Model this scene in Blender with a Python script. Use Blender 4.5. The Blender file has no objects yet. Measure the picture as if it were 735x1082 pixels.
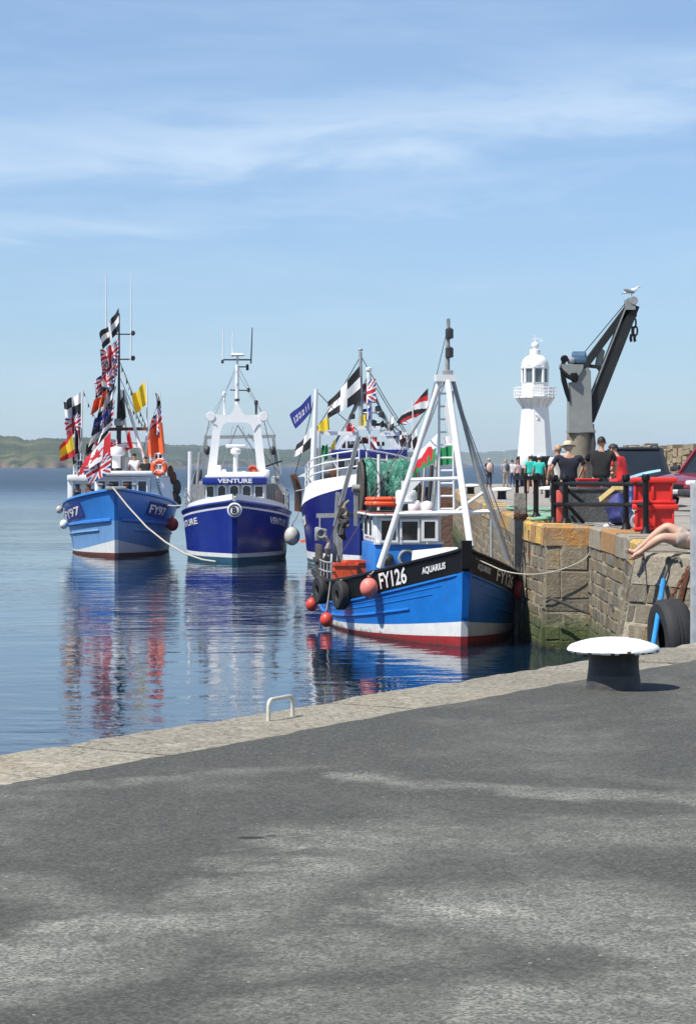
import bpy, bmesh, math, random
from mathutils import Vector, Matrix, Euler, Quaternion
R = math.radians
PI = math.pi
random.seed(7)
scene = bpy.context.scene
COL = scene.collection
CAMZ = 3.65
F = 2400.0                      # focal length in photograph pixels
PIER = 2.45
QUAY = 2.05


def W(px, py, d):
    """A point of the place that lies d metres in front of the camera."""
    return Vector(((px - 367.5) * d / F, d, CAMZ - (py - 490) * d / F))


def G(px, py, z):
    return W(px, py, F * (CAMZ - z) / (py - 490))


# ------------------------------------------------------------------ materials
MATS = {}


def mat(name, col, rough=0.5, var=0.18, scale=6.0, metal=0.0, bump=0.0, bscale=40.0, stain=None, sscale=3.0,
        sthr=0.62, stretch=1.0, coat=0.0, spec=0.5, weed=0.0):
    if name in MATS:
        return MATS[name]
    m = bpy.data.materials.new(name)
    m.use_nodes = True
    nt = m.node_tree
    N, Lk = nt.nodes, nt.links
    b = N['Principled BSDF']
    b.inputs['Roughness'].default_value = rough
    b.inputs['Metallic'].default_value = metal
    b.inputs['Specular IOR Level'].default_value = spec
    b.inputs['Coat Weight'].default_value = coat
    tc = N.new('ShaderNodeTexCoord')
    n1 = N.new('ShaderNodeTexNoise')
    n1.inputs['Scale'].default_value = scale
    n1.inputs['Detail'].default_value = 6
    n1.inputs['Roughness'].default_value = 0.65
    Lk.new(tc.outputs['Object'], n1.inputs['Vector'])
    mr = N.new('ShaderNodeMapRange')
    mr.inputs['From Min'].default_value = 0.3
    mr.inputs['From Max'].default_value = 0.7
    mr.inputs['To Min'].default_value = 1 - var
    mr.inputs['To Max'].default_value = 1 + var * 0.6
    Lk.new(n1.outputs['Fac'], mr.inputs['Value'])
    mx = N.new('ShaderNodeMix')
    mx.data_type = 'RGBA'
    mx.blend_type = 'MULTIPLY'
    mx.inputs[0].default_value = 1.0
    mx.inputs[6].default_value = (*col, 1)
    Lk.new(mr.outputs[0], mx.inputs[7])
    last = mx.outputs[2]
    if stain:
        mp = N.new('ShaderNodeMapping')
        mp.inputs['Scale'].default_value = (1, 1, 1.0 / stretch)
        Lk.new(tc.outputs['Object'], mp.inputs['Vector'])
        n2 = N.new('ShaderNodeTexNoise')
        n2.inputs['Scale'].default_value = sscale
        n2.inputs['Detail'].default_value = 8
        n2.inputs['Roughness'].default_value = 0.7
        Lk.new(mp.outputs[0], n2.inputs['Vector'])
        m2 = N.new('ShaderNodeMapRange')
        m2.inputs['From Min'].default_value = sthr
        m2.inputs['From Max'].default_value = sthr + 0.12
        Lk.new(n2.outputs['Fac'], m2.inputs['Value'])
        mx2 = N.new('ShaderNodeMix')
        mx2.data_type = 'RGBA'
        Lk.new(m2.outputs[0], mx2.inputs[0])
        Lk.new(last, mx2.inputs[6])
        mx2.inputs[7].default_value = (*stain, 1)
        last = mx2.outputs[2]
    if weed:
        # weed and scum where the hull meets the water
        sp = N.new('ShaderNodeSeparateXYZ')
        Lk.new(tc.outputs['Object'], sp.inputs[0])
        ad = N.new('ShaderNodeMath')
        ad.operation = 'MULTIPLY_ADD'
        Lk.new(n1.outputs['Fac'], ad.inputs[0])
        ad.inputs[1].default_value = -0.5
        Lk.new(sp.outputs['Z'], ad.inputs[2])
        m3 = N.new('ShaderNodeMapRange')
        m3.inputs['From Min'].default_value = weed - .25
        m3.inputs['From Max'].default_value = weed - .38
        m3.inputs['To Max'].default_value = 0.85
        Lk.new(ad.outputs[0], m3.inputs['Value'])
        mx3 = N.new('ShaderNodeMix')
        mx3.data_type = 'RGBA'
        Lk.new(m3.outputs[0], mx3.inputs[0])
        Lk.new(last, mx3.inputs[6])
        mx3.inputs[7].default_value = (0.035, 0.035, 0.018, 1)
        last = mx3.outputs[2]
    Lk.new(last, b.inputs['Base Color'])
    rr = N.new('ShaderNodeMapRange')
    rr.inputs['To Min'].default_value = max(0.02, rough - 0.12)
    rr.inputs['To Max'].default_value = min(1, rough + 0.15)
    Lk.new(n1.outputs['Fac'], rr.inputs['Value'])
    Lk.new(rr.outputs[0], b.inputs['Roughness'])
    if bump > 0:
        n3 = N.new('ShaderNodeTexNoise')
        n3.inputs['Scale'].default_value = bscale
        n3.inputs['Detail'].default_value = 5
        Lk.new(tc.outputs['Object'], n3.inputs['Vector'])
        bp = N.new('ShaderNodeBump')
        bp.inputs['Strength'].default_value = 1.0
        bp.inputs['Distance'].default_value = bump
        Lk.new(n3.outputs['Fac'], bp.inputs['Height'])
        Lk.new(bp.outputs[0], b.inputs['Normal'])
    MATS[name] = m
    return m


WHITE = mat('white paint', (0.78, 0.78, 0.76), 0.45, 0.10, 3, stain=(0.42, 0.30, 0.2), sscale=5, sthr=0.68, stretch=4)
WHITE2 = mat('clean white paint', (0.8, 0.8, 0.79), 0.4, 0.05, 3)
BLACK = mat('black paint', (0.007, 0.007, 0.008), 0.5, 0.4, 6, spec=0.25)
AQUA_BLUE = mat('bright blue hull paint', (0.006, 0.165, 0.56), 0.4, 0.16, 2.5, bump=0.006, bscale=3, coat=0.05,
                stain=(0.05, 0.075, 0.14), sscale=5, sthr=0.60, stretch=6)
AQUA_HOUSE = mat('wheelhouse blue paint', (0.012, 0.16, 0.52), 0.45, 0.2, 4)
HULLW = mat('hull white paint', (0.74, 0.74, 0.72), 0.45, 0.12, 4, stain=(0.36, 0.25, 0.15), sscale=7, sthr=0.64, stretch=7, weed=.14)
RED_AF = mat('red antifouling', (0.36, 0.02, 0.025), 0.6, 0.35, 6, weed=.10, stain=(0.2, 0.03, 0.03), sscale=6, sthr=.58)
FYBLUE = mat('azure hull paint', (0.027, 0.19, 0.57), 0.36, 0.14, 2, coat=0.1, bump=0.006, bscale=3, stain=(0.03, 0.08, 0.22), sscale=4, sthr=.62, stretch=6)
FYPALE = mat('pale azure hull paint', (0.17, 0.34, 0.60), 0.4, 0.16, 2.5, stain=(0.05, 0.15, 0.38), sscale=3, sthr=0.62, stretch=.5)  # lower hull band, a paler blue than the band above
BROWN_AF = mat('brown antifouling', (0.16, 0.035, 0.02), 0.7, 0.3, 5, weed=.10)
VBLUE = mat('royal blue hull paint', (0.006, 0.022, 0.235), 0.3, 0.16, 2, coat=0.15, bump=0.006, bscale=3, stain=(0.05, 0.045, 0.09), sscale=4.5, sthr=.65, stretch=7)
TEAL_AF = mat('teal antifouling', (0.02, 0.10, 0.16), 0.6, 0.3, 5)
CBLUE = mat('deep violet blue hull paint', (0.008, 0.012, 0.16), 0.32, 0.16, 2, coat=0.1, bump=0.006, bscale=3, stain=(0.06, 0.04, 0.07), sscale=4.5, sthr=.64, stretch=7)
GLASS = mat('dark window glass', (0.012, 0.016, 0.02), 0.06, 0.2, 2, spec=0.8)
GREYST = mat('weathered grey steel', (0.30, 0.31, 0.31), 0.5, 0.25, 6, stain=(0.2, 0.09, 0.04), sscale=6, sthr=0.66, stretch=2)
GALV = mat('galvanised steel', (0.36, 0.38, 0.39), 0.55, 0.25, 9, metal=0.1, stain=(0.24, 0.22, 0.19), sscale=5, sthr=.58, stretch=4)
DARKST = mat('dark steel', (0.035, 0.036, 0.038), 0.45, 0.3, 8)
RUST = mat('rusty steel', (0.17, 0.065, 0.03), 0.85, 0.5, 9, bump=0.01, stain=(0.05, 0.03, 0.025), sscale=8, sthr=0.55)
RUBBER = mat('tyre rubber', (0.018, 0.018, 0.019), 0.75, 0.3, 10, bump=0.004)
REDBUOY = mat('red buoy vinyl', (0.62, 0.06, 0.035), 0.45, 0.15, 5, stain=(0.3, 0.05, 0.04), sthr=0.66)
PINKBUOY = mat('faded pink buoy vinyl', (0.78, 0.20, 0.16), 0.5, 0.15, 5, stain=(0.55, 0.3, 0.25), sthr=0.62)
GREYBUOY = mat('grey buoy vinyl', (0.45, 0.44, 0.40), 0.5, 0.2, 5, stain=(0.25, 0.24, 0.2), sthr=0.6)
ORANGE = mat('orange plastic', (0.75, 0.09, 0.02), 0.45, 0.2, 6)
NET = mat('green trawl net', (0.035, 0.20, 0.135), 0.9, 0.7, 9, bump=0.07, bscale=26, stain=(0.16, 0.38, 0.29), sscale=9, sthr=0.50, stretch=6)
NETROPE = mat('tangled grey rope', (0.28, 0.25, 0.20), 0.9, 0.4, 12, bump=0.02)
ROPE = mat('pale rope', (0.44, 0.41, 0.34), 0.85, 0.2, 30, bump=0.005)
DROPE = mat('dark rope', (0.05, 0.045, 0.04), 0.9, 0.3, 30)
GROPE = mat('green rope', (0.16, 0.34, 0.24), 0.9, 0.35, 20)
BROPE = mat('blue pipe plastic', (0.02, 0.22, 0.55), 0.5, 0.2, 10)
TIMBER = mat('grey weathered timber', (0.24, 0.22, 0.19), 0.85, 0.35, 5, bump=0.02, bscale=14, stain=(0.09, 0.08, 0.07), sscale=4, sthr=0.56, stretch=6)
DTIMBER = mat('dark wet timber', (0.07, 0.06, 0.05), 0.8, 0.4, 5, bump=0.02, bscale=14)
DECK = mat('painted deck', (0.22, 0.24, 0.25), 0.7, 0.3, 4)
DECKRED = mat('dull red roof paint', (0.25, 0.06, 0.05), 0.7, 0.3, 4)
FLAGW = mat('white bunting cloth', (0.75, 0.75, 0.75), 0.85, 0.12, 4)
FLAGK = mat('black bunting cloth', (0.012, 0.012, 0.014), 0.85, 0.3, 4)
FLAGR = mat('red bunting cloth', (0.55, 0.02, 0.03), 0.85, 0.15, 4)
FLAGB = mat('navy bunting cloth', (0.02, 0.035, 0.23), 0.85, 0.15, 4)
FLAGY = mat('yellow bunting cloth', (0.72, 0.53, 0.02), 0.85, 0.15, 4)
FLAGO = mat('orange bunting cloth', (0.75, 0.13, 0.03), 0.85, 0.15, 4)
FLAGG = mat('green bunting cloth', (0.01, 0.24, 0.08), 0.85, 0.15, 4)


# ------------------------------------------------------------------ mesh builder
class MB:
    def __init__(self):
        self.v, self.f, self.m = [], [], []
        self.tint = None

    def face(self, idx, m=0):
        self.f.append(tuple(idx))
        self.m.append(m)

    def box(self, c, s, m=0, rot=None, bev=0.0):
        c = Vector(c)
        q = Euler(rot).to_matrix() if rot is not None and not isinstance(rot, Matrix) else rot
        hx, hy, hz = s[0] / 2, s[1] / 2, s[2] / 2
        if bev <= 0:
            pts = [(-hx, -hy, -hz), (hx, -hy, -hz), (hx, hy, -hz), (-hx, hy, -hz),
                   (-hx, -hy, hz), (hx, -hy, hz), (hx, hy, hz), (-hx, hy, hz)]
            fs = [(3, 2, 1, 0), (4, 5, 6, 7), (0, 1, 5, 4), (1, 2, 6, 5), (2, 3, 7, 6), (3, 0, 4, 7)]
        else:
            bm = bmesh.new()
            bmesh.ops.create_cube(bm, size=1)
            for v in bm.verts:
                v.co = Vector((v.co.x * s[0], v.co.y * s[1], v.co.z * s[2]))
            bmesh.ops.bevel(bm, geom=bm.edges[:], offset=min(bev, hx * .9, hy * .9, hz * .9), segments=2, affect='EDGES', profile=0.5)
            bm.verts.index_update()
            pts = [tuple(v.co) for v in bm.verts]
            fs = [tuple(v.index for v in f.verts) for f in bm.faces]
            bm.free()
        o = len(self.v)
        for p in pts:
            p = Vector(p)
            if q is not None:
                p = q @ p
            self.v.append(p + c)
        for f in fs:
            self.face([i + o for i in f], m)
        return self

    def hexa(self, p, m=0):
        """eight corners: bottom four then top four"""
        o = len(self.v)
        self.v += [Vector(x) for x in p]
        for f in [(3, 2, 1, 0), (4, 5, 6, 7), (0, 1, 5, 4), (1, 2, 6, 5), (2, 3, 7, 6), (3, 0, 4, 7)]:
            self.face([i + o for i in f], m)
        return self

    def tube(self, pts, r, n=8, m=0, cap=True, closed=False):
        pts = [Vector(p) for p in pts]
        k = len(pts)
        rs = r if isinstance(r, (list, tuple)) else [r] * k
        up = None
        o = len(self.v)
        for i, p in enumerate(pts):
            if closed:
                t = pts[(i + 1) % k] - pts[i - 1]
            else:
                t = pts[min(i + 1, k - 1)] - pts[max(i - 1, 0)]
            t.normalize()
            if up is None:
                a = Vector((0, 0, 1)) if abs(t.z) < 0.9 else Vector((1, 0, 0))
                up = (a - t * a.dot(t)).normalized()
            else:
                up = (up - t * up.dot(t))
                up = up.normalized() if up.length > 1e-6 else t.orthogonal().normalized()
            sd = t.cross(up)
            for j in range(n):
                a = 2 * PI * j / n
                self.v.append(p + (up * math.cos(a) + sd * math.sin(a)) * rs[i])
        rng = k if closed else k - 1
        for i in range(rng):
            i2 = (i + 1) % k
            for j in range(n):
                j2 = (j + 1) % n
                self.face((o + i * n + j, o + i * n + j2, o + i2 * n + j2, o + i2 * n + j), m)
        if cap and not closed:
            self.face([o + j for j in range(n)][::-1], m)
            self.face([o + (k - 1) * n + j for j in range(n)], m)
        return self

    def bar(self, a, b, w, h, m=0):
        """rectangular bar a->b"""
        a, b = Vector(a), Vector(b)
        t = (b - a).normalized()
        x = Vector((0, 0, 1)) if abs(t.z) < 0.95 else Vector((0, 1, 0))
        u = t.cross(x).normalized()
        w2 = u.cross(t).normalized()
        p = []
        for q in (a, b):
            p += [q - u * w / 2 - w2 * h / 2, q + u * w / 2 - w2 * h / 2, q + u * w / 2 + w2 * h / 2, q - u * w / 2 + w2 * h / 2]
        return self.hexa(p, m)

    def lathe(self, prof, c=(0, 0, 0), n=24, m=0, axis=None, rot0=0.0, mf=None):
        c = Vector(c)
        q = Vector((0, 0, 1)).rotation_difference(Vector(axis).normalized()).to_matrix() if axis is not None else None
        o = len(self.v)
        for (r, z) in prof:
            for j in range(n):
                a = 2 * PI * j / n + rot0
                p = Vector((r * math.cos(a), r * math.sin(a), z))
                self.v.append((q @ p if q else p) + c)
        for i in range(len(prof) - 1):
            for j in range(n):
                j2 = (j + 1) % n
                self.face((o + i * n + j, o + i * n + j2, o + (i + 1) * n + j2, o + (i + 1) * n + j), mf[i] if mf else m)
        if prof[0][0] > 1e-5:
            self.face([o + j for j in range(n)][::-1], mf[0] if mf else m)
        if prof[-1][0] > 1e-5:
            self.face([o + (len(prof) - 1) * n + j for j in range(n)], mf[-1] if mf else m)
        return self

    def ball(self, c, r, m=0, n=16, k=10, sc=(1, 1, 1), rot=None):
        c = Vector(c)
        q = Euler(rot).to_matrix() if rot else None
        o = len(self.v)
        for i in range(k + 1):
            th = PI * i / k
            for j in range(n):
                a = 2 * PI * j / n
                p = Vector((r * sc[0] * math.sin(th) * math.cos(a), r * sc[1] * math.sin(th) * math.sin(a), -r * sc[2] * math.cos(th)))
                self.v.append((q @ p if q else p) + c)
        for i in range(k):
            for j in range(n):
                j2 = (j + 1) % n
                self.face((o + i * n + j, o + i * n + j2, o + (i + 1) * n + j2, o + (i + 1) * n + j), m)
        return self

    def torus(self, c, R1, r, axis=(0, 0, 1), n=28, k=12, m=0, flat=1.0):
        c = Vector(c)
        q = Vector((0, 0, 1)).rotation_difference(Vector(axis).normalized()).to_matrix()
        o = len(self.v)
        for i in range(n):
            a = 2 * PI * i / n
            for j in range(k):
                b = 2 * PI * j / k
                rr = R1 + r * math.cos(b)
                self.v.append(q @ Vector((rr * math.cos(a), rr * math.sin(a), r * flat * math.sin(b))) + c)
        for i in range(n):
            for j in range(k):
                self.face((o + i * k + j, o + ((i + 1) % n) * k + j, o + ((i + 1) % n) * k + (j + 1) % k, o + i * k + (j + 1) % k), m)
        return self

    def prism(self, poly, vec, m=0):
        """poly of 3D points extruded by vec"""
        o = len(self.v)
        n = len(poly)
        vec = Vector(vec)
        self.v += [Vector(p) for p in poly] + [Vector(p) + vec for p in poly]
        self.face([o + i for i in range(n)][::-1], m)
        self.face([o + n + i for i in range(n)], m)
        for i in range(n):
            j = (i + 1) % n
            self.face((o + i, o + j, o + n + j, o + n + i), m)
        return self

    def build(self, name, mats, parent=None, smooth=30, fixn=True):
        me = bpy.data.meshes.new(name)
        me.from_pydata([tuple(v) for v in self.v], [], self.f)
        if not isinstance(mats, (list, tuple)):
            mats = [mats]
        for m in mats:
            me.materials.append(m)
        me.polygons.foreach_set('material_index', self.m)
        if self.tint:
            at = me.color_attributes.new('tint', 'FLOAT_COLOR', 'CORNER')
            k = 0
            for pi_, p in enumerate(me.polygons):
                for _ in p.loop_indices:
                    at.data[k].color = self.tint[pi_]
                    k += 1
        if fixn:
            bm = bmesh.new()
            bm.from_mesh(me)
            bmesh.ops.recalc_face_normals(bm, faces=bm.faces[:])
            bm.to_mesh(me)
            bm.free()
        if smooth:
            me.shade_smooth()
            me.set_sharp_from_angle(angle=R(smooth))
        me.update()
        o = bpy.data.objects.new(name, me)
        COL.objects.link(o)
        if parent is not None:
            o.parent = parent
        return o


def tag(o, label=None, cat=None, group=None, kind=None):
    if label:
        o['label'] = label
    if cat:
        o['category'] = cat
    if group:
        o['group'] = group
    if kind:
        o['kind'] = kind
    return o


def empty(name, loc=(0, 0, 0), rz=0.0):
    o = bpy.data.objects.new(name, None)
    o.empty_display_size = 0.2
    o.location = loc
    o.rotation_euler = (0, 0, rz)
    COL.objects.link(o)
    return o


def copy_tree(o, parent=None):
    c = o.copy()
    COL.objects.link(c)
    if parent is not None:
        c.parent = parent
    for ch in list(o.children):
        copy_tree(ch, c)
    return c


def centre(o):
    """move a single-mesh thing's origin to its base without moving the shape"""
    me = o.data
    xs = [v.co.x for v in me.vertices]
    ys = [v.co.y for v in me.vertices]
    zs = [v.co.z for v in me.vertices]
    c = Vector(((min(xs) + max(xs)) / 2, (min(ys) + max(ys)) / 2, min(zs)))
    me.transform(Matrix.Translation(-c))
    o.location = c
    return o


def text_tris(s, bold=0.0):
    """triangles of a line of lettering, scaled to cap height 1; returns verts, faces, width"""
    cu = bpy.data.curves.new('lettering', 'FONT')
    cu.body = s
    cu.size = 1.0
    cu.offset = bold
    ob = bpy.data.objects.new('lettering', cu)
    COL.objects.link(ob)
    dg = bpy.context.evaluated_depsgraph_get()
    me = bpy.data.meshes.new_from_object(ob.evaluated_get(dg))
    vs = [v.co.copy() for v in me.vertices]
    fs = [tuple(p.vertices) for p in me.polygons]
    bpy.data.objects.remove(ob)
    bpy.data.curves.remove(cu)
    bpy.data.meshes.remove(me)
    x0 = min(v.x for v in vs)
    x1 = max(v.x for v in vs)
    y0 = min(v.y for v in vs)
    y1 = max(v.y for v in vs)
    h = y1 - y0
    return [((v.x - x0) / h, (v.y - y0) / h) for v in vs], fs, (x1 - x0) / h


# ------------------------------------------------------------------ camera, light, sky
SUN_EL, SUN_A = R(57), R(33)
sun_dir = Vector((-math.cos(SUN_EL) * math.cos(SUN_A), -math.cos(SUN_EL) * math.sin(SUN_A), math.sin(SUN_EL)))


def setup():
    cam = bpy.data.cameras.new('camera')
    cam.sensor_fit = 'HORIZONTAL'
    cam.sensor_width = 36
    cam.lens = 36 * F / 735
    cam.shift_y = -51.0 / 735
    cam.clip_start = 0.1
    cam.clip_end = 40000
    co = bpy.data.objects.new('camera', cam)
    COL.objects.link(co)
    co.location = (0, 0, CAMZ)
    co.rotation_euler = (R(90), 0, 0)
    scene.camera = co
    sl = bpy.data.lights.new('sun', 'SUN')
    sl.energy = 5.0
    sl.angle = R(0.5)
    sl.color = (1.0, 0.95, 0.87)
    so = bpy.data.objects.new('sun', sl)
    COL.objects.link(so)
    so.rotation_euler = sun_dir.to_track_quat('Z', 'Y').to_euler()
    so.location = (-30, -20, 60)
    w = bpy.data.worlds.new('World')
    scene.world = w
    w.use_nodes = True
    nt = w.node_tree
    N, Lk = nt.nodes, nt.links
    bg = N['Background']
    sky = N.new('ShaderNodeTexSky')
    sky.sky_type = 'NISHITA'
    sky.sun_disc = False
    sky.sun_elevation = SUN_EL
    sky.sun_rotation = math.atan2(sun_dir.x, sun_dir.y)
    sky.altitude = 0
    sky.air_density = 1.0
    sky.dust_density = 0.1
    sky.ozone_density = 3.0
    tc = N.new('ShaderNodeTexCoord')
    sep = N.new('ShaderNodeSeparateXYZ')
    Lk.new(tc.outputs['Generated'], sep.inputs[0])
    # thin high cloud: streaks on a plane far overhead (direction divided by its height)
    add = N.new('ShaderNodeMath')
    add.operation = 'MAXIMUM'
    add.inputs[1].default_value = 0.02
    Lk.new(sep.outputs['Z'], add.inputs[0])

    def layer(sx, sz, off, lo, hi, amt, rough=0.55, tilt=0.0, dist=0.4):
        mp = N.new('ShaderNodeMapping')
        mp.inputs['Scale'].default_value = (sx, sx, sz)
        mp.inputs['Location'].default_value = off
        mp.inputs['Rotation'].default_value = (0, tilt, 0)
        Lk.new(tc.outputs['Generated'], mp.inputs['Vector'])
        n = N.new('ShaderNodeTexNoise')
        n.inputs['Scale'].default_value = 1.0
        n.inputs['Detail'].default_value = 9
        n.inputs['Roughness'].default_value = rough
        n.inputs['Distortion'].default_value = dist
        Lk.new(mp.outputs[0], n.inputs['Vector'])
        mr = N.new('ShaderNodeMapRange')
        mr.interpolation_type = 'SMOOTHSTEP'
        mr.inputs['From Min'].default_value = lo
        mr.inputs['From Max'].default_value = hi
        mr.inputs['To Max'].default_value = amt
        Lk.new(n.outputs['Fac'], mr.inputs['Value'])
        return mr.outputs[0]
    l1 = layer(3.2, 27, (0.9, 0.2, -5.2), 0.44, 0.80, 0.22, 0.5, R(-9))
    l2 = layer(11, 60, (3.1, 0.7, 1.2), 0.42, 0.80, 0.10, 0.6, R(-9), 0.8)
    # one broad wisp of cirrus rising to the right, and a fainter one below it
    def mth(op, x, y=None, z=None):
        n = N.new('ShaderNodeMath')
        n.operation = op
        for i, q in enumerate((x, y, z)):
            if q is None:
                continue
            if isinstance(q, (int, float)):
                n.inputs[i].default_value = q
            else:
                Lk.new(q, n.inputs[i])
        return n.outputs[0]

    def wisp(z0, slope, half, x0, x1, amt, off):
        mp = N.new('ShaderNodeMapping')
        mp.inputs['Scale'].default_value = (9, 9, 42)
        mp.inputs['Rotation'].default_value = (0, R(-7), 0)
        mp.inputs['Location'].default_value = (off, off * 2, 0)
        Lk.new(tc.outputs['Generated'], mp.inputs['Vector'])
        n = N.new('ShaderNodeTexNoise')
        n.inputs['Scale'].default_value = 1.0
        n.inputs['Detail'].default_value = 9
        n.inputs['Roughness'].default_value = 0.6
        n.inputs['Distortion'].default_value = 0.6
        Lk.new(mp.outputs[0], n.inputs['Vector'])
        s = mth('SUBTRACT', sep.outputs['Z'], mth('MULTIPLY_ADD', sep.outputs['X'], slope, z0))
        s = mth('ADD', s, mth('MULTIPLY_ADD', n.outputs['Fac'], 0.06, -0.03))
        mr = N.new('ShaderNodeMapRange')
        mr.interpolation_type = 'SMOOTHERSTEP'
        mr.inputs['From Min'].default_value = half
        mr.inputs['From Max'].default_value = 0.0
        mr.inputs['To Max'].default_value = amt
        Lk.new(mth('ABSOLUTE', s), mr.inputs['Value'])
        mq = N.new('ShaderNodeMapRange')
        mq.interpolation_type = 'SMOOTHSTEP'
        mq.inputs['From Min'].default_value = x1
        mq.inputs['From Max'].default_value = x0
        Lk.new(sep.outputs['X'], mq.inputs['Value'])
        mn = N.new('ShaderNodeMapRange')
        mn.inputs['From Min'].default_value = 0.35
        mn.inputs['From Max'].default_value = 0.6
        mn.inputs['To Min'].default_value = 0.35
        Lk.new(n.outputs['Fac'], mn.inputs['Value'])
        return mth('MULTIPLY', mth('MULTIPLY', mr.outputs[0], mq.outputs[0]), mn.outputs[0])
    w1 = wisp(0.145, 0.115, 0.026, 0.10, 0.32, 0.50, 1.3)
    w2 = wisp(0.106, 0.05, 0.011, -0.11, -0.02, 0.28, 4.1)
    w3 = wisp(0.118, 0.10, 0.010, 0.0, 0.3, 0.16, 7.7)
    l1 = mth('ADD', l1, mth('ADD', w1, mth('ADD', w2, w3)))
    l1 = mth('ADD', l1, 0.12)
    sm = N.new('ShaderNodeMath')
    sm.operation = 'ADD'
    sm.use_clamp = True
    Lk.new(l1, sm.inputs[0])
    Lk.new(l2, sm.inputs[1])
    # pale veil: a long band of cirrus
    mx = N.new('ShaderNodeMix')
    mx.data_type = 'RGBA'
    Lk.new(sm.outputs[0], mx.inputs[0])
    wb = N.new('ShaderNodeMix')
    wb.data_type = 'RGBA'
    wb.blend_type = 'MULTIPLY'
    wb.inputs[0].default_value = 1
    gr = N.new('ShaderNodeMapRange')                        # thinner, clearer air low over the sea than the model's
    gr.inputs['From Min'].default_value = 0.0
    gr.inputs['From Max'].default_value = 0.2
    Lk.new(sep.outputs['Z'], gr.inputs['Value'])
    gm = N.new('ShaderNodeMix')
    gm.data_type = 'RGBA'
    gm.inputs[6].default_value = (0.67, 0.89, 1.22, 1)
    gm.inputs[7].default_value = (1.05, 1.17, 1.34, 1)
    Lk.new(gr.outputs[0], gm.inputs[0])
    Lk.new(gm.outputs[2], wb.inputs[7])
    Lk.new(sky.outputs[0], wb.inputs[6])
    Lk.new(wb.outputs[2], mx.inputs[6])
    mx.inputs[7].default_value = (7.2, 8.8, 10.6, 1)
    Lk.new(mx.outputs[2], bg.inputs['Color'])
    bg.inputs['Strength'].default_value = 0.073
    vs = scene.view_settings
    vs.view_transform = 'Standard'
    vs.look = 'None'
    vs.gamma = 1
    vs.use_curve_mapping = False
    vs.exposure = 0.45
    c = scene.cycles
    c.use_denoising = True
    c.max_bounces = 8
    c.glossy_bounces = 4
    c.transmission_bounces = 4
    c.volume_bounces = 1
    c.caustics_reflective = False
    c.caustics_refractive = False
    c.sample_clamp_indirect = 6


setup()
# ------------------------------------------------------------------ setting: water, quay, pier, hills
def nodes_mat(name):
    m = bpy.data.materials.new(name)
    m.use_nodes = True
    return m, m.node_tree.nodes, m.node_tree.links, m.node_tree.nodes['Principled BSDF']


def noise(N, Lk, vec, scale, detail=6, rough=0.6, dist=0.0):
    n = N.new('ShaderNodeTexNoise')
    n.inputs['Scale'].default_value = scale
    n.inputs['Detail'].default_value = detail
    n.inputs['Roughness'].default_value = rough
    n.inputs['Distortion'].default_value = dist
    Lk.new(vec, n.inputs['Vector'])
    return n.outputs['Fac']


def mapr(N, Lk, val, a, b, c=0.0, d=1.0, smooth=False):
    n = N.new('ShaderNodeMapRange')
    if smooth:
        n.interpolation_type = 'SMOOTHSTEP'
    n.inputs['From Min'].default_value = a
    n.inputs['From Max'].default_value = b
    n.inputs['To Min'].default_value = c
    n.inputs['To Max'].default_value = d
    Lk.new(val, n.inputs['Value'])
    return n.outputs[0]


def mixc(N, Lk, fac, a, b, mode='MIX'):
    n = N.new('ShaderNodeMix')
    n.data_type = 'RGBA'
    n.blend_type = mode
    if isinstance(fac, (int, float)):
        n.inputs[0].default_value = fac
    else:
        Lk.new(fac, n.inputs[0])
    for sock, x in ((6, a), (7, b)):
        if isinstance(x, tuple):
            n.inputs[sock].default_value = (*x, 1)
        else:
            Lk.new(x, n.inputs[sock])
    return n.outputs[2]


def math_(N, Lk, op, a, b=None):
    n = N.new('ShaderNodeMath')
    n.operation = op
    for i, x in enumerate((a, b)):
        if x is None:
            continue
        if isinstance(x, (int, float)):
            n.inputs[i].default_value = x
        else:
            Lk.new(x, n.inputs[i])
    return n.outputs[0]


def bumpn(N, Lk, h, dist, b, prev=None):
    bp = N.new('ShaderNodeBump')
    bp.inputs['Strength'].default_value = 1
    bp.inputs['Distance'].default_value = dist
    Lk.new(h, bp.inputs['Height'])
    if prev is not None:
        Lk.new(prev, bp.inputs['Normal'])
    if b is not None:
        Lk.new(bp.outputs[0], b.inputs['Normal'])
    return bp.outputs[0]


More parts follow.
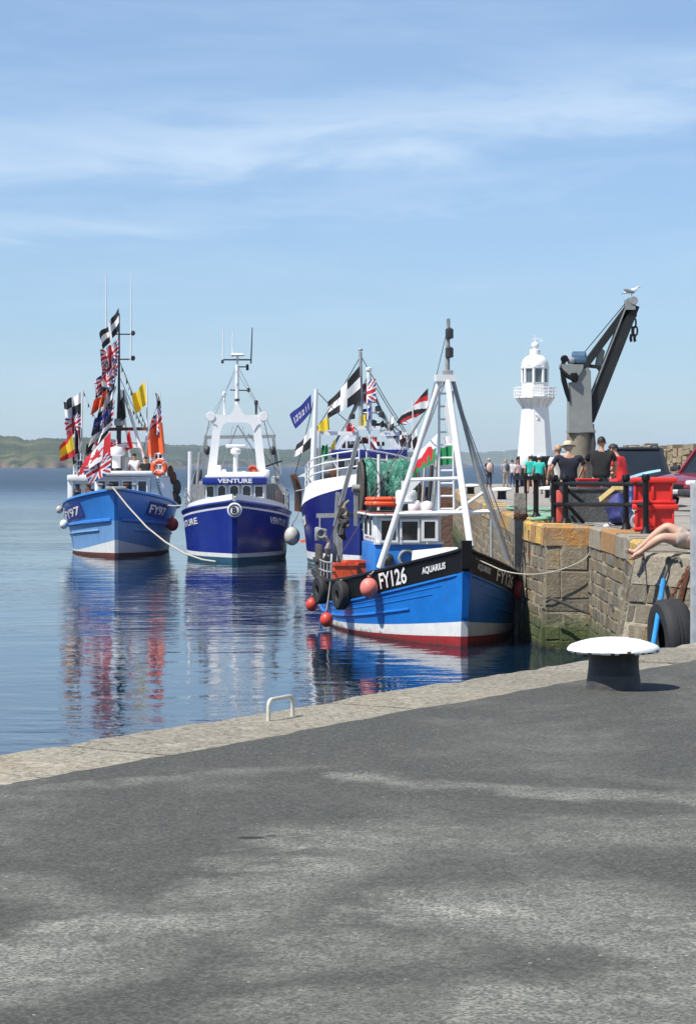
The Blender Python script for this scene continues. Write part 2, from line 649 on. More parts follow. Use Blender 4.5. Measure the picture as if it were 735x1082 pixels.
def water():
    m, N, Lk, b = nodes_mat('harbour water')
    b.inputs['Base Color'].default_value = (0.003, 0.014, 0.030, 1)
    b.inputs['Roughness'].default_value = 0.03
    b.inputs['IOR'].default_value = 1.33
    tc = N.new('ShaderNodeTexCoord')
    mp = N.new('ShaderNodeMapping')
    mp.inputs['Rotation'].default_value = (0, 0, R(-14))
    mp.inputs['Scale'].default_value = (0.62, 1.0, 1.0)
    Lk.new(tc.outputs['Object'], mp.inputs['Vector'])
    v = mp.outputs[0]
    patch = mapr(N, Lk, noise(N, Lk, v, 0.09, 3, 0.5), 0.38, 0.62, 0.35, 1.0, True)
    n1 = noise(N, Lk, v, 0.55, 2, 0.5, 0.3)
    n2 = noise(N, Lk, v, 1.7, 3, 0.5, 0.4)
    n3 = noise(N, Lk, v, 5.0, 3, 0.55, 0.3)
    sp = N.new('ShaderNodeSeparateXYZ')
    Lk.new(tc.outputs['Object'], sp.inputs[0])
    open_ = mapr(N, Lk, sp.outputs['Y'], 60, 420, 0, 1, True)      # livelier water outside the harbour
    Lk.new(mapr(N, Lk, open_, 0, 1, 0.012, 0.32), b.inputs['Roughness'])
    patch = math_(N, Lk, 'MULTIPLY', patch, mapr(N, Lk, open_, 0, 1, 1, 12))
    h = math_(N, Lk, 'ADD', math_(N, Lk, 'MULTIPLY', n1, WAT[0]), math_(N, Lk, 'MULTIPLY', math_(N, Lk, 'MULTIPLY', n2, WAT[1]), patch))
    h = math_(N, Lk, 'ADD', h, math_(N, Lk, 'MULTIPLY', math_(N, Lk, 'MULTIPLY', n3, WAT[2]), patch))
    bumpn(N, Lk, h, 1.0, b)
    mb = MB()
    mb.v = [Vector(p) for p in ((-4000, -30, 0), (4000, -30, 0), (4000, 9000, 0), (-4000, 9000, 0))]
    mb.face((0, 1, 2, 3))
    o = mb.build('water', m, smooth=0)
    tag(o, kind='structure')


WAT = (0.030, 0.021, 0.0042)
water()

# our quay -----------------------------------------------------------------
E0 = Vector((-1.915, 12.51, 0))
ED = Vector((5.045, 7.89, 0)).normalized()
EN = Vector((ED.y, -ED.x, 0))           # landward


def quay():
    m, N, Lk, b = nodes_mat('worn asphalt')
    tc = N.new('ShaderNodeTexCoord')
    v = tc.outputs['Object']
    mp = N.new('ShaderNodeMapping')
    mp.inputs['Rotation'].default_value = (0, 0, R(-35))
    mp.inputs['Scale'].default_value = (1.0, 0.62, 1)
    Lk.new(v, mp.inputs['Vector'])
    big = mapr(N, Lk, noise(N, Lk, mp.outputs[0], 0.62, 12, 0.68, 0.3), 0.49, 0.66, 0, 1, True)
    mid = mapr(N, Lk, noise(N, Lk, v, 2.2, 8, 0.7), 0.42, 0.72, 0, 1)
    grit = noise(N, Lk, v, 70, 4, 0.85)
    grit2 = noise(N, Lk, v, 28, 4, 0.75)
    agg = N.new('ShaderNodeTexVoronoi')
    agg.inputs['Scale'].default_value = 85
    Lk.new(v, agg.inputs['Vector'])
    sa = N.new('ShaderNodeSeparateColor')
    Lk.new(agg.outputs['Color'], sa.inputs[0])
    base = mixc(N, Lk, mapr(N, Lk, grit2, 0.3, 0.7), (0.040, 0.041, 0.036), (0.074, 0.074, 0.066))
    base = mixc(N, Lk, mapr(N, Lk, sa.outputs[0], 0.45, 1.0, 0, .5), base, (0.15, 0.15, 0.13))
    grit = math_(N, Lk, 'ADD', math_(N, Lk, 'MULTIPLY', grit, 0.6), math_(N, Lk, 'MULTIPLY', sa.outputs[1], 0.4))
    # where tyres and salt have worn the surface pale: strips with shapes of their own
    wn = N.new('ShaderNodeTexNoise')
    wn.inputs['Scale'].default_value = 1.1
    wn.inputs['Detail'].default_value = 8
    wn.inputs['Roughness'].default_value = 0.65
    Lk.new(v, wn.inputs['Vector'])
    vs_ = N.new('ShaderNodeVectorMath')
    vs_.operation = 'MULTIPLY_ADD'
    Lk.new(wn.outputs['Color'], vs_.inputs[0])
    vs_.inputs[1].default_value = (1.5, 1.5, 0)
    vs_.inputs[2].default_value = (-.75, -.75, 0)
    pw_ = N.new('ShaderNodeVectorMath')
    Lk.new(v, pw_.inputs[0])
    Lk.new(vs_.outputs[0], pw_.inputs[1])

    def strip(a, b_, w, amt, src=None):
        a, b_ = G(*a, QUAY), G(*b_, QUAY)
        a.z = b_.z = 0
        d = b_ - a
        s1 = N.new('ShaderNodeVectorMath')
        s1.operation = 'SUBTRACT'
        Lk.new(src or pw_.outputs[0], s1.inputs[0])
        s1.inputs[1].default_value = a
        flat = N.new('ShaderNodeVectorMath')
        flat.operation = 'MULTIPLY'
        flat.inputs[1].default_value = (1, 1, 0)
        Lk.new(s1.outputs[0], flat.inputs[0])
        dt = N.new('ShaderNodeVectorMath')
        dt.operation = 'DOT_PRODUCT'
        Lk.new(flat.outputs[0], dt.inputs[0])
        dt.inputs[1].default_value = d / d.length_squared
        cl = N.new('ShaderNodeClamp')
        Lk.new(dt.outputs['Value'], cl.inputs['Value'])
        sc_ = N.new('ShaderNodeVectorMath')
        sc_.operation = 'SCALE'
        sc_.inputs[0].default_value = d
        Lk.new(cl.outputs[0], sc_.inputs['Scale'])
        df = N.new('ShaderNodeVectorMath')
        df.operation = 'DISTANCE'
        Lk.new(flat.outputs[0], df.inputs[0])
        Lk.new(sc_.outputs[0], df.inputs[1])
        return mapr(N, Lk, df.outputs['Value'], w, w * .15, 0, amt, True)
    tot = math_(N, Lk, 'MULTIPLY', big, 0.35)
    for (a_, b2, w_, amt_) in (((-60, 1050), (230, 965), .42, .8), ((180, 985), (380, 890), .5, .75), ((380, 890), (760, 880), .65, .6), ((520, 960), (760, 1000), .75, .9), ((330, 1010), (560, 960), .45, .6),
                               ((560, 1080), (760, 1060), .6, .9), ((410, 828), (760, 850), .35, .7), ((60, 835), (330, 812), .22, .4), ((-20, 930), (90, 960), .4, .4), ((300, 1085), (480, 1060), .4, .5)):
        tot = math_(N, Lk, 'MAXIMUM', tot, strip(a_, b2, w_, amt_))
    big = tot
    worn = math_(N, Lk, 'MULTIPLY', big, mapr(N, Lk, grit, 0.38, 0.66, 0.22, 1))
    worn = math_(N, Lk, 'MULTIPLY', worn, mapr(N, Lk, mid, 0, 1, 0.30, 1.1))
    c = mixc(N, Lk, mapr(N, Lk, worn, 0, .75, 0, 0.82), base, (0.38, 0.375, 0.325))
    # pale chippings and dust specks
    vo = N.new('ShaderNodeTexVoronoi')
    vo.inputs['Scale'].default_value = 16
    vo.inputs['Randomness'].default_value = 1
    Lk.new(v, vo.inputs['Vector'])
    spk = math_(N, Lk, 'MULTIPLY', math_(N, Lk, 'LESS_THAN', vo.outputs['Distance'], 0.10),
                math_(N, Lk, 'GREATER_THAN', noise(N, Lk, v, 3.1, 5, .6), 0.56))
    c = mixc(N, Lk, math_(N, Lk, 'MULTIPLY', spk, 0.55), c, (0.5, 0.49, 0.45))
    # dark oil spots
    c = mixc(N, Lk, strip((258, 888), (272, 888), .05, .9, v), c, (0.008, 0.008, 0.009))
    c = mixc(N, Lk, strip((285, 886), (288, 886), .025, .8, v), c, (0.008, 0.008, 0.009))
    oil = mapr(N, Lk, noise(N, Lk, v, 1.15, 3, 0.5), 0.735, 0.75, 0, 0.6)
    c = mixc(N, Lk, oil, c, (0.012, 0.012, 0.013))
    Lk.new(c, b.inputs['Base Color'])
    b.inputs['Roughness'].default_value = 0.88
    b.inputs['Specular IOR Level'].default_value = 0.3
    bumpn(N, Lk, math_(N, Lk, 'ADD', math_(N, Lk, 'MULTIPLY', grit, 1.0), math_(N, Lk, 'MULTIPLY', grit2, 1.2)), 0.006, b)
    cw = 0.86
    a = E0 - ED * 40 + EN * cw
    z = E0 + ED * 19.2 + EN * cw
    er = random.Random(21)
    edge = []
    q_ = -6.0
    w_ = 0.0
    while q_ < 19:
        w_ = max(-.05, min(.03, w_ + er.uniform(-.02, .02)))
        edge.append(E0 + ED * q_ + EN * (cw - .02 + w_))
        q_ += er.uniform(.05, .16)
    mb = MB()
    top = [a] + edge + [z, Vector((60, z.y, 0)), Vector((60, -30, 0)), Vector((a.x, -30, 0))]
    n = len(top)
    mb.v = [Vector((p.x, p.y, QUAY + 0.010)) for p in top]
    mb.face(range(n))
    o = mb.build('quay_pavement', m, smooth=0)
    tag(o, kind='structure')
    # coping stones and the quay wall below
    cm, N, Lk, b = nodes_mat('granite coping')
    tc = N.new('ShaderNodeTexCoord')
    v = tc.outputs['Object']
    at = N.new('ShaderNodeAttribute')
    at.attribute_name = 'tint'
    g1 = noise(N, Lk, v, 24, 5, 0.85)
    g2 = noise(N, Lk, v, 5, 6, 0.7)
    g3 = noise(N, Lk, v, 1.3, 5, 0.65)
    c = mixc(N, Lk, mapr(N, Lk, g1, 0.36, 0.64), (0.085, 0.078, 0.058), (0.47, 0.43, 0.335))
    c = mixc(N, Lk, mapr(N, Lk, g2, 0.45, 0.7, 0, 0.6), c, (0.40, 0.36, 0.28))
    c = mixc(N, Lk, mapr(N, Lk, g3, 0.5, 0.66, 0, 0.30), c, (0.32, 0.22, 0.12))
    c = mixc(N, Lk, mapr(N, Lk, noise(N, Lk, v, 2.6, 6, .7), 0.6, 0.7, 0, 0.6), c, (0.62, 0.60, 0.54))
    c = mixc(N, Lk, 1.0, c, at.outputs['Color'], 'MULTIPLY')
    Lk.new(c, b.inputs['Base Color'])
    b.inputs['Roughness'].default_value = 0.9
    bumpn(N, Lk, math_(N, Lk, 'ADD', g1, math_(N, Lk, 'MULTIPLY', g2, 2.0)), 0.012, b)
    mb = MB()
    mb.tint = []
    rnd = random.Random(3)
    s = -40.0
    while s < 19:
        L = rnd.uniform(0.95, 1.7)
        lo, hi = s + 0.011, s + L - 0.011
        dz = rnd.uniform(-0.004, 0.004)
        t = rnd.uniform(0.62, 1.0)
        of = rnd.uniform(-0.015, 0.015)
        rows = [(of + 0.0, -0.45), (of, -0.03), (of + 0.03, 0.0), (cw - 0.015, 0.0), (cw, -0.02), (cw, -0.45)]
        o0 = len(mb.v)
        K = 6
        for k in range(K + 1):
            q = lo + (hi - lo) * k / K
            e = 0.012 if k in (0, K) else 0
            for (w, zz) in rows:
                p = E0 + ED * q + EN * (w + rnd.uniform(-.008, .008))
                mb.v.append(Vector((p.x, p.y, QUAY + dz + zz - e + rnd.uniform(-.004, .004))))
        nr = len(rows)
        for k in range(K):
            for r in range(nr - 1):
                mb.face((o0 + k * nr + r, o0 + (k + 1) * nr + r, o0 + (k + 1) * nr + r + 1, o0 + k * nr + r + 1))
                mb.tint.append((t, t, t, 1))
        for k in (0, K):
            mb.face([o0 + k * nr + r for r in range(nr)])
            mb.tint.append((t, t, t, 1))
        s += L
    # fill under the joints
    p0, p1 = E0 - ED * 40 + EN * 0.03, E0 + ED * 19.1 + EN * 0.03
    q1, q0 = p1 + EN * (cw - .06), p0 + EN * (cw - .06)
    mb.hexa([(p.x, p.y, QUAY - 0.5) for p in (p0, p1, q1, q0)] + [(p.x, p.y, QUAY - 0.06) for p in (p0, p1, q1, q0)])
    mb.tint += [(0.2, 0.19, 0.17, 1)] * 6
    o = mb.build('kerb', cm, smooth=25)
    tag(o, kind='structure')


quay()


def stone_mat():
    m, N, Lk, b = nodes_mat('harbour stone')
    tc = N.new('ShaderNodeTexCoord')
    v = tc.outputs['Object']
    at = N.new('ShaderNodeAttribute')
    at.attribute_name = 'tint'
    g1 = noise(N, Lk, v, 26, 5, 0.75)
    g2 = noise(N, Lk, v, 4, 7, 0.7)
    c = mixc(N, Lk, mapr(N, Lk, g1, 0.3, 0.7, 0, .8), at.outputs['Color'], mixc(N, Lk, 1.0, at.outputs['Color'], (0.38, 0.36, 0.33), 'MULTIPLY'))
    c = mixc(N, Lk, mapr(N, Lk, g2, 0.5, 0.72, 0, 0.6), c, (0.10, 0.085, 0.06))
    c = mixc(N, Lk, mapr(N, Lk, noise(N, Lk, v, 3.1, 7, .72), 0.47, 0.60, 0, .6), c, (0.27, 0.235, 0.17))
    mpv = N.new('ShaderNodeMapping')
    mpv.inputs['Scale'].default_value = (1, 1, 0.25)
    Lk.new(v, mpv.inputs['Vector'])
    c = mixc(N, Lk, mapr(N, Lk, noise(N, Lk, mpv.outputs[0], 5, 6, .7), 0.56, 0.70, 0, .55), c, (0.44, 0.37, 0.25))
    sp = N.new('ShaderNodeSeparateXYZ')
    Lk.new(v, sp.inputs[0])
    zz = math_(N, Lk, 'ADD', sp.outputs['Z'], math_(N, Lk, 'MULTIPLY', g2, -0.8))
    c = mixc(N, Lk, mapr(N, Lk, zz, 0.42, -0.02, 0, 0.92), c, mixc(N, Lk, mapr(N, Lk, g1, .35, .65), (0.024, 0.042, 0.010), (0.09, 0.125, 0.030)))
    c = mixc(N, Lk, mapr(N, Lk, zz, -0.22, -0.36, 0, 0.95), c, (0.012, 0.014, 0.008))
    Lk.new(c, b.inputs['Base Color'])
    b.inputs['Roughness'].default_value = 0.92
    bumpn(N, Lk, math_(N, Lk, 'ADD', g1, math_(N, Lk, 'MULTIPLY', g2, 2.2)), 0.03, b)
    return m


STONE = stone_mat()
# pier edge, far to near: x, y, top z
EDGE = [(8.6, 156, 2.28), (5.5, 118, 2.30), (4.6, 84, 2.40), (3.76, 47.8, 2.45), (3.89, 44.7, 2.45), (4.76, 44.5, 2.45), (4.72, 38.4, 2.45),
        (4.45, 34.5, 2.47), (3.88, 30.2, 2.50), (4.85, 28.4, 2.50), (9.0, 27.6, 2.50), (14.0, 27.2, 2.45)]


def pierz(x, y):
    return 2.45 - 0.17 * min(1, max(0, (y - 60) / 70))


def stone_run(mb, A, B, batter, seed, clen, courses, lichen=0.7, ctall=0.42):
    rnd = random.Random(seed)
    a, b_ = Vector((A[0], A[1], 0)), Vector((B[0], B[1], 0))
    t = (b_ - a)
    Lr = t.length
    t.normalize()
    nrm = Vector((t.y, -t.x, 0))         # outward (water side)

    def P(s, z, out):
        zt = A[2] + (B[2] - A[2]) * s / Lr
        return a + t * s + nrm * (out + (zt - z) * batter) + Vector((0, 0, z))

    def block(s0, s1, z0f, z1f, dep, tint, inner=0.0, bev=0.018):
        o = len(mb.v)
        e = bev
        ring1 = [(s0, z0f(s0)), (s1, z0f(s1)), (s1, z1f(s1)), (s0, z1f(s0))]
        ring2 = [(s0 + e, z0f(s0) + e), (s1 - e, z0f(s1) + e), (s1 - e, z1f(s1) - e), (s0 + e, z1f(s0) - e)]
        for (s, z) in ring1:
            mb.v.append(P(s, z, -0.05))
        for (s, z) in ring1:
            mb.v.append(P(s, z, dep - e))
        for k, (s, z) in enumerate(ring2):
            mb.v.append(P(s + rnd.uniform(-.01, .01), z + rnd.uniform(-.01, .01), dep + rnd.uniform(-.012, .012)))
        for i in range(4):
            j = (i + 1) % 4
            mb.face((o + i, o + j, o + 4 + j, o + 4 + i))
            mb.face((o + 4 + i, o + 4 + j, o + 8 + j, o + 8 + i))
            mb.tint += [tint, tint]
        mb.face((o + 8, o + 9, o + 10, o + 11))
        mb.tint.append(tint)

    def zt(s):
        return A[2] + (B[2] - A[2]) * s / Lr
    # coping
    s = 0.0
    while s < Lr - 0.05:
        L = min(clen * rnd.uniform(0.7, 1.4), Lr - s)
        if Lr - s - L < 0.25:
            L = Lr - s
        k = rnd.random()
        if k < lichen:
            q = rnd.uniform(0.75, 1.1)
            tint = (0.86 * q, 0.53 * q, 0.12 * q, 1) if rnd.random() < 0.62 else (0.72 * q, 0.36 * q, 0.11 * q, 1)
        else:
            q = rnd.uniform(0.32, 0.46)
            tint = (q, q * 0.88, q * 0.68, 1)
        zl = rnd.uniform(-.02, .015)
        o = len(mb.v)
        s0, s1 = s + .006, s + L - .006
        rows = []
        for (sv, ee) in ((s0, .02), ((s0 + s1) / 2, 0), (s1, .02)):
            z1 = zt(sv) + zl
            rows.append([P(sv, z1 - ctall, 0.03), P(sv, z1 - ctall, 0.05), P(sv, z1 - .05, 0.05 + rnd.uniform(-.01, .02) - ee * .5), P(sv, z1 - ee * .5, 0.0 + rnd.uniform(-.02, .02)), P(sv, z1 - ee * .5, -0.62 + (zt(sv) - z1) * 0), P(sv, z1 - ctall, -0.62)])
        for r_ in rows:
            mb.v += r_
        for i in range(2):
            for j in range(5):
                mb.face((o + i * 6 + j, o + (i + 1) * 6 + j, o + (i + 1) * 6 + j + 1, o + i * 6 + j + 1))
                mb.tint.append(tint)
        for i in (0, 2):
            mb.face([o + i * 6 + j for j in range(6)])
            mb.tint.append(tint)
        s += L
    zc = ctall + 0.012
    for (h, bl) in courses:
        s = -rnd.uniform(0, bl * .5)
        while s < Lr:
            L = bl * rnd.uniform(0.6, 1.5)
            s0, s1 = max(s, 0) + .009, min(s + L, Lr) - .009
            if s1 - s0 > 0.06:
                k = rnd.random()
                q = rnd.uniform(0.17, 0.34)
                if k < 0.5:
                    tint = (q, q * 0.83, q * 0.57, 1)
                elif k < 0.75:
                    tint = (q * 0.66, q * 0.57, q * 0.44, 1)
                else:
                    tint = (q * 1.1, q * 0.80, q * 0.42, 1)
                a_, b2 = zc, zc + h - 0.020
                block(s0, s1, lambda s_, b2=b2: zt(s_) - b2, lambda s_, a_=a_: zt(s_) - a_, rnd.uniform(0.012, 0.045), tint)
            s += L
        zc += h
    # mortar core
    zb = -0.6
    c0 = [P(0, zb, -.62), P(Lr, zb, -.62), P(Lr, zb, 0.014), P(0, zb, 0.014)]
    c1 = [P(0, zt(0) - .10, -.62), P(Lr, zt(Lr) - .10, -.62), P(Lr, zt(Lr) - .10, 0.014), P(0, zt(0) - .10, 0.014)]
    # core shares the batter: use face offsets
    mb.hexa(c0 + c1)
    mb.tint += [(0.50, 0.44, 0.33, 1)] * 6


def pier():
    mb = MB()
    mb.tint = []
    fine = [(0.25, 0.46)] * 4 + [(0.22, 0.42)] * 6
    for i in range(len(EDGE) - 1):
        A, B = EDGE[i], EDGE[i + 1]
        if i < 3:
            stone_run(mb, A, B, 0.05, 20 + i, 1.1, fine, 0.55, 0.40)
        elif i == 4:
            stone_run(mb, A, B, 0.03, 24, 0.75, [(0.5, 0.5), (0.55, 0.62), (0.26, 0.6), (0.26, 0.55), (0.3, .8), (0.5, 0.8)], 1.0, 0.40)
        elif i == 3:
            stone_run(mb, A, B, 0.03, 23, 0.8, fine, 1.0, 0.40)
        elif i == 5:
            stone_run(mb, A, B, 0.02, 27, 1.9, [(0.23, 0.48)] * 8 + [(0.26, .6)] * 2, 0.6, 0.40)
        elif i in (7, 8):
            stone_run(mb, A, B, 0.24, 30 + i, 1.3, [(0.27, 0.42)] * 8, 0.0, 0.42)
        else:
            stone_run(mb, A, B, 0.04, 30 + i, 0.9, fine, 0.5, 0.40)
    o = mb.build('harbour_wall', STONE, smooth=20)
    tag(o, 'stone block pier wall with orange lichen on its coping stones', 'harbour wall')
    # pier top
    m, N, Lk, b = nodes_mat('pier paving')
    tc = N.new('ShaderNodeTexCoord')
    v = tc.outputs['Object']
    g1 = noise(N, Lk, v, 18, 5, 0.75)
    g2 = noise(N, Lk, v, 0.8, 7, 0.65)
    c = mixc(N, Lk, mapr(N, Lk, g1, 0.3, 0.7), (0.20, 0.18, 0.155), (0.36, 0.33, 0.28))
    c = mixc(N, Lk, mapr(N, Lk, g2, 0.45, 0.65, 0, .7), c, (0.17, 0.155, 0.14))
    Lk.new(c, b.inputs['Base Color'])
    b.inputs['Roughness'].default_value = 0.9
    bumpn(N, Lk, g1, 0.01, b)
    mb = MB()
    ins = []
    n = len(EDGE)
    for i in range(n):
        p = Vector(EDGE[i][:2])
        ds = []
        for (q0, q1) in ((i - 1, i), (i, i + 1)):
            if 0 <= q0 and q1 < n:
                t = (Vector(EDGE[q1][:2]) - Vector(EDGE[q0][:2])).normalized()
                ds.append(Vector((-t.y, t.x)))
        d = sum(ds, Vector((0, 0)))
        d.normalize()
        ins.append(p + d * 0.4)
    pts = [(p.x, p.y, EDGE[i][2] - 0.015) for i, p in enumerate(ins)]
    pts += [(60, 27, 2.43), (60, 60, 2.43), (60, 156, 2.26)]
    me = bpy.data.meshes.new('pier_surface')
    bm = bmesh.new()
    vs = [bm.verts.new(p) for p in pts]
    from mathutils.geometry import tessellate_polygon
    for tri in tessellate_polygon([[Vector((p[0], p[1], 0)) for p in pts]]):
        bm.faces.new([vs[i] for i in tri])
    bmesh.ops.recalc_face_normals(bm, faces=bm.faces[:])
    bm.to_mesh(me)
    bm.free()
    me.materials.append(m)
    o = bpy.data.objects.new('pier_surface', me)
    COL.objects.link(o)
    tag(o, kind='structure')


pier()


def hills():
    def hill(name, pts, d0, d1, col1, col2, colc, seed, cliff=0.35, fields=True):
        """pts: skyline (px, height above sea in px); a ridge of land d0..d1 metres away"""
        rnd = random.Random(seed)
        m, N, Lk, b = nodes_mat(name + ' land')
        tc = N.new('ShaderNodeTexCoord')
        v = tc.outputs['Object']
        vo = N.new('ShaderNodeTexVoronoi')
        vo.inputs['Scale'].default_value = 0.011
        Lk.new(v, vo.inputs['Vector'])
        sepc = N.new('ShaderNodeSeparateColor')
        Lk.new(vo.outputs['Color'], sepc.inputs[0])
        c = mixc(N, Lk, mapr(N, Lk, sepc.outputs[0], 0.35, 0.65), col1, col2)
        tr = mapr(N, Lk, noise(N, Lk, v, 0.025, 7, .7), 0.50, 0.56)
        c = mixc(N, Lk, tr, c, (0.022, 0.040, 0.014))
        sp = N.new('ShaderNodeSeparateXYZ')
        Lk.new(v, sp.inputs[0])
        zz = math_(N, Lk, 'ADD', sp.outputs['Z'], mapr(N, Lk, noise(N, Lk, v, 0.03, 5, .7), 0.3, 0.7, -5, 6))
        c = mixc(N, Lk, mapr(N, Lk, zz, 6, 2), c, colc)
        Lk.new(c, b.inputs['Base Color'])
        b.inputs['Roughness'].default_value = 0.95
        b.inputs['Specular IOR Level'].default_value = 0.1
        bumpn(N, Lk, noise(N, Lk, v, 0.03, 6, .7), 6.0, b)
        mb = MB()
        cols = 300
        x0, x1 = pts[0][0], pts[-1][0]
        prof = [0.0, 0.02, 0.05, 0.10, 0.2, 0.35, 0.5, 0.65, 0.8, 1.0]
        hh = [-2.0, 0.09, 0.17, 0.27, 0.42, 0.62, 0.80, 0.93, 1.0, 0.9]
        for i in range(cols + 1):
            px = x0 + (x1 - x0) * i / cols
            for k in range(len(pts) - 1):
                if pts[k][0] <= px <= pts[k + 1][0]:
                    u = (px - pts[k][0]) / (pts[k + 1][0] - pts[k][0])
                    u = u * u * (3 - 2 * u)
                    H = pts[k][1] + (pts[k + 1][1] - pts[k][1]) * u
            H += rnd.uniform(-.3, .3) + 2.2 * max(0, math.sin(i * .19 + seed) * math.sin(i * .047 + 2 * seed) - .25) * rnd.uniform(.7, 1.2)
            sh = math.sin(i * 0.13 + seed) * 0.04 + math.sin(i * .41) * 0.02
            for j, (p, h) in enumerate(zip(prof, hh)):
                d = d0 + (d1 - d0) * (p + sh * (1 - p))
                dref = d0 + (d1 - d0) * 0.8
                Z = H * dref / F + CAMZ
                zz_ = h * Z if h > 0 else -2
                if 0 < j < 9:
                    zz_ *= 1 + rnd.uniform(-.02, .02)
                mb.v.append(Vector(((px - 367.5) * d / F, d, max(zz_, -2))))
        n = len(prof)
        for i in range(cols):
            for j in range(n - 1):
                mb.face((i * n + j, (i + 1) * n + j, (i + 1) * n + j + 1, i * n + j + 1))
        o = mb.build(name, m, smooth=60)
        tag(o, kind='structure')
    hill('headland_hill', [(-260, 24), (-60, 30), (0, 30), (15, 29), (30, 25), (60, 27), (90, 28), (110, 27), (135, 20), (160, 12), (180, 4), (195, -3)],
         1900, 2700, (0.045, 0.058, 0.024), (0.095, 0.095, 0.042), (0.13, 0.10, 0.08), 4)
    hill('wooded_hill', [(90, 20), (150, 23), (175, 20), (200, 20), (240, 18), (270, 16), (300, 15), (340, 17), (380, 13), (420, 14), (450, 11), (480, 3), (500, -3)],
         3000, 4000, (0.026, 0.042, 0.02), (0.055, 0.072, 0.032), (0.11, 0.09, 0.075), 9)
    hill('distant_coast', [(380, 4), (440, 9), (480, 13), (500, 12), (520, 12), (545, 15), (580, 14), (620, 12), (700, 10), (800, 8)],
         6200, 7600, (0.05, 0.075, 0.03), (0.09, 0.11, 0.05), (0.15, 0.12, 0.09), 14)


hills()


def haze():
    m = bpy.data.materials.new('sea haze')
    m.use_nodes = True
    nt = m.node_tree
    nt.nodes.clear()
    out = nt.nodes.new('ShaderNodeOutputMaterial')
    pv = nt.nodes.new('ShaderNodeVolumePrincipled')
    pv.inputs['Color'].default_value = (0.80, 0.90, 1.0, 1)
    pv.inputs['Density'].default_value = HAZE
    pv.inputs['Anisotropy'].default_value = 0.2
    nt.links.new(pv.outputs[0], out.inputs['Volume'])
    mb = MB()
    mb.box((0, 4480, 44), (8200, 9240, 96))
    mb2 = mb.build('haze', m, smooth=0)
    tag(mb2, kind='stuff')


HAZE = 1.1e-4
haze()
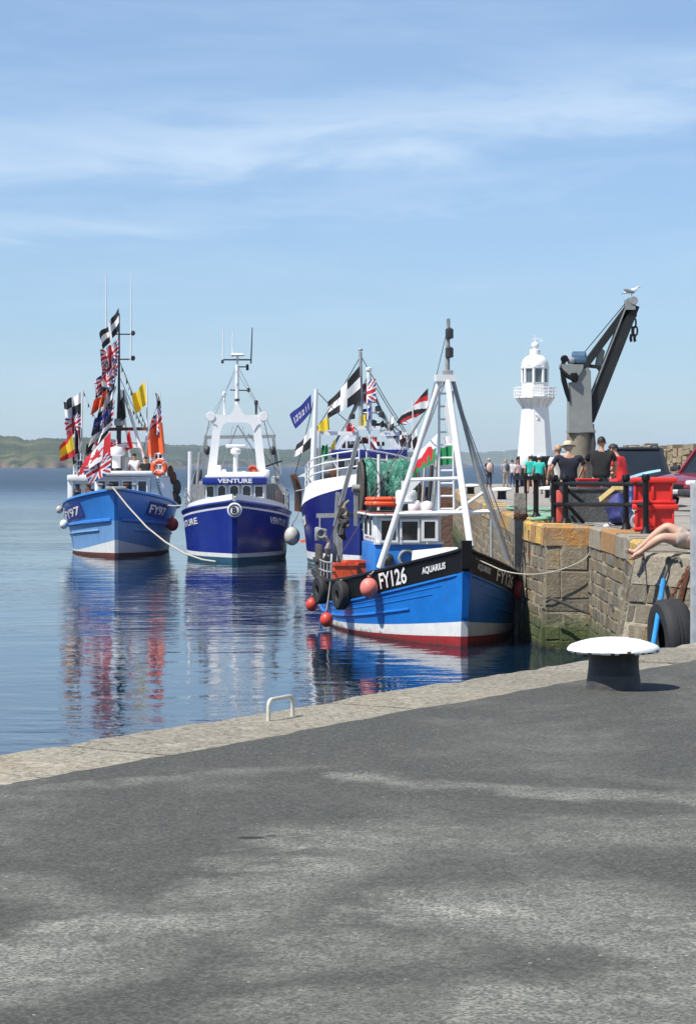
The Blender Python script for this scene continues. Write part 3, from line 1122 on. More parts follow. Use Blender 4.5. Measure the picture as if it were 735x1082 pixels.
# ------------------------------------------------------------------ boats
class Boat:
    def __init__(s, name, label, bow_px, d, phi, L, B, zmid, zbow, zstern, **k):
        s.O = Vector(((bow_px - 367.5) * d / F, d, 0))
        s.phi = R(phi)
        ang = math.atan2(-math.cos(s.phi), math.sin(s.phi))
        s.root = empty(name, s.O, ang)
        tag(s.root, label, 'fishing boat')
        s.M = Matrix.Translation(s.O) @ Matrix.Rotation(ang, 4, 'Z')
        s.Mi = s.M.inverted()
        s.L, s.B, s.zm, s.zb, s.zs = L, B, zmid, zbow, zstern
        s.tm = k.get('tm', 0.52)
        s.pd = k.get('pd', 2.4)
        s.pw = k.get('pw', 1.9)
        s.tr = k.get('transom', 0.8)
        s.rake = k.get('rake', 0.5)
        s.flare = k.get('flare', 1.25)
        s.shp = k.get('shp', 1.6)
        s.wl = k.get('wl', 0.9)
        s.stem = k.get('stem', 0.05)

    def l(s, px, py, aft):
        d = s.O.y + aft * math.cos(s.phi)
        return s.Mi @ W(px, py, d)

    def w(s, p):
        return s.M @ Vector(p)

    def zsheer(s, t):
        if t > 0.35:
            return s.zm + (s.zb - s.zm) * ((t - .35) / .65) ** s.shp
        return s.zm + (s.zs - s.zm) * ((.35 - t) / .35) ** 2

    def halfb(s, t, p, tr):
        if t > s.tm:
            u = (t - s.tm) / (1 - s.tm)
            return s.B / 2 * max(0.0, 1 - u ** p)
        u = (s.tm - t) / s.tm
        return s.B / 2 * (1 - (1 - tr) * u ** 2)

    def at(s, side, t, z, off=0.0):
        """point on the shell; side -1 starboard, +1 port"""
        zs = s.zsheer(t)
        w = z / zs
        bd = max(s.halfb(t, s.pd, s.tr), s.stem)
        bw = max(s.halfb(t, s.pw, s.tr * .85) * s.wl, s.stem)
        if w >= 0:
            y = bw + (bd - bw) * min(w, 1.15) ** s.flare
        else:
            y = bw * (1 + 0.35 * w * zs)
        x = (t - 1) * s.L + s.rake * max(w, -.3) * t ** 8
        p = Vector((x, side * y, z))
        if off:
            e = 0.01
            a = s.at(side, min(1, t + e), z) - s.at(side, t - e, z)
            b = s.at(side, t, z + .02) - s.at(side, t, z - .02)
            n = a.cross(b).normalized()
            if n.y * side < 0:
                n = -n
            p = p + n * off
        return p

    def aft_for(s, side, px, drop=0.0):
        """how far aft the gunwale line (less drop) stands at this bearing"""
        best, a = None, 0.0
        for i in range(2, 700):
            t = 1 - i / 800
            p = s.w(s.at(side, t, s.zsheer(t) - drop))
            q = (367.5 + p.x * F / p.y - px) * side
            if q >= 0:
                return i / 800 * s.L
            if best is None or q > best:
                best, a = q, i / 800 * s.L
        return a

    def tx(s, x):
        return 1 + x / s.L

    def hull(s, bands, mats):
        """bands: list of (fn(t)->z top of band, material index), from the keel up"""
        n = 40
        ts = [(i / n) ** 0.85 for i in range(n + 1)]
        mb = MB()
        rows = []
        prev = lambda t: -0.5
        rows.append((prev, None))
        for fn, m in bands:
            k = 3
            for q in range(1, k + 1):
                rows.append((lambda t, a=prev, b=fn, q=q, k=k: a(t) + (b(t) - a(t)) * q / k, m))
            prev = fn
        for side in (-1, 1):
            o = len(mb.v)
            for fn, _ in rows:
                for t in ts:
                    mb.v.append(s.at(side, t, fn(t)))
            w = len(ts)
            for r in range(len(rows) - 1):
                for i in range(n):
                    mb.face((o + r * w + i, o + r * w + i + 1, o + (r + 1) * w + i + 1, o + (r + 1) * w + i), rows[r + 1][1])
        # stem and transom strips
        w = len(ts)
        half = len(rows) * w
        for r in range(len(rows) - 1):
            for i in (0, w - 1):
                a, b = r * w + i, (r + 1) * w + i
                mb.face((a, b, half + b, half + a), rows[r + 1][1])
        return mb.build('hull', mats, s.root, smooth=35)

    def deck(s, drop, m, name='deck'):
        mb = MB()
        n = 24
        for i in range(n + 1):
            t = 0.005 + 0.985 * i / n
            z = max(0.25, s.zsheer(t) - drop)
            a, b = s.at(-1, t, z), s.at(1, t, z)
            a.y += .02
            b.y -= .02
            mb.v += [a, b]
        for i in range(n):
            mb.face((2 * i, 2 * i + 1, 2 * i + 3, 2 * i + 2))
        return mb.build(name, m, s.root, smooth=40)

    def strake(s, name, fn, r, m, t0=0.0, t1=1.0, sides=(-1, 1), off=0.0, n=36):
        for side in sides:
            pts = [s.at(side, t0 + (t1 - t0) * i / n, fn(t0 + (t1 - t0) * i / n), off) for i in range(n + 1)]
            MB().tube(pts, r, 6).build(name, m, s.root)

    def letter(s, txt, side, x0, h, fz, m, name='lettering', off=0.02, bold=0.02, sx=1.0):
        """lettering following the sheer. x0: local x where it starts as read; fz(t): z of the baseline"""
        vs, fs, wd = text_tris(txt, bold)
        mb = MB()
        sg = 1 if side < 0 else -1
        for (u, v) in vs:
            t = s.tx(x0 + sg * u * h * sx)
            mb.v.append(s.at(side, t, fz(t) + v * h, off))
        for f in fs:
            mb.face(f)
        return mb.build(name, m, s.root, smooth=0, fixn=False), wd * h * sx


def letter_fit(b, txt, side, px0, px1, h, fz, m, drop=0.35, **k):
    x0, x1 = -b.aft_for(side, px0, drop), -b.aft_for(side, px1, drop)
    _, _, wd = text_tris(txt, 0.0)
    return b.letter(txt, side, x0, h, fz, m, sx=abs(x1 - x0) / (wd * h), **k)


def flat_text(txt, origin, right, up, h, m, parent, name='lettering', bold=0.015, sx=1.0):
    vs, fs, wd = text_tris(txt, bold)
    right, up = Vector(right).normalized(), Vector(up).normalized()
    mb = MB()
    o = Vector(origin) - right * wd * h * sx / 2
    for (u, v) in vs:
        mb.v.append(o + right * u * h * sx + up * v * h)
    for f in fs:
        mb.face(f)
    return mb.build(name, m, parent, smooth=0, fixn=False)


def frame_window(boat, px0, px1, py0, py1, aft, parent, fm=WHITE2, depth=.05, out=0.03, arch=False, fw=0.05):
    """a framed pane in a house front that faces forward (+x)"""
    a, b = boat.l(px0, py1, aft), boat.l(px1, py0, aft)
    x = (a.x + b.x) / 2 + out
    y0, y1, z0, z1 = a.y, b.y, a.z, b.z
    c = ((y0 + y1) / 2, (z0 + z1) / 2)
    mb = MB()
    w, h = y1 - y0, z1 - z0
    mb.box((x, c[0], z0 - fw / 2), (depth, w + 2 * fw, fw))
    mb.box((x, c[0], z1 + fw / 2), (depth, w + 2 * fw, fw))
    mb.box((x, y0 - fw / 2, c[1]), (depth, fw, h - .004))
    mb.box((x, y1 + fw / 2, c[1]), (depth, fw, h - .004))
    if arch:
        for sy in (y0, y1):
            sg = 1 if sy == y0 else -1
            poly = [(x - .02, sy, z1), (x - .02, sy + sg * w * .28, z1), (x - .02, sy, z1 - h * .2)]
            mb.prism(poly, (0.035, 0, 0))
    f = mb.build('window', fm, parent, smooth=0)
    MB().box((x - depth * .3, c[0], c[1]), (0.012, w, h)).build('pane', GLASS, f, smooth=0)
    return f


def rails(pts, zh, r, nb, m, parent, name='guard_rail', post_every=1):
    """tubular rail over a line of deck points"""
    mb = MB()
    for k in range(nb):
        z = zh * (k + 1) / nb
        mb.tube([Vector(p) + Vector((0, 0, z)) for p in pts], r, 6)
    for i in range(0, len(pts), post_every):
        mb.tube([pts[i], Vector(pts[i]) + Vector((0, 0, zh))], r, 6)
    return mb.build(name, m, parent)


# ---- flags
def pat_cornish(u, v):
    return 0 if abs(u - .5) < .11 or abs(v - .5) < .16 else 1


def pat_union(u, v):
    x, y = u * 2 - 1, v * 2 - 1
    if abs(x) < .13 or abs(y) < .2:
        return 2
    if abs(x) < .22 or abs(y) < .34:
        return 0
    d = min(abs(x - y), abs(x + y))
    if d < .12:
        return 2
    if d < .32:
        return 0
    return 3


def pat_canada(u, v):
    if u < .25 or u > .75:
        return 2
    x, y = (u - .5) * 2, (v - .5) * 2
    r, a = math.hypot(x, y), math.atan2(x, -y)
    return 2 if r < 0.42 + 0.14 * math.cos(5 * a) + .08 * math.cos(10 * a) else 0


def pat_spain(u, v):
    return 4 if .25 < v < .75 else 2


def pat_wales(u, v):
    x, y = (u - .5) * 2, (v - .5) * 2
    q = abs(y - .25 * math.sin(5 * x)) < .42 - .28 * x * x and abs(x) < .8
    leg = abs(x) < .8 and abs(math.sin(7 * x)) > .75 and -.1 < y < .72
    return 2 if (q or leg) else (0 if v < .5 else 6)


def pat_blue_letters(u, v):
    k = (u * 7) % 1
    return 0 if .32 < v < .7 and .12 < u < .88 and (k < .22 or .46 < k < .62) and not (.45 < v < .55 and k > .4) else 3


def pat_ensign(u, v):
    return pat_union(u * 2, v * 2) if u < .5 and v < .5 else 2


def pat_george(u, v):
    if u < .5 and v < .5:
        return pat_union(u * 2, v * 2)
    return 2 if abs(u - .5) < .07 or abs(v - .5) < .1 else 0


def pat_check(u, v):
    return 1 if (u < .5) != (v < .5) else 0


def pat_diag(u, v):
    q = (u * 1.2 + v) % 1
    return 1 if q < .36 else (2 if q < .62 else 0)


def pat_plain(k):
    return lambda u, v: k


FLAGMATS = [FLAGW, FLAGK, FLAGR, FLAGB, FLAGY, FLAGO, FLAGG]
PATS = dict(cornish=pat_cornish, union=pat_union, canada=pat_canada, spain=pat_spain, wales=pat_wales, letters=pat_blue_letters,
            ensign=pat_ensign, george=pat_george, check=pat_check, diag=pat_diag, white=pat_plain(0), black=pat_plain(1), red=pat_plain(2),
            blue=pat_plain(3), yellow=pat_plain(4), orange=pat_plain(5), green=pat_plain(6))


def flag(label, pat, d, top, bot, ftop, fbot=None, wave=0.06, seed=0, group=None, nw=2.0, dd=0.5):
    """corners as seen from the quay: hoist top, hoist bottom, fly top (and fly bottom), with cloth folds in depth"""
    rnd = random.Random(seed)
    A, B = W(*top, d), W(*bot, d)
    C = W(*ftop, d + dd)
    D = W(*fbot, d + dd) if fbot else C + (B - A)
    n, k = 36, 24
    mb = MB()
    ph = rnd.uniform(0, 6)
    tilt = rnd.uniform(-.8, .8)
    for j in range(k + 1):
        v = j / k
        for i in range(n + 1):
            u = i / n
            p = (A * (1 - v) + B * v) * (1 - u) + (C * (1 - v) + D * v) * u
            a = u * nw * 2 * PI + ph + tilt * v * 2
            p = p + Vector((0.35 * wave * math.sin(a + 1) * u, wave * math.sin(a) * (u ** .6) * 2.0, wave * .5 * math.sin(a * .9 + 2 * v) * u - 0.25 * wave * math.sin(PI * u)))
            mb.v.append(p)
    fn = PATS[pat]
    w = n + 1
    for j in range(k):
        for i in range(n):
            mb.face((j * w + i, j * w + i + 1, (j + 1) * w + i + 1, (j + 1) * w + i), fn((i + .5) / n, (j + .5) / k))
    o = mb.build('flag', FLAGMATS, None, smooth=60, fixn=False)
    centre(o)
    tag(o, label, 'flag', group)
    return o


def bunting(label, a, b, d, n, sag=0.15, size=(3.0, 6.0), cols=(FLAGK, FLAGW), dd=0.0, group='strings of pennants'):
    A, B = W(*a, d), W(*b, d + dd)
    root = empty('bunting_line', (A + B) / 2)
    tag(root, label, 'bunting', group)
    o = root.location
    def P(t):
        return A.lerp(B, t) - Vector((0, 0, sag * 4 * t * (1 - t))) - o
    MB().tube([P(i / 16) for i in range(17)], 0.008, 5).build('cord', ROPE, root)
    s = d / F
    for i in range(n):
        t0 = (i + .12) / n
        t1 = (i + .88) / n
        p0, p1 = P(t0), P(t1)
        q = (p0 + p1) / 2 + Vector((-.3 * size[0] * s, random.uniform(-.05, .05), -size[1] * s))
        mb = MB()
        mb.v = [p0, p1, q + Vector((0, .02, 0)), p0 + Vector((0, .008, 0)), p1 + Vector((0, .008, 0))]
        mb.face((0, 1, 2))
        mb.face((4, 3, 2))
        mb.build('pennant', cols[i % len(cols)], root, smooth=0)


def buoy(label, c, r, m, top=None, group=None, cat='buoy', sc=(1, 1, 1.12), rope=None):
    """c: world centre; rope: world point it hangs from"""
    root = empty('buoy', Vector(c) - Vector((0, 0, r * 1.1)))
    tag(root, label, cat, group)
    up = Vector((0, 0, r * 1.1))
    prof = []
    for i in range(13):
        th = PI * i / 12
        prof.append((r * math.sin(th) * sc[0], -r * math.cos(th) * sc[2]))
    prof += [(r * .18, r * 1.2), (r * .2, r * 1.36), (0.0001, r * 1.38)]
    MB().lathe(prof, up, 18).build('float_body', m, root, smooth=50)
    MB().torus(up + Vector((0, 0, r * 1.36)), r * .16, r * .06, (1, 0, 0), 14, 6).build('eye', DARKST, root)
    if rope is not None:
        q = Vector(rope) - root.location
        s = up + Vector((0, 0, r * 1.45))
        MB().tube([s, s.lerp(q, .5) + Vector((0, 0, -.02)), q], 0.014, 6).build('lanyard', ROPE, root)
    return root


def tyre(label, c, Rr, r, axis, rope=None, group=None, wid=1.0):
    root = empty('tyre_fender', Vector(c) - Vector((0, 0, Rr)))
    tag(root, label, 'tyre', group)
    up = Vector((0, 0, Rr))
    ax = Vector(axis).normalized()
    w = r * wid
    # a real tyre section: bead, sidewall, shoulder, tread with grooves
    ri = Rr - 2 * r
    sec = [(ri, -w * .55), (ri + .25 * r, -w * .85), (ri + r, -w), (Rr - .35 * r, -w * .95), (Rr - .08 * r, -w * .72), (Rr, -w * .5), (Rr, -w * .2), (Rr - .05 * r, -w * .17), (Rr - .05 * r, -w * .1), (Rr, -w * .07),
           (Rr, w * .07), (Rr - .05 * r, w * .1), (Rr - .05 * r, w * .17), (Rr, w * .2), (Rr, w * .5), (Rr - .08 * r, w * .72), (Rr - .35 * r, w * .95), (ri + r, w), (ri + .25 * r, w * .85), (ri, w * .55),
           (ri + .15 * r, w * .45), (Rr - .3 * r, w * .7), (Rr - .22 * r, 0), (Rr - .3 * r, -w * .7), (ri + .15 * r, -w * .45)]
    q = Vector((0, 0, 1)).rotation_difference(ax).to_matrix()
    n = 36
    mb = MB()
    for i in range(n):
        a = 2 * PI * i / n
        for (rr, zz) in sec:
            mb.v.append(q @ Vector((rr * math.cos(a), rr * math.sin(a), zz)) + up)
    k = len(sec)
    for i in range(n):
        i2 = (i + 1) % n
        for j in range(k):
            j2 = (j + 1) % k
            mb.face((i * k + j, i2 * k + j, i2 * k + j2, i * k + j2))
    mb.build('tyre_body', RUBBER, root, smooth=35)
    if rope is not None:
        p = Vector(rope) - root.location
        MB().tube([up + Vector((0, 0, Rr - 1.8 * r)), up + Vector((0, 0, Rr + .02)), p], 0.018, 6).build('rope', ROPE, root)
    return root


def antenna(parent, base, top, m=WHITE2, r=0.02):
    MB().tube([base, Vector(base).lerp(Vector(top), .5), top], [r, r * .8, r * .6], 6).build('antenna', m, parent)


def lifebuoy(label, c, R1, r, axis, m=ORANGE, group=None):
    root = empty('lifebuoy', Vector(c) - Vector((0, 0, R1)))
    tag(root, label, 'lifebuoy', group)
    MB().torus((0, 0, R1), R1, r, axis, 28, 10).build('ring', m, root)
    q = Vector((0, 0, 1)).rotation_difference(Vector(axis).normalized())
    for k in range(4):
        a = PI / 4 + k * PI / 2
        p = q @ Vector((R1 * math.cos(a), R1 * math.sin(a), 0))
        t = q @ Vector((-math.sin(a), math.cos(a), 0))
        MB().torus(p + Vector((0, 0, R1)), r * 1.03, r * .12, t, 16, 8).build('band', WHITE2, root)
    return root
# ================================================================== the near blue boat
def near_boat():
    b = Boat('fishing_boat', 'bright blue boat numbered FY126 with black bulwark, nearest to the quay', 490, 45.1, 6.6, 11.0, 4.25,
             1.0, 1.95, 1.02, tm=.34, pd=2.85, pw=2.5, transom=.9, rake=.28, flare=1.15, shp=2.15, wl=.93, stem=.07)
    r = b.root
    zr = lambda t: 0.03 + 0.19 * max(0, t) ** 3.5
    zw = lambda t: zr(t) + 0.10 + 0.20 * max(0, t) ** 3
    zk = lambda t: b.zsheer(t) - 0.44
    b.hull([(zr, 0), (zw, 1), (zk, 2), (lambda t: b.zsheer(t), 3)], [RED_AF, HULLW, AQUA_BLUE, BLACK])
    b.deck(0.55, DECK)
    b.strake('gunwale', lambda t: b.zsheer(t) + .015, 0.04, BLACK, 0, 1)
    b.strake('rubbing_strake', lambda t: b.zsheer(t) - .46, 0.03, AQUA_BLUE, 0, .985)
    b.strake('rubbing_strake', lambda t: .5 * zw(t) + .5 * zk(t) - .08, 0.032, AQUA_BLUE, 0, .87)
    b.strake('plank_ridge', lambda t: .28 * zw(t) + .72 * zk(t) - .04, 0.012, AQUA_BLUE, .25, .93)
    b.strake('plank_ridge', lambda t: .15 * zw(t) + .85 * zk(t) - .02, 0.010, AQUA_BLUE, .25, .95)
    st = MB()
    p0, p1 = b.at(1, 1, .0), b.at(1, 1, 1.95)
    pm = b.at(1, 1, .62)
    st.hexa([(pm.x - .05, -.065, .6), (pm.x + .03, -.065, .6), (pm.x + .03, .065, .6), (pm.x - .05, .065, .6),
             (p1.x - .05, -.085, 1.52), (p1.x + .02, -.085, 1.52), (p1.x + .02, .085, 1.52), (p1.x - .05, .085, 1.52)])
    st.m = [0] * 6
    st.box((p1.x - .02, 0, 1.86), (.2, .2, .55), 1)
    st.build('stem_post', [AQUA_BLUE, BLACK], r, smooth=0)
    fz = lambda t: b.zsheer(t) - .37
    letter_fit(b, 'FY126', -1, 403, 432.5, 0.335, fz, WHITE2, bold=.02)
    letter_fit(b, 'AQUARIUS', -1, 447, 473, 0.16, lambda t: b.zsheer(t) - .30, WHITE2, bold=.03)
    letter_fit(b, 'AQUARIUS', 1, 503, 517, 0.15, lambda t: b.zsheer(t) - .32, WHITE2, bold=.02)
    letter_fit(b, 'FY126', 1, 523, 540, 0.27, fz, WHITE2, bold=.02)
    # wheelhouse: white top on blue base
    aft = 4.7
    a0 = b.l(398, 575, aft)
    a1 = b.l(467, 545, aft)
    x1, x0 = a0.x, a0.x - 2.3
    y0, y1, zl, zt = a0.y - .02, a1.y, a0.z, a1.z
    base = MB()
    base.box(((x0 + x1) / 2, (y0 + y1) / 2, (zl + .35) / 2), (x1 - x0 + .06, y1 - y0 + .06, zl - .35), bev=.03)
    wh = base.build('wheelhouse_base', AQUA_HOUSE, r)
    top = MB()
    top.box(((x0 + x1) / 2, (y0 + y1) / 2, (zl + zt) / 2 + .003), (x1 - x0, y1 - y0, zt - zl), bev=.04)
    top.box((x1 + .02, (y0 + y1) / 2, zl + .02), (.08, y1 - y0 + .1, .05))
    wt = top.build('wheelhouse', WHITE2, r)
    MB().box(((x0 + x1) / 2 + .05, (y0 + y1) / 2, zt + .035), (x1 - x0 + .3, y1 - y0 + .22, .065), bev=.025).build('roof', DECKRED, wt)
    MB().box(((x0 + x1) / 2 + .05, (y0 + y1) / 2, zt + .018), (x1 - x0 + .34, y1 - y0 + .26, .05), bev=.02).build('roof_edge', WHITE2, wt)
    frame_window(b, 402.5, 418, 550, 571, aft, wt, fw=.045)
    frame_window(b, 424, 441, 551, 571, aft, wt, fw=.045)
    frame_window(b, 447.5, 459.5, 551, 569, aft, wt, fw=.06)
    for k, xx in enumerate((x1 - .65, x1 - 1.55)):
        f = MB().box((xx, y0 - .012, (zl + zt) / 2 + .05), (.62, .03, .46)).build('window', WHITE2, wt, smooth=0)
        MB().box((xx, y0 - .022, (zl + zt) / 2 + .05), (.5, .03, .36)).build('pane', GLASS, f, smooth=0)
    MB().tube([(x1 - .1, y0 - .07, zl + .1), (x1 - .1, y0 - .07, zt - .1)], .015, 6).build('grab_rail', WHITE2, wt)
    # portholes and fittings on the base front
    px = b.l(430, 590, aft)
    MB().torus((x1 + .06, px.y, px.z), .17, .035, (1, 0, 0), 20, 8).build('porthole', GREYST, wh)
    q = b.l(409, 591, aft)
    MB().lathe([(.13, 0), (.14, .05), (.09, .10), (.03, .13), (.03, .2), (0.001, .2)], (x1 + .04, q.y, q.z), 14, axis=(1, 0, 0)).build('winch_head', DARKST, wh)
    # tripod mast
    apex_aft = 2.2
    ap = b.l(471, 401, apex_aft)
    lf = b.at(-1, b.tx(-2.75), b.zsheer(b.tx(-2.75)))
    lf = Vector(b.l(401, 600, 2.6))
    rf = Vector(b.l(536, 592, 2.5))
    bf = Vector((b.l(497, 578, .15)))
    mast = MB()
    mast.tube([lf, ap + Vector((0, -.12, 0))], [.072, .055], 10)
    mast.tube([bf, ap + Vector((0.05, .02, 0))], [.072, .06], 10)
    mast.box(ap + Vector((0, -.02, .03)), (.24, .42, .14))
    mo = mast.build('tripod_mast', WHITE2, r)
    MB().tube([rf, rf.lerp(ap, .5), ap + Vector((0, .14, 0))], [.055, .05, .045], 10).build('mast_leg', GREYST, mo)
    # crossbars
    cb = MB()
    def on(p, q, py):
        zt_ = None
        t = 0
        for i in range(101):
            w_ = b.w(p.lerp(q, i / 100))
            yy = 490 - (w_.z - CAMZ) * F / w_.y
            if yy <= py:
                return p.lerp(q, i / 100)
        return q
    c1, c2, c3 = on(lf, ap, 544), on(rf, ap, 542), on(bf, ap, 543)
    cb.tube([c1, c2], .05, 8)
    cb.tube([c1, c3], .035, 8)
    d1, d2 = on(lf, ap, 508), on(bf, ap, 506)
    cb.tube([d1, d2 + Vector((0, .05, 0))], .038, 8)
    cb.tube([c2 + Vector((0, -.75, 0)), on(rf, ap, 521)], .035, 8)
    cb.build('crossbar', WHITE2, mo)
    # ladder up the middle
    ld = MB()
    l0, l1 = b.l(463.5, 543, 2.6), b.l(463.8, 413, 2.3)
    m0, m1 = b.l(479.5, 543, 2.6), b.l(478, 413, 2.3)
    ld.tube([l0, l1], .028, 6)
    ld.tube([m0, m1], .028, 6)
    for i in range(10):
        t = (i + .4) / 9.6
        ld.tube([l0.lerp(l1, t), m0.lerp(m1, t)], .02, 6)
    ld.build('ladder', WHITE2, mo)
    pl = MB()
    pl.prism([b.l(471, 424, 2.05), b.l(479, 424, 2.05), b.l(482, 465, 2.05), b.l(476, 466, 2.05), b.l(470, 440, 2.05)], (-.04, 0, 0))
    pl.build('mast_plate', WHITE2, mo, smooth=0)
    pole = MB()
    t0, t1 = b.l(472, 399, 2.2), b.l(473.5, 340, 2.2)
    pole.tube([t0, t1], [.06, .035], 10)
    pole.box(t1, (.06, .07, .14))
    po = pole.build('mast_pole', GREYST, mo)
    for py in (352, 372):
        q = b.l(474.6, py, 2.15)
        MB().lathe([(.03, -.12), (.085, -.1), (.085, .08), (.03, .12)], q, 12).build('mast_lamp', DARKST, po)
    MB().box(b.l(472.5, 394, 2.2), (.16, .22, .12), bev=.02).build('mast_collar', GREYST, po)
    # radar on its bracket
    br = MB()
    br.prism([b.l(424, 508, 2.7), b.l(445, 508, 2.7), b.l(424, 529, 2.7)], (-.05, 0, 0))
    br.box(b.l(428, 531, 3.0), (.4, .36, .05))
    br.build('radar_bracket', WHITE2, mo, smooth=0)
    rd = b.l(429, 529, 3.2)
    MB().lathe([(.1, -.04), (.22, -.02), (.235, .06), (.23, .18), (.19, .225), (0.001, .235)], rd, 20).build('radar_dome', WHITE2, mo, smooth=40)
    # foredeck hatch and boxes
    hp_ = b.l(472, 584, 1.6)
    ht = MB()
    zz = hp_.z
    ht.hexa([(-2.3, -.75, zz - .5), (-.75, -.2, zz - .3), (-.75, .05, zz - .3), (-2.3, .1, zz - .5), (-2.3, -.7, zz + .02), (-.9, -.2, zz + .14), (-.9, .02, zz + .14), (-2.3, .1, zz + .02)])
    ht.build('foredeck_hatch', WHITE2, r, smooth=0)
    for px, py, aftq, s in ((438, 535, 5.4, .15), (451, 537, 5.4, .16)):
        q = b.l(px, py + 5, aftq)
        MB().lathe([(s * .6, -.1), (s, 0), (s, s), (s * .7, s * 1.5), (0.001, s * 1.7)], q, 14).build('roof_vent', WHITE2, wt, smooth=40)
    # life float rack
    c = b.l(404, 541, 5.6)
    rk = MB()
    for dx in (-.35, .35):
        for dy in (-.3, .3):
            rk.tube([c + Vector((dx, dy, -.16)), c + Vector((dx, dy, .1))], .03, 6)
    rk.box(c + Vector((0, 0, .0)), (.8, .68, .06))
    rk.build('float_rack', DARKST, wt)
    # side rail aft
    pts = []
    for t in (0.18, .25, .31, .37, .43, .49):
        p = b.at(-1, t, b.zsheer(t))
        p.y += .06
        pts.append(p)
    rails(pts, .42, .02, 2, GREYST, r)
    # stern gallows of grey steel
    g = MB()
    e0, e1 = b.l(351, 640, 8.4), b.l(353, 545, 8.4)
    g.bar(e0 + Vector((0, 0, .2)), b.l(357, 520, 8.4), .10, .10)
    g.bar(b.l(354, 556, 8.2), b.l(379, 460, 8.2), .10, .10)
    g.bar(b.l(334, 545, 8.4), b.l(425, 543, 8.4), .10, .10)
    g.bar(b.l(360, 620, 8.3), b.l(358, 548, 8.3), .12, .12)
    g.bar(b.l(434, 600, 8.4), b.l(434, 500, 8.4), .10, .10)
    gl = g.build('gallows', GREYST, r, smooth=0)
    bk = MB()
    q = b.l(338, 560, 8.2)
    bk.tube([b.l(338, 547, 8.2), q], .025, 6)
    bk.box(q + Vector((0, -.05, -.1)), (.1, .15, .34), bev=.04)
    bk.box(q + Vector((0, .10, -.12)), (.1, .13, .3), bev=.04)
    bk.torus(q + Vector((.07, .02, -.08)), .1, .03, (1, 0, 0), 14, 6)
    bk.build('hanging_block', GREYST, gl)
    for k, (px, py, h) in enumerate(((346, 612, 1.0), (362, 570, .9), (365, 556, .6))):
        p = b.l(px, py, 8.1)
        mb = MB()
        rnd = random.Random(k)
        pp = [p + Vector((rnd.uniform(-.05, .05), rnd.uniform(-.08, .08), h * i / 7)) for i in range(8)]
        mb.tube(pp, [.05, .09, .07, .1, .06, .08, .05, .03], 7)
        mb.build('hanging_net', NETROPE if k != 1 else DROPE, gl)
    MB().tube([b.l(400, 545, 7.3), b.l(400, 480, 7.3)], .035, 8).build('whip_pole', WHITE2, r)
    # trawl door lashed at the quarter
    td = MB()
    p = b.l(345, 600, 8.2)
    td.box(p + Vector((0, -.18, .08)), (1.0, .09, .95), bev=.03)
    td.box(p + Vector((0, -.25, .2)), (.9, .06, .08))
    td.build('trawl_door', DTIMBER, r)
    # net drum
    dl, dr = b.l(381, 516, 7.9), b.l(439, 515, 7.9)
    dm = MB()
    dm.tube([(dl.x, dl.y - .2, dl.z), (dl.x, dr.y + .2, dl.z)], .09, 12)
    do = dm.build('net_drum', GREYST, r, smooth=35)
    for sg, yy in ((-1, dl.y), (1, dr.y)):
        MB().lathe([(.64, -.03), (.66, 0), (.64, .03)], (dl.x, yy, dl.z), 28, axis=(0, 1, 0)).build('drum_flange', DTIMBER, do, smooth=35)
        MB().bar((dl.x, yy + sg * .12, dl.z), (dl.x, yy + sg * .12, 2.2), .08, .08).build('drum_post', GREYST, do, smooth=0)
    nm = MB()
    rnd = random.Random(5)
    n, k = 48, 30
    yy0, yy1 = dl.y + .06, dr.y - .05
    for i in range(k + 1):
        y = yy0 + (yy1 - yy0) * i / k
        for j in range(n):
            a = 2 * PI * j / n
            rr = .64 + .05 * math.sin(3 * i / k * PI + 1) + .03 * math.sin(a * 9 + i * 1.1) + rnd.uniform(-.022, .022)
            drop = 0.5 * max(0, -math.sin(a)) ** 2
            nm.v.append(Vector((dl.x + rr * math.cos(a), y, dl.z + rr * math.sin(a) * (1 + drop))))
    for i in range(k):
        for j in range(n):
            j2 = (j + 1) % n
            nm.face((i * n + j, i * n + j2, (i + 1) * n + j2, (i + 1) * n + j))
    nm.build('wound_net', NET, do, smooth=50)
    # stays
    for (p, q) in ((ap, b.l(378, 545, 8.2)), (ap, b.l(434, 500, 8.4)), (ap + Vector((0, .1, 0)), rf + Vector((.3, 0, .4)))):
        MB().tube([p, q], .012, 5).build('stay', GREYST, mo)
    for p, q in (((474, 398), (497, 580)), ((468, 402), (352, 600)), ((379, 461), (341, 600)), ((379, 461), (425, 545)), ((473, 345), (436, 500)), ((480, 410), (541, 596))):
        MB().tube([b.l(*p, 2.4), b.l((p[0] + q[0]) / 2, (p[1] + q[1]) / 2 + 2, 3.4), b.l(*q, 4.2 if q[0] > 400 else 8.0)], .011, 5).build('stay', GREYST, mo)
    # hanging lines and dark coils by the gallows
    for k, (px, py0, py1) in enumerate(((445, 545, 488), (452, 543, 492), (457, 545, 486), (447, 560, 515))):
        MB().tube([b.l(px, py0, 6.5), b.l(px + 2, (py0 + py1) / 2, 6.4), b.l(px + 4, py1, 6.5)], .03 + .015 * (k % 2), 6).build('hanging_line', [ROPE, DROPE, ROPE, DROPE][k], gl)

    # ---- things on and around the boat
    lifef = empty('life_float', b.w(c + Vector((0, 0, .14))), r.rotation_euler.z)
    tag(lifef, 'orange rectangular life float on a black rack over the near blue boat', 'life float')
    fl = MB()
    pts = []
    for i in range(28):
        a = 2 * PI * i / 28
        ca, sa = math.cos(a), math.sin(a)
        pts.append((.42 * abs(ca) ** .5 * math.copysign(1, ca), .33 * abs(sa) ** .5 * math.copysign(1, sa), .05))
    fl.tube(pts, .06, 10, closed=True)
    fl.tube([Vector(p) + Vector((0, 0, .10)) for p in pts], .045, 10, closed=True)
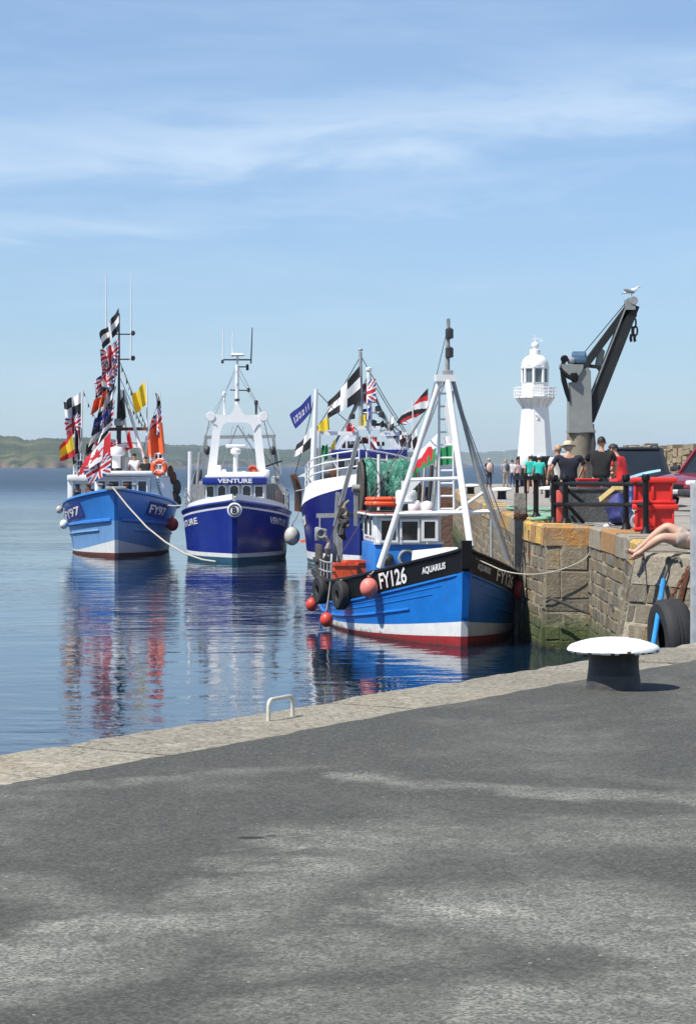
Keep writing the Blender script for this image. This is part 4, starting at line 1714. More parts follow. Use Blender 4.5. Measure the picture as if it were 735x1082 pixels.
    fl.build('float_tube', ORANGE, lifef)
    for k, (px, py, sz) in enumerate(((364, 600, (.5, .5, .42)), (375, 599, (.5, .45, .46)), (380, 603, (.45, .4, .36)))):
        root = empty('fish_box', b.w(b.l(px, py + 16, 6.2 + k * .3)), r.rotation_euler.z + .1 * k)
        tag(root, ['open orange fish box nearest the black tyres on the blue boat', 'orange fish box in the middle of three behind the black bulwark',
                   'orange fish box closest to the blue wheelhouse'][k], 'fish box', 'orange fish boxes on deck')
        mb = MB()
        w_, d_, h_ = sz
        mb.box((0, 0, .02), (w_, d_, .04))
        for sx in (-1, 1):
            mb.box((sx * w_ / 2, 0, h_ / 2), (.03, d_, h_))
            mb.box((0, sx * d_ / 2, h_ / 2), (w_ - .03, .03, h_))
        mb.build('box_body', ORANGE, root, smooth=0)
        mb = MB()
        for sx in (-1, 1):
            mb.box((sx * (w_ / 2 + .012), 0, h_ + .005), (.06, d_ + .06, .05))
            mb.box((0, sx * (d_ / 2 + .012), h_ + .005), (w_ - .03, .06, .05))
        mb.build('rim', ORANGE, root, smooth=0)
    A6 = b.aft_for(1, 544, .3)
    A1, A2, A3, A4, A5 = (b.aft_for(-1, p_, .3) for p_ in (346, 366, 399, 340.5, 353))
    T = lambda side, aftq, z, off: b.w(b.at(side, b.tx(-aftq), z, off))
    ax = (b.M.to_3x3() @ Vector((.25, -1, 0.0)))
    zs = lambda a: b.zsheer(b.tx(-a))
    tyre('black tyre on the blue bulwark, nearer the stern and partly behind another tyre', T(-1, A1, .84, .13), .32, .115, ax, T(-1, A1, zs(A1), .03), 'tyres hung on the blue boat')
    tyre('black tyre on the blue bulwark, nearer the white number', T(-1, A2, .84, .13), .315, .115, ax, T(-1, A2, zs(A2), .03), 'tyres hung on the blue boat')
    buoy('faded pink buoy hanging against the number FY126', T(-1, A3, zs(A3) - .29, .2), .19, PINKBUOY, group='buoys hung on the blue boat', rope=T(-1, A3, zs(A3) + .03, .03))
    buoy('red buoy hanging just over the water below the stern tyre', T(-1, A4, .47, .28), .14, REDBUOY, group='buoys hung on the blue boat', rope=T(-1, A4, zs(A4), .03))
    buoy('red buoy hanging between two tyres, lowest on the blue hull', T(-1, A5, .25, .26), .145, REDBUOY, group='buoys hung on the blue boat', rope=T(-1, A5, zs(A5), .03))
    buoy('dark red buoy squeezed between the blue boat and the stone wall', T(1, A6, zs(A6) - .32, .12), .19, REDBUOY, group='buoys hung on the blue boat', rope=T(1, A6, zs(A6) + .02, .02))
    # flags on this boat
    flag('red, white and green dragon flag hanging behind the near tripod mast', 'wales', 50.5, (462, 458), (459, 487), (434, 484), (434, 503), .05, 3, dd=.6, nw=1.5)
    flag('green and white flag seen through the white mast ladder', 'green', 50.8, (480, 470), (479, 489), (463, 473), (464, 492), .04, 5, dd=.3)
    flag('white flag hanging limp beside the mast ladder', 'white', 50.9, (480, 452), (480, 470), (468, 464), (470, 474), .04, 6, dd=.3)
    # bow mooring line to the wall
    mb = MB()
    p0 = b.w(b.l(497, 588, .2))
    p1 = W(560, 597, 44.6)
    p2 = Vector((3.98, 44.5, 2.05))
    p3 = Vector((4.70, 44.2, 2.5))
    ctrl = [p0, W(515, 596, 45.0), W(535, 604, 44.7), W(560, 607, 44.4), W(585, 604, 44.35), W(608, 596, 44.3), W(620, 588, 44.3), W(626, 575, 44.3), W(630, 556, 44.6)]
    pts = []
    for i in range(len(ctrl) - 1):
        for k in range(5):
            t = k / 5
            a_, b_, c_, d_ = ctrl[max(i - 1, 0)], ctrl[i], ctrl[i + 1], ctrl[min(i + 2, len(ctrl) - 1)]
            pts.append(.5 * ((2 * b_) + (c_ - a_) * t + (2 * a_ - 5 * b_ + 4 * c_ - d_) * t * t + (3 * b_ - a_ - 3 * c_ + d_) * t ** 3))
    pts.append(ctrl[-1])
    mb.tube(pts, .012, 6)
    o = centre(mb.build('mooring_rope', ROPE))
    tag(o, 'thin pale rope from the near blue bow across to the stone wall', 'rope')


near_boat()
# ================================================================== the boat numbered FY97
def left_boat():
    b = Boat('fishing_boat', 'azure boat numbered FY97, furthest left, dressed with many flags', 123, 88.5, 4.3, 15.0, 4.7,
             1.75, 2.66, 1.9, tm=.5, pd=3.4, pw=2.4, transom=.9, rake=.7, flare=1.5, shp=1.9, wl=.86, stem=.07)
    r = b.root
    za = lambda t: .05 + .12 * t ** 3
    zw = lambda t: za(t) + .06 + .46 * max(0, (t - .72) / .28) ** 1.6
    zk = lambda t: b.zsheer(t) * .50 + .12
    b.hull([(za, 0), (zw, 1), (zk, 2), (lambda t: b.zsheer(t), 3)], [BROWN_AF, HULLW, FYPALE, FYBLUE])
    b.deck(.75, DECK)
    b.strake('gunwale', lambda t: b.zsheer(t) + .02, .07, FYBLUE)
    b.strake('rubbing_strake', lambda t: zk(t) + .04, .085, FYBLUE, 0, .985)
    b.strake('rubbing_strake', lambda t: zk(t) - .32, .05, FYPALE, 0, .93)
    # number boards
    for side, px in ((-1, 70.5), (1, 157.5)):
        aft = b.aft_for(side, px, .4)
        fz = lambda t: b.zsheer(t) - .66
        x = -aft
        sg = 1 if side < 0 else -1
        bd = MB()
        n = 10
        Lb = abs(b.aft_for(side, 86 if side < 0 else 174, .4) - aft) + .28
        for i in range(n + 1):
            t = b.tx(x + sg * (Lb * i / n - .14))
            t2 = b.tx(x + sg * (Lb * i / n - .14 + (.15 if side > 0 else -.15)))
            bd.v += [b.at(side, t, fz(t) - .10, .015), b.at(side, t2, fz(t) + .42, .015), b.at(side, t, fz(t) - .10, .04), b.at(side, t2, fz(t) + .42, .04)]
        for i in range(n):
            o = 4 * i
            bd.face((o + 2, o + 6, o + 7, o + 3))
            bd.face((o, o + 1, o + 5, o + 4))
            bd.face((o + 1, o + 3, o + 7, o + 5))
            bd.face((o, o + 4, o + 6, o + 2))
        bo = bd.build('number_board', FLAGB, r, smooth=0)
        L_, w_ = letter_fit(b, 'FY97', side, px, 86 if side < 0 else 174, .34, fz, WHITE2, off=.06, bold=.02, drop=.4)
        L_.parent = bo
    # bow plate
    p = b.at(1, 1, 2.66)
    MB().box((p.x - .1, 0, 2.70), (.5, .8, .14), bev=.03).build('bow_plate', GREYST, r)
    # wheelhouse
    aft = 6.0
    q0, q1 = b.l(100, 520, aft), b.l(158, 503, aft)
    x1 = q0.x
    wm = MB()
    wm.box((x1 - 2.2, (q0.y + q1.y) / 2, (q1.z + 1.0) / 2), (4.4, q1.y - q0.y, q1.z - 1.0), bev=.06)
    wo = wm.build('wheelhouse', WHITE2, r)
    MB().box((x1 - 2.1, (q0.y + q1.y) / 2, q1.z + .11), (4.9, q1.y - q0.y + .25, .2), bev=.07).build('roof', WHITE, wo)
    for a_, c_ in ((104, 111), (115, 125.5), (130, 139.5), (146, 154.5)):
        frame_window(b, a_, c_, 508.5, 520, aft, wo, fw=.05)
    for aa in (x1 - 1, x1 - 2.6):
        f = MB().box((aa, q1.y + .012, q1.z - .45), (.8, .03, .5)).build('window', WHITE2, wo, smooth=0)
        MB().box((aa, q1.y + .024, q1.z - .45), (.66, .02, .38)).build('pane', GLASS, f, smooth=0)
    # shelter on the left, sloping ladder panel on the right
    sh = MB()
    s0, s1 = b.l(71, 524, 7.5), b.l(100, 504, 7.5)
    sh.box((s0.x - 1.0, (s0.y + s1.y) / 2, s1.z - .04), (2.4, s1.y - s0.y, .25), bev=.06)
    sh.box((s0.x - 1.0, s0.y + .12, (s1.z + 1.0) / 2), (2.2, .2, s1.z - 1.1), bev=.03)
    sh.box((s0.x - 1.0, b.l(87, 500, 7.5).y, (s1.z + 1.0) / 2), (.1, .2, s1.z - 1.1))
    sh.build('shelter', WHITE, r)
    MB().box((s0.x - 2.3, (s0.y + s1.y) / 2, 1.9), (.1, s1.y - s0.y - .1, 1.3)).build('shelter_back', DARKST, r, smooth=0)
    pn = MB()
    a, c, d_, e = b.l(163, 505, 7.0), b.l(179, 505, 7.4), b.l(185, 535, 7.6), b.l(168, 522, 7.0)
    pn.prism([a, c, d_, e], (-1.6, 0, 0))
    po = pn.build('side_housing', WHITE2, r, smooth=0)
    for k in range(6):
        u = (k + .5) / 6
        MB().bar(a.lerp(e, u) + Vector((.05, .05, 0)), c.lerp(d_, u) + Vector((.05, -.3, 0)), .04, .05).build('step', GREYST, po, smooth=0)
    # gear hanging on the right quarter
    for k, (px, py, rr) in enumerate(((183, 505, .22), (187, 515, .26), (184, 525, .2), (188, 530, .22), (180, 498, .2))):
        mb = MB()
        mb.ball(b.l(px, py, 8), rr, 0, 10, 7, (1, .7, 1.3))
        mb.build('dark_gear', DROPE if k % 2 else RUST, r)
    # rails either side of the bridge top
    for x_, y_, z_, nm in ((78, 91, 504, 0), (159, 176, 503, 1)):
        a, c = b.l(x_, z_, 7.5), b.l(y_, z_, 7.5)
        pts = [a + (c - a) * (i / 4) for i in range(5)] + [c + Vector((-1.6, 0, 0))]
        rails(pts, .95, .035, 4, WHITE2, r)
    for px in (84, 168):
        MB().box(b.l(px, 487, 7.9), (.3, .36, .5), bev=.05).build('deck_light', DARKST, r)
    # mast: dark pole, white legs, crossbars
    ms = MB()
    m0, m1 = b.l(125.5, 500, 8), b.l(125.8, 331, 8)
    ms.tube([m0, b.l(125.6, 440, 8), b.l(125.7, 415, 8), m1], [.11, .10, .06, .035], 10)
    mo = ms.build('mast', DARKST, r)
    lg = MB()
    lg.tube([b.l(130, 412, 8), b.l(157, 501, 7.6)], .07, 8)
    lg.tube([b.l(122, 408, 8), b.l(87, 503, 7.6)], .06, 8)
    lg.tube([b.l(127, 412, 8), b.l(140, 500, 10)], .05, 8)
    lg.bar(b.l(117, 471, 7.8), b.l(148, 471, 7.8), .12, .16)
    lg.build('mast_leg', WHITE2, mo)
    cr = MB()
    cr.bar(b.l(112, 453.5, 8), b.l(156, 453, 8), .12, .14)
    cr.build('crosstree', RUST, mo, smooth=0)
    MB().box(b.l(126, 446, 7.7), (.4, .42, .3), bev=.05).build('searchlight', GREYST, mo)
    MB().box(b.l(126, 451, 7.7), (.3, .3, .12), bev=.03).build('lamp_bracket', DARKST, mo)
    for py in (353, 379.5):
        h = MB()
        h.tube([b.l(111, py, 8), b.l(140, py, 8)], .028, 6)
        for px in (111, 140.5):
            h.lathe([(.03, -.12), (.10, -.05), (.09, .05), (.02, .1)], b.l(px, py - 1.5, 8), 10)
        h.build('spreader', DARKST, mo)
    antenna(mo, b.l(112.3, 353, 8), b.l(112, 290, 8), r=.035)
    antenna(mo, b.l(138, 381, 8), b.l(139, 291, 8), r=.038)
    for xa, ya, xb, yb in ((127, 383, 156, 455), (125, 383, 112, 452), (127, 400, 150, 450), (156, 452, 148, 498), (112, 452, 92, 500)):
        MB().tube([b.l(xa, ya, 8.1), b.l(xb, yb, 8.1)], .016, 5).build('stay', GREYST, mo)
    # side poles
    for pa, pb in (((86, 505), (87, 413)), ((166.5, 505), (169, 415)), ((155, 478), (155.5, 404))):
        MB().tube([b.l(*pa, 8), b.l(*pb, 8)], [.04, .025], 8).build('flag_pole', WHITE2, r)
    # radome and clutter on the roof
    MB().lathe([(.18, -.5), (.18, 0), (.34, .06), (.36, .2), (.26, .36), (0.001, .42)], b.l(123, 482, 7.0), 16).build('radome', WHITE2, wo, smooth=40)
    rnd = random.Random(2)
    for k in range(9):
        px = rnd.uniform(112, 152)
        MB().box(b.l(px, rnd.uniform(489, 497), 7.5 + rnd.uniform(0, 1.5)), (.3, rnd.uniform(.15, .4), rnd.uniform(.3, .7)), bev=.04).build('deck_gear', [GREYST, DARKST, WHITE, RUST][k % 4], r)
    # winch bits on the foredeck
    for k, px in enumerate((82, 94, 106, 117, 133, 142)):
        MB().lathe([(.1, 0), (.16, .05), (.09, .12), (.09, .3), (.15, .36), (0.001, .4)], b.l(px, 521, 4.2), 10).build('deck_winch', [DARKST, RUST, GREYST][k % 3], r)
    T = lambda side, px, dz, off: (lambda a: b.w(b.at(side, b.tx(-a), b.zsheer(b.tx(-a)) - dz, off)))(b.aft_for(side, px, .3))
    buoy('red buoy hanging between the azure boat and the royal blue boat', W(182, 554, 93), .25, REDBUOY, rope=W(181, 541, 93.2))
    buoy('grey buoy at the far left side of the azure boat, higher of two', W(63, 538.5, 93), .15, GREYBUOY, group='grey buoys on the azure boat', rope=W(69, 533, 93))
    buoy('grey buoy at the far left side of the azure boat, close to the water', W(67.5, 554, 93), .17, WHITE, group='grey buoys on the azure boat', rope=W(69.5, 536, 93))
    lifebuoy('orange lifebuoy on the white rail right of the azure boat mast', W(168, 494, 95.6), .26, .10, (0, -1, 0))
    # flags
    D = 96.2
    FL = [
        ('black and white flag at the very top of the azure boat mast', 'cornish', (125.5, 328), (126, 345), (111, 349), (113, 361), 1.6),
        ('small red, white and blue flag second from the azure boat masthead', 'union', (125, 360), (125, 374), (112, 370), (113, 384), 2),
        ('curled blue and white flag just above the azure mast fork', 'union', (124, 380), (124, 394), (113, 384), (113, 397), 2),
        ('red, white and blue flag flying lowest above the orange one on the left mast', 'union', (122, 388), (121, 405), (104, 402), (106, 413), 1.5),
        ('orange flag on the left side of the azure boat mast', 'orange', (113, 413), (112, 424), (101, 424), (100, 433), 1.5),
        ('black and white cross flag beside the orange one on the mast line', 'cornish', (121, 406), (119, 425), (110, 424), (107, 436), 1.4),
        ('red, white and blue flag halfway down the azure boat forestay', 'union', (121, 426), (119, 446), (110, 436), (106, 456), 1.2),
        ('black and white cross flag just above the maple leaf flag', 'cornish', (119, 441), (115, 455), (104, 452), (98, 472), 1.3),
        ('red and white maple leaf flag over the azure boat bow', 'canada', (117, 459), (117, 477), (97, 480), (91, 494), 1.3),
        ('red, white and blue flag lowest over the azure boat bow', 'union', (117, 479), (117, 496), (96, 493), (101, 505), 1.5),
        ('black flag at the top of the left flag pole', 'check', (85.5, 417), (85.5, 434), (71, 425), (72, 438), 1.4),
        ('red, white and blue flag in the middle of the left flag pole', 'union', (85.5, 436), (85.5, 450), (71, 444), (73, 458), 1.3),
        ('yellow and red flag on the left flag pole', 'spain', (76, 456), (79, 478), (68, 471), (68, 481), 1.0),
        ('white and orange flag beside the yellow and red flag', 'diag', (85, 452), (85, 478), (81, 454), (80, 480), 1.5),
        ('yellow flag on its own thin pole right of the azure mast', 'yellow', (153, 405), (154.5, 423), (144, 417), (147, 430), 1.2),
        ('black and white flag at the top of the right flag pole', 'check', (169, 417), (170, 429), (165.5, 418), (166, 428), 1.2),
        ('navy flag with red and white stripes on the right flag pole', 'union', (170, 430), (172, 452), (163, 444), (160, 458), 1.2),
        ('orange flag on the right flag pole', 'orange', (172, 450), (174, 474), (160, 458), (159, 478), 1.3),
        ('dark red flag hanging behind the azure boat mast', 'red', (137, 455), (140, 470), (134, 469), (135, 472), 1.0),
        ('black flag hanging right of the azure boat mast', 'black', (131, 415), (133, 437), (127, 431), (128, 440), 1.2),
    ]
    FL += [
        ('white and red flag tucked under the orange one on the azure mast', 'diag', (117, 398), (116, 411), (106, 405), (106, 416), 1.3),
        ('blue and white flag in the middle of the azure forestay', 'letters', (116, 434), (113, 447), (104, 443), (101, 455), 1.3),
        ('black and white flag at the left edge of the azure forestay', 'diag', (107, 466), (104, 478), (96, 472), (93, 484), 1.3),
        ('small red flag between the maple leaf flag and the mast', 'ensign', (124, 466), (124, 479), (117, 470), (117, 482), 1.0),
        ('small white and black flag lowest on the left flag pole', 'check', (86, 480), (86, 492), (79, 484), (79, 494), 1.0),
    ]
    for i, (lab, pt, a, c, e, g, nw) in enumerate(FL):
        m_ = ((a[0] + c[0]) / 2, (a[1] + c[1]) / 2)
        K = 1.35
        a, c, e, g = [(m_[0] + (q[0] - m_[0]) * K, m_[1] + (q[1] - m_[1]) * K) for q in (a, c, e, g)]
        low = pt == 'canada' or 'lowest over' in lab
        flag(lab, pt, D - (3.2 if low else .4), a, c, e, g, .07 if low else .14, i, 'flags on the azure boat', nw * (.8 if low else 1.25), dd=.3)
    bunting('black and white pennants from the azure boat masthead down to the right', (128, 386), (157, 455), D + .6, 12, .1, (2.5, 4.5))
    bunting('black and white pennants between the left flag pole and the mast', (88, 412), (104, 447), D + .6, 7, .1, (2.5, 4.5))
    bunting('black and white pennants hanging low left of the azure boat mast', (103, 447), (91, 470), D + .6, 5, .1, (2.5, 4.5))
    bunting('black and white pennants between the right flag pole and the mast', (169, 417), (157, 452), D + .6, 8, .1, (2.5, 4.5))
    bunting('black and white pennants lowest on the right of the mast', (140, 432), (157, 455), D + .6, 6, .1, (2.5, 4.5))
    # mooring line from the bow to the water by the next boat
    P = [W(119, 515, 87.6), W(135, 535, 87.0), W(155, 557, 86), W(175, 573, 85), W(195, 585, 84), W(214, 591.5, 82.9), W(228, 593.5, 82.5)]
    mb = MB()
    mb.tube(P, .034, 8)
    o = centre(mb.build('mooring_rope', ROPE, smooth=60))
    tag(o, 'thick pale rope drooping from the azure boat bow to the water', 'rope')
    P = [W(172, 533, 92), W(183, 534.5, 90), W(193, 534, 88)]
    o = centre(MB().tube(P, .025, 6).build('mooring_rope', ROPE, smooth=60))
    tag(o, 'thin rope between the azure boat and the royal blue boat', 'rope')
    return b


# ================================================================== VENTURE
def mid_boat():
    b = Boat('fishing_boat', 'royal blue boat lettered VENTURE with a white arched gantry', 248, 83.6, 2.0, 12.5, 4.2,
             1.62, 2.28, 1.7, tm=.55, pd=3.4, pw=2.7, transom=.92, rake=.55, flare=1.4, shp=2.0, wl=.92, stem=.10)
    r = b.root
    za = lambda t: .17 + .02 * t
    zw = lambda t: za(t) + .15
    z1 = lambda t: b.zsheer(t) - .22
    z2 = lambda t: b.zsheer(t) - .15
    b.hull([(za, 0), (zw, 1), (z1, 2), (z2, 1), (lambda t: b.zsheer(t), 2)], [TEAL_AF, HULLW, VBLUE])
    b.deck(.5, DECK)
    b.strake('gunwale', lambda t: b.zsheer(t) + .01, .05, VBLUE)
    # white inner bulwark standing above the blue sheer
    n = 30
    mb = MB()
    for side in (-1, 1):
        o = len(mb.v)
        for i in range(n + 1):
            t = .03 + .955 * i / n
            z = b.zsheer(t)
            p = b.at(side, t, z)
            k = min(.16, abs(p.y) * .6)
            p.y -= side * k
            h = .18 + .12 * max(0, (t - .5) * 2)
            mb.v += [p + Vector((0, 0, -.1)), p + Vector((0, 0, h)), p + Vector((0, -side * min(.05, abs(p.y)), h)), p + Vector((0, -side * min(.05, abs(p.y)), -.1))]
        for i in range(n):
            for j in range(3):
                mb.face((o + 4 * i + j, o + 4 * i + 4 + j, o + 4 * i + 5 + j, o + 4 * i + 1 + j))
    mb.build('bulwark', WHITE2, r, smooth=40)
    # emblem
    pc = b.at(1, 1, 2.0)
    c = Vector((pc.x + .10, 0, 1.96))
    em = MB()
    em.lathe([(.27, -.12), (.27, .0), (.245, .012), (0.001, .012)], c, 32, axis=(1, 0, 0))
    eo = em.build('bow_emblem', WHITE2, r)
    MB().torus(c + Vector((.016, 0, 0)), .195, .018, (1, 0, 0), 32, 6).build('ring', BLACK, eo)
    flat_text('B', c + Vector((.03, 0, -.115)), (0, 1, 0), (0, 0, 1), .23, BLACK, eo, bold=.02)
    fz = lambda t: b.zsheer(t) - .62
    letter_fit(b, 'VENTURE', -1, 194.5, 210.5, .24, fz, WHITE2, bold=.02, drop=.5)
    letter_fit(b, 'VENTURE', 1, 284.5, 301, .24, fz, WHITE2, bold=.02, drop=.5)
    # wheelhouse
    aft = 3.6
    q0, q1 = b.l(217, 534, aft), b.l(281, 512, aft)
    x1 = q0.x
    yc, wd = (q0.y + q1.y) / 2, q1.y - q0.y
    w_ = MB().box((x1 - 1.5, yc, (q0.z + q1.z) / 2 - .2), (3.0, wd, q1.z - q0.z + .45), bev=.05)
    wo = w_.build('wheelhouse', WHITE2, r)
    for k, (a_, c_) in enumerate(((218.5, 225.5), (230.5, 238), (243, 251.5), (256.5, 264.5), (269.5, 277.5))):
        frame_window(b, a_, c_, 514 if k in (0, 4) else 513.5, 525 if k in (0, 4) else 524, aft, wo, arch=k in (1, 2, 3), fw=.045)
    t0, t1 = b.l(214, 512, aft), b.l(282, 505, aft)
    band = MB().box((x1 - 1.4, (t0.y + t1.y) / 2, (t0.z + t1.z) / 2), (3.3, t1.y - t0.y, t1.z - t0.z), bev=.03)
    bo = band.build('name_board', VBLUE, wo)
    flat_text('VENTURE', (x1 + .26, b.l(248, 509, aft).y, t0.z + .06), (0, 1, 0), (0, 0, 1), .17, WHITE2, bo, bold=.03, sx=1.35)
    MB().box((x1 - 1.4, (t0.y + t1.y) / 2, t1.z + .05), (3.1, t1.y - t0.y - .2, .1), bev=.03).build('roof', WHITE2, wo)
    # roof gear
    rg = MB()
    for a_, c_, zt in ((233, 278, 499.5),):
        rg.box(((b.l(a_, 502, aft + .4).x), b.l((a_ + c_) / 2, 502, aft).y, b.l(250, 501.5, aft).z), (.1, (c_ - a_) / 28.8 * 1.04, .2), bev=.03)
    rg.build('roof_rail', WHITE2, wo)
    for px, py, s in ((227, 497, (.4, .5, .4)), (235, 500, (.3, .3, .3)), (281, 501, (.4, .3, .35)), (256, 500, (.3, .4, .2))):
        MB().box(b.l(px, py, aft + 1.2), s, bev=.06).build('roof_box', WHITE, wo)
    MB().tube([b.l(248.5, 503, aft + 1), b.l(249, 478, aft + 1)], .09, 10).build('radar_post', WHITE2, wo)
    rd = MB()
    rd.lathe([(.12, 0), (.2, .05), (.2, .18), (.1, .25)], b.l(249, 480, aft + 1), 14)
    rd.box(b.l(249, 471.5, aft + 1), (.16, .78, .13), bev=.05)
    rd.build('radar', WHITE2, wo)
    fb = empty('orange_float', b.w(b.l(267, 500, aft + 1.5)))
    tag(fb, 'orange float bundle on the royal blue boat wheelhouse roof', 'float')
    MB().ball((0, 0, .15), .19, 0, 14, 9, (1, 1.1, .8)).ball((.05, -.12, .05), .16).ball((0, .13, .04), .15).build('float_body', ORANGE, fb)
    # white arched gantry
    ga = 5.2
    g = MB()
    for xa, xb in ((223, 230.5), (277, 270)):
        p0, p1 = b.l(xa, 505, ga), b.l(xb, 440, ga)
        g.hexa([p0 + Vector((-.2, -.17, 0)), p0 + Vector((.2, -.17, 0)), p0 + Vector((.2, .17, 0)), p0 + Vector((-.2, .17, 0)),
                p1 + Vector((-.16, -.15, 0)), p1 + Vector((.16, -.15, 0)), p1 + Vector((.16, .15, 0)), p1 + Vector((-.16, .15, 0))])
        g.bar(p0, p0 + Vector((0, 0, -1.6)), .34, .4)
    prof = [(220, 437), (224, 436.5), (229, 438), (243, 438.5), (246, 434), (249, 427), (252, 427), (255, 434), (259, 438.5), (272, 438), (277, 436.5), (280.5, 437), (280.5, 442), (277, 447), (272, 449), (268, 456), (265, 449),
            (260, 446.5), (240, 446.5), (236, 449), (233, 456), (229, 449), (224, 447), (220, 442)]
    g.prism([b.l(px, py, ga) + Vector((.2, 0, 0)) for px, py in prof], (-.4, 0, 0))
    go = g.build('gantry', WHITE2, r, smooth=20)
    for px in (222.5, 278.5):
        MB().lathe([(.17, -.24), (.19, 0), (.17, .24)], b.l(px, 440, ga), 18, axis=(1, 0, 0)).build('gantry_block', WHITE2, go)
    m = MB()
    m.tube([b.l(250.5, 430, ga), b.l(250.5, 386, ga)], [.085, .075], 10)
    m.tube([b.l(250.5, 388, ga), b.l(251, 376, ga)], .04, 8)
    mo = m.build('mast', WHITE2, go)
    MB().lathe([(.04, -.06), (.10, -.04), (.10, .04), (.04, .06)], b.l(250.5, 422.5, ga), 10).build('mast_collar', DARKST, mo)
    h = MB()
    h.tube([b.l(235, 380, ga), b.l(265, 380, ga)], .03, 6)
    h.tube([b.l(243, 412, ga), b.l(262, 412.5, ga)], .024, 6)
    h.tube([b.l(252, 387.5, ga), b.l(261, 387.5, ga)], .024, 6)
    h.box(b.l(261.3, 388, ga), (.1, .11, .24), bev=.02)
    h.box(b.l(262.5, 412, ga), (.1, .11, .17), bev=.02)
    h.box(b.l(235, 382, ga), (.1, .1, .14), bev=.02)
    h.build('spreader', DARKST, mo)
    MB().lathe([(.02, 0), (.25, .02), (.28, .06), (.22, .11), (0.001, .13)], b.l(251, 376.5, ga), 20).build('antenna_dish', WHITE2, mo, smooth=40)
    antenna(mo, b.l(235.5, 381, ga), b.l(236, 345, ga), r=.03)
    antenna(mo, b.l(245.5, 377, ga), b.l(246, 349, ga), r=.03)
    antenna(mo, b.l(265, 384, ga), b.l(266.5, 346, ga), DARKST, r=.035)
    for px, y0, y1, mm in ((237, 438, 419, WHITE2), (270.5, 438, 428, DARKST)):
        k = MB()
        k.tube([b.l(px, y0, ga), b.l(px, y1, ga)], .045, 8)
        k.lathe([(.05, 0), (.08, .03), (.08, .16), (.03, .2)], b.l(px, y1, ga), 10)
        k.build('navigation_lamp', mm, go)
    # grey stern frame
    fr = MB()
    sa = 9.5
    fr.bar(b.l(216, 462, sa), b.l(291, 461, sa), .12, .14)
    for xa, xb in ((205, 218), (297, 288.5), (220, 217)):
        fr.bar(b.l(xa, 532, sa), b.l(xb, 461, sa), .13, .13)
    fr.bar(b.l(228, 486, sa), b.l(276, 486, sa), .05, .05)
    fo = fr.build('stern_frame', GREYST, r, smooth=0)
    for px, py in ((219, 476), (288, 476)):
        MB().ball(b.l(px, py, sa - .2), .14, 0, 10, 8, (1, 1, 1.3)).build('block', DARKST, fo)
    for xa, ya, xb, yb in ((251, 449, 270, 480), (251, 449, 243, 470), (262, 458, 295, 500), (278, 440, 297, 530), (222, 440, 203, 530)):
        MB().tube([b.l(xa, ya, 7), b.l(xb, yb, 8)], .02, 5).build('stay', GREYST, go)
    MB().bar(b.l(280, 493, 6), b.l(298, 487, 6), .06, .06).build('boom', DARKST, r, smooth=0)
    MB().tube([b.l(200, 530, 5), b.l(200.5, 477, 5)], .07, 8).build('pole', WHITE2, r)
    MB().tube([b.l(207, 528, 6), b.l(211, 478, 6)], .06, 8).build('pole', GREYST, r)
    for p, q, a1, a2 in (((250, 392), (222, 440), 5, 5.2), ((250, 392), (279, 440), 5, 5.2), ((251, 386), (291, 461), 5.2, 9), ((250, 386), (216, 462), 5.2, 9), ((246, 450), (233, 500), 5, 5), ((256, 450), (268, 500), 5, 5),
                         ((216, 462), (196, 532), 9, 4), ((291, 462), (303, 536), 9, 4)):
        MB().tube([b.l(*p, a1), b.l((p[0] + q[0]) / 2, (p[1] + q[1]) / 2 + 1.5, (a1 + a2) / 2), b.l(*q, a2)], .010, 5).build('stay', GREYST, go)
    # side screens and rails
    for xa, xb, mm in ((203, 215, GREYST), (283, 298, GREYST)):
        a, c = b.l(xa, 532, 5), b.l(xb, 513, 5)
        k = MB()
        for i in range(7):
            u = i / 6
            k.bar((a.x, a.y + (c.y - a.y) * u, a.z), (a.x, a.y + (c.y - a.y) * u, c.z), .12, .06)
        k.bar((a.x, a.y, c.z), (a.x, c.y, c.z), .06, .08)
        k.build('side_screen', mm, r, smooth=0)
    for side in (-1, 1):
        pts = []
        for t in (.25, .35, .45, .55, .65, .74):
            p = b.at(side, t, b.zsheer(t) + .1)
            p.y -= side * .12
            pts.append(p)
        rails(pts, .75, .03, 3, GALV, r)
    for k, (px, py, aq) in enumerate(((209, 505, 8), (213, 515, 8), (287, 520, 7.5), (294, 527, 7.5), (301, 530, 8), (291, 512, 8))):
        MB().box(b.l(px, py, aq), (.5, .35, .7), bev=.08).build('deck_gear', [DARKST, GREYST, DARKST, RUST, GREYST, GALV][k], r)
    buoy('big grey buoy hanging between the royal blue boat and the darker blue boat', W(308.5, 566.5, 84), .29, GREYBUOY, rope=W(316, 541, 82.5), sc=(1, 1, 1.2))
    return b


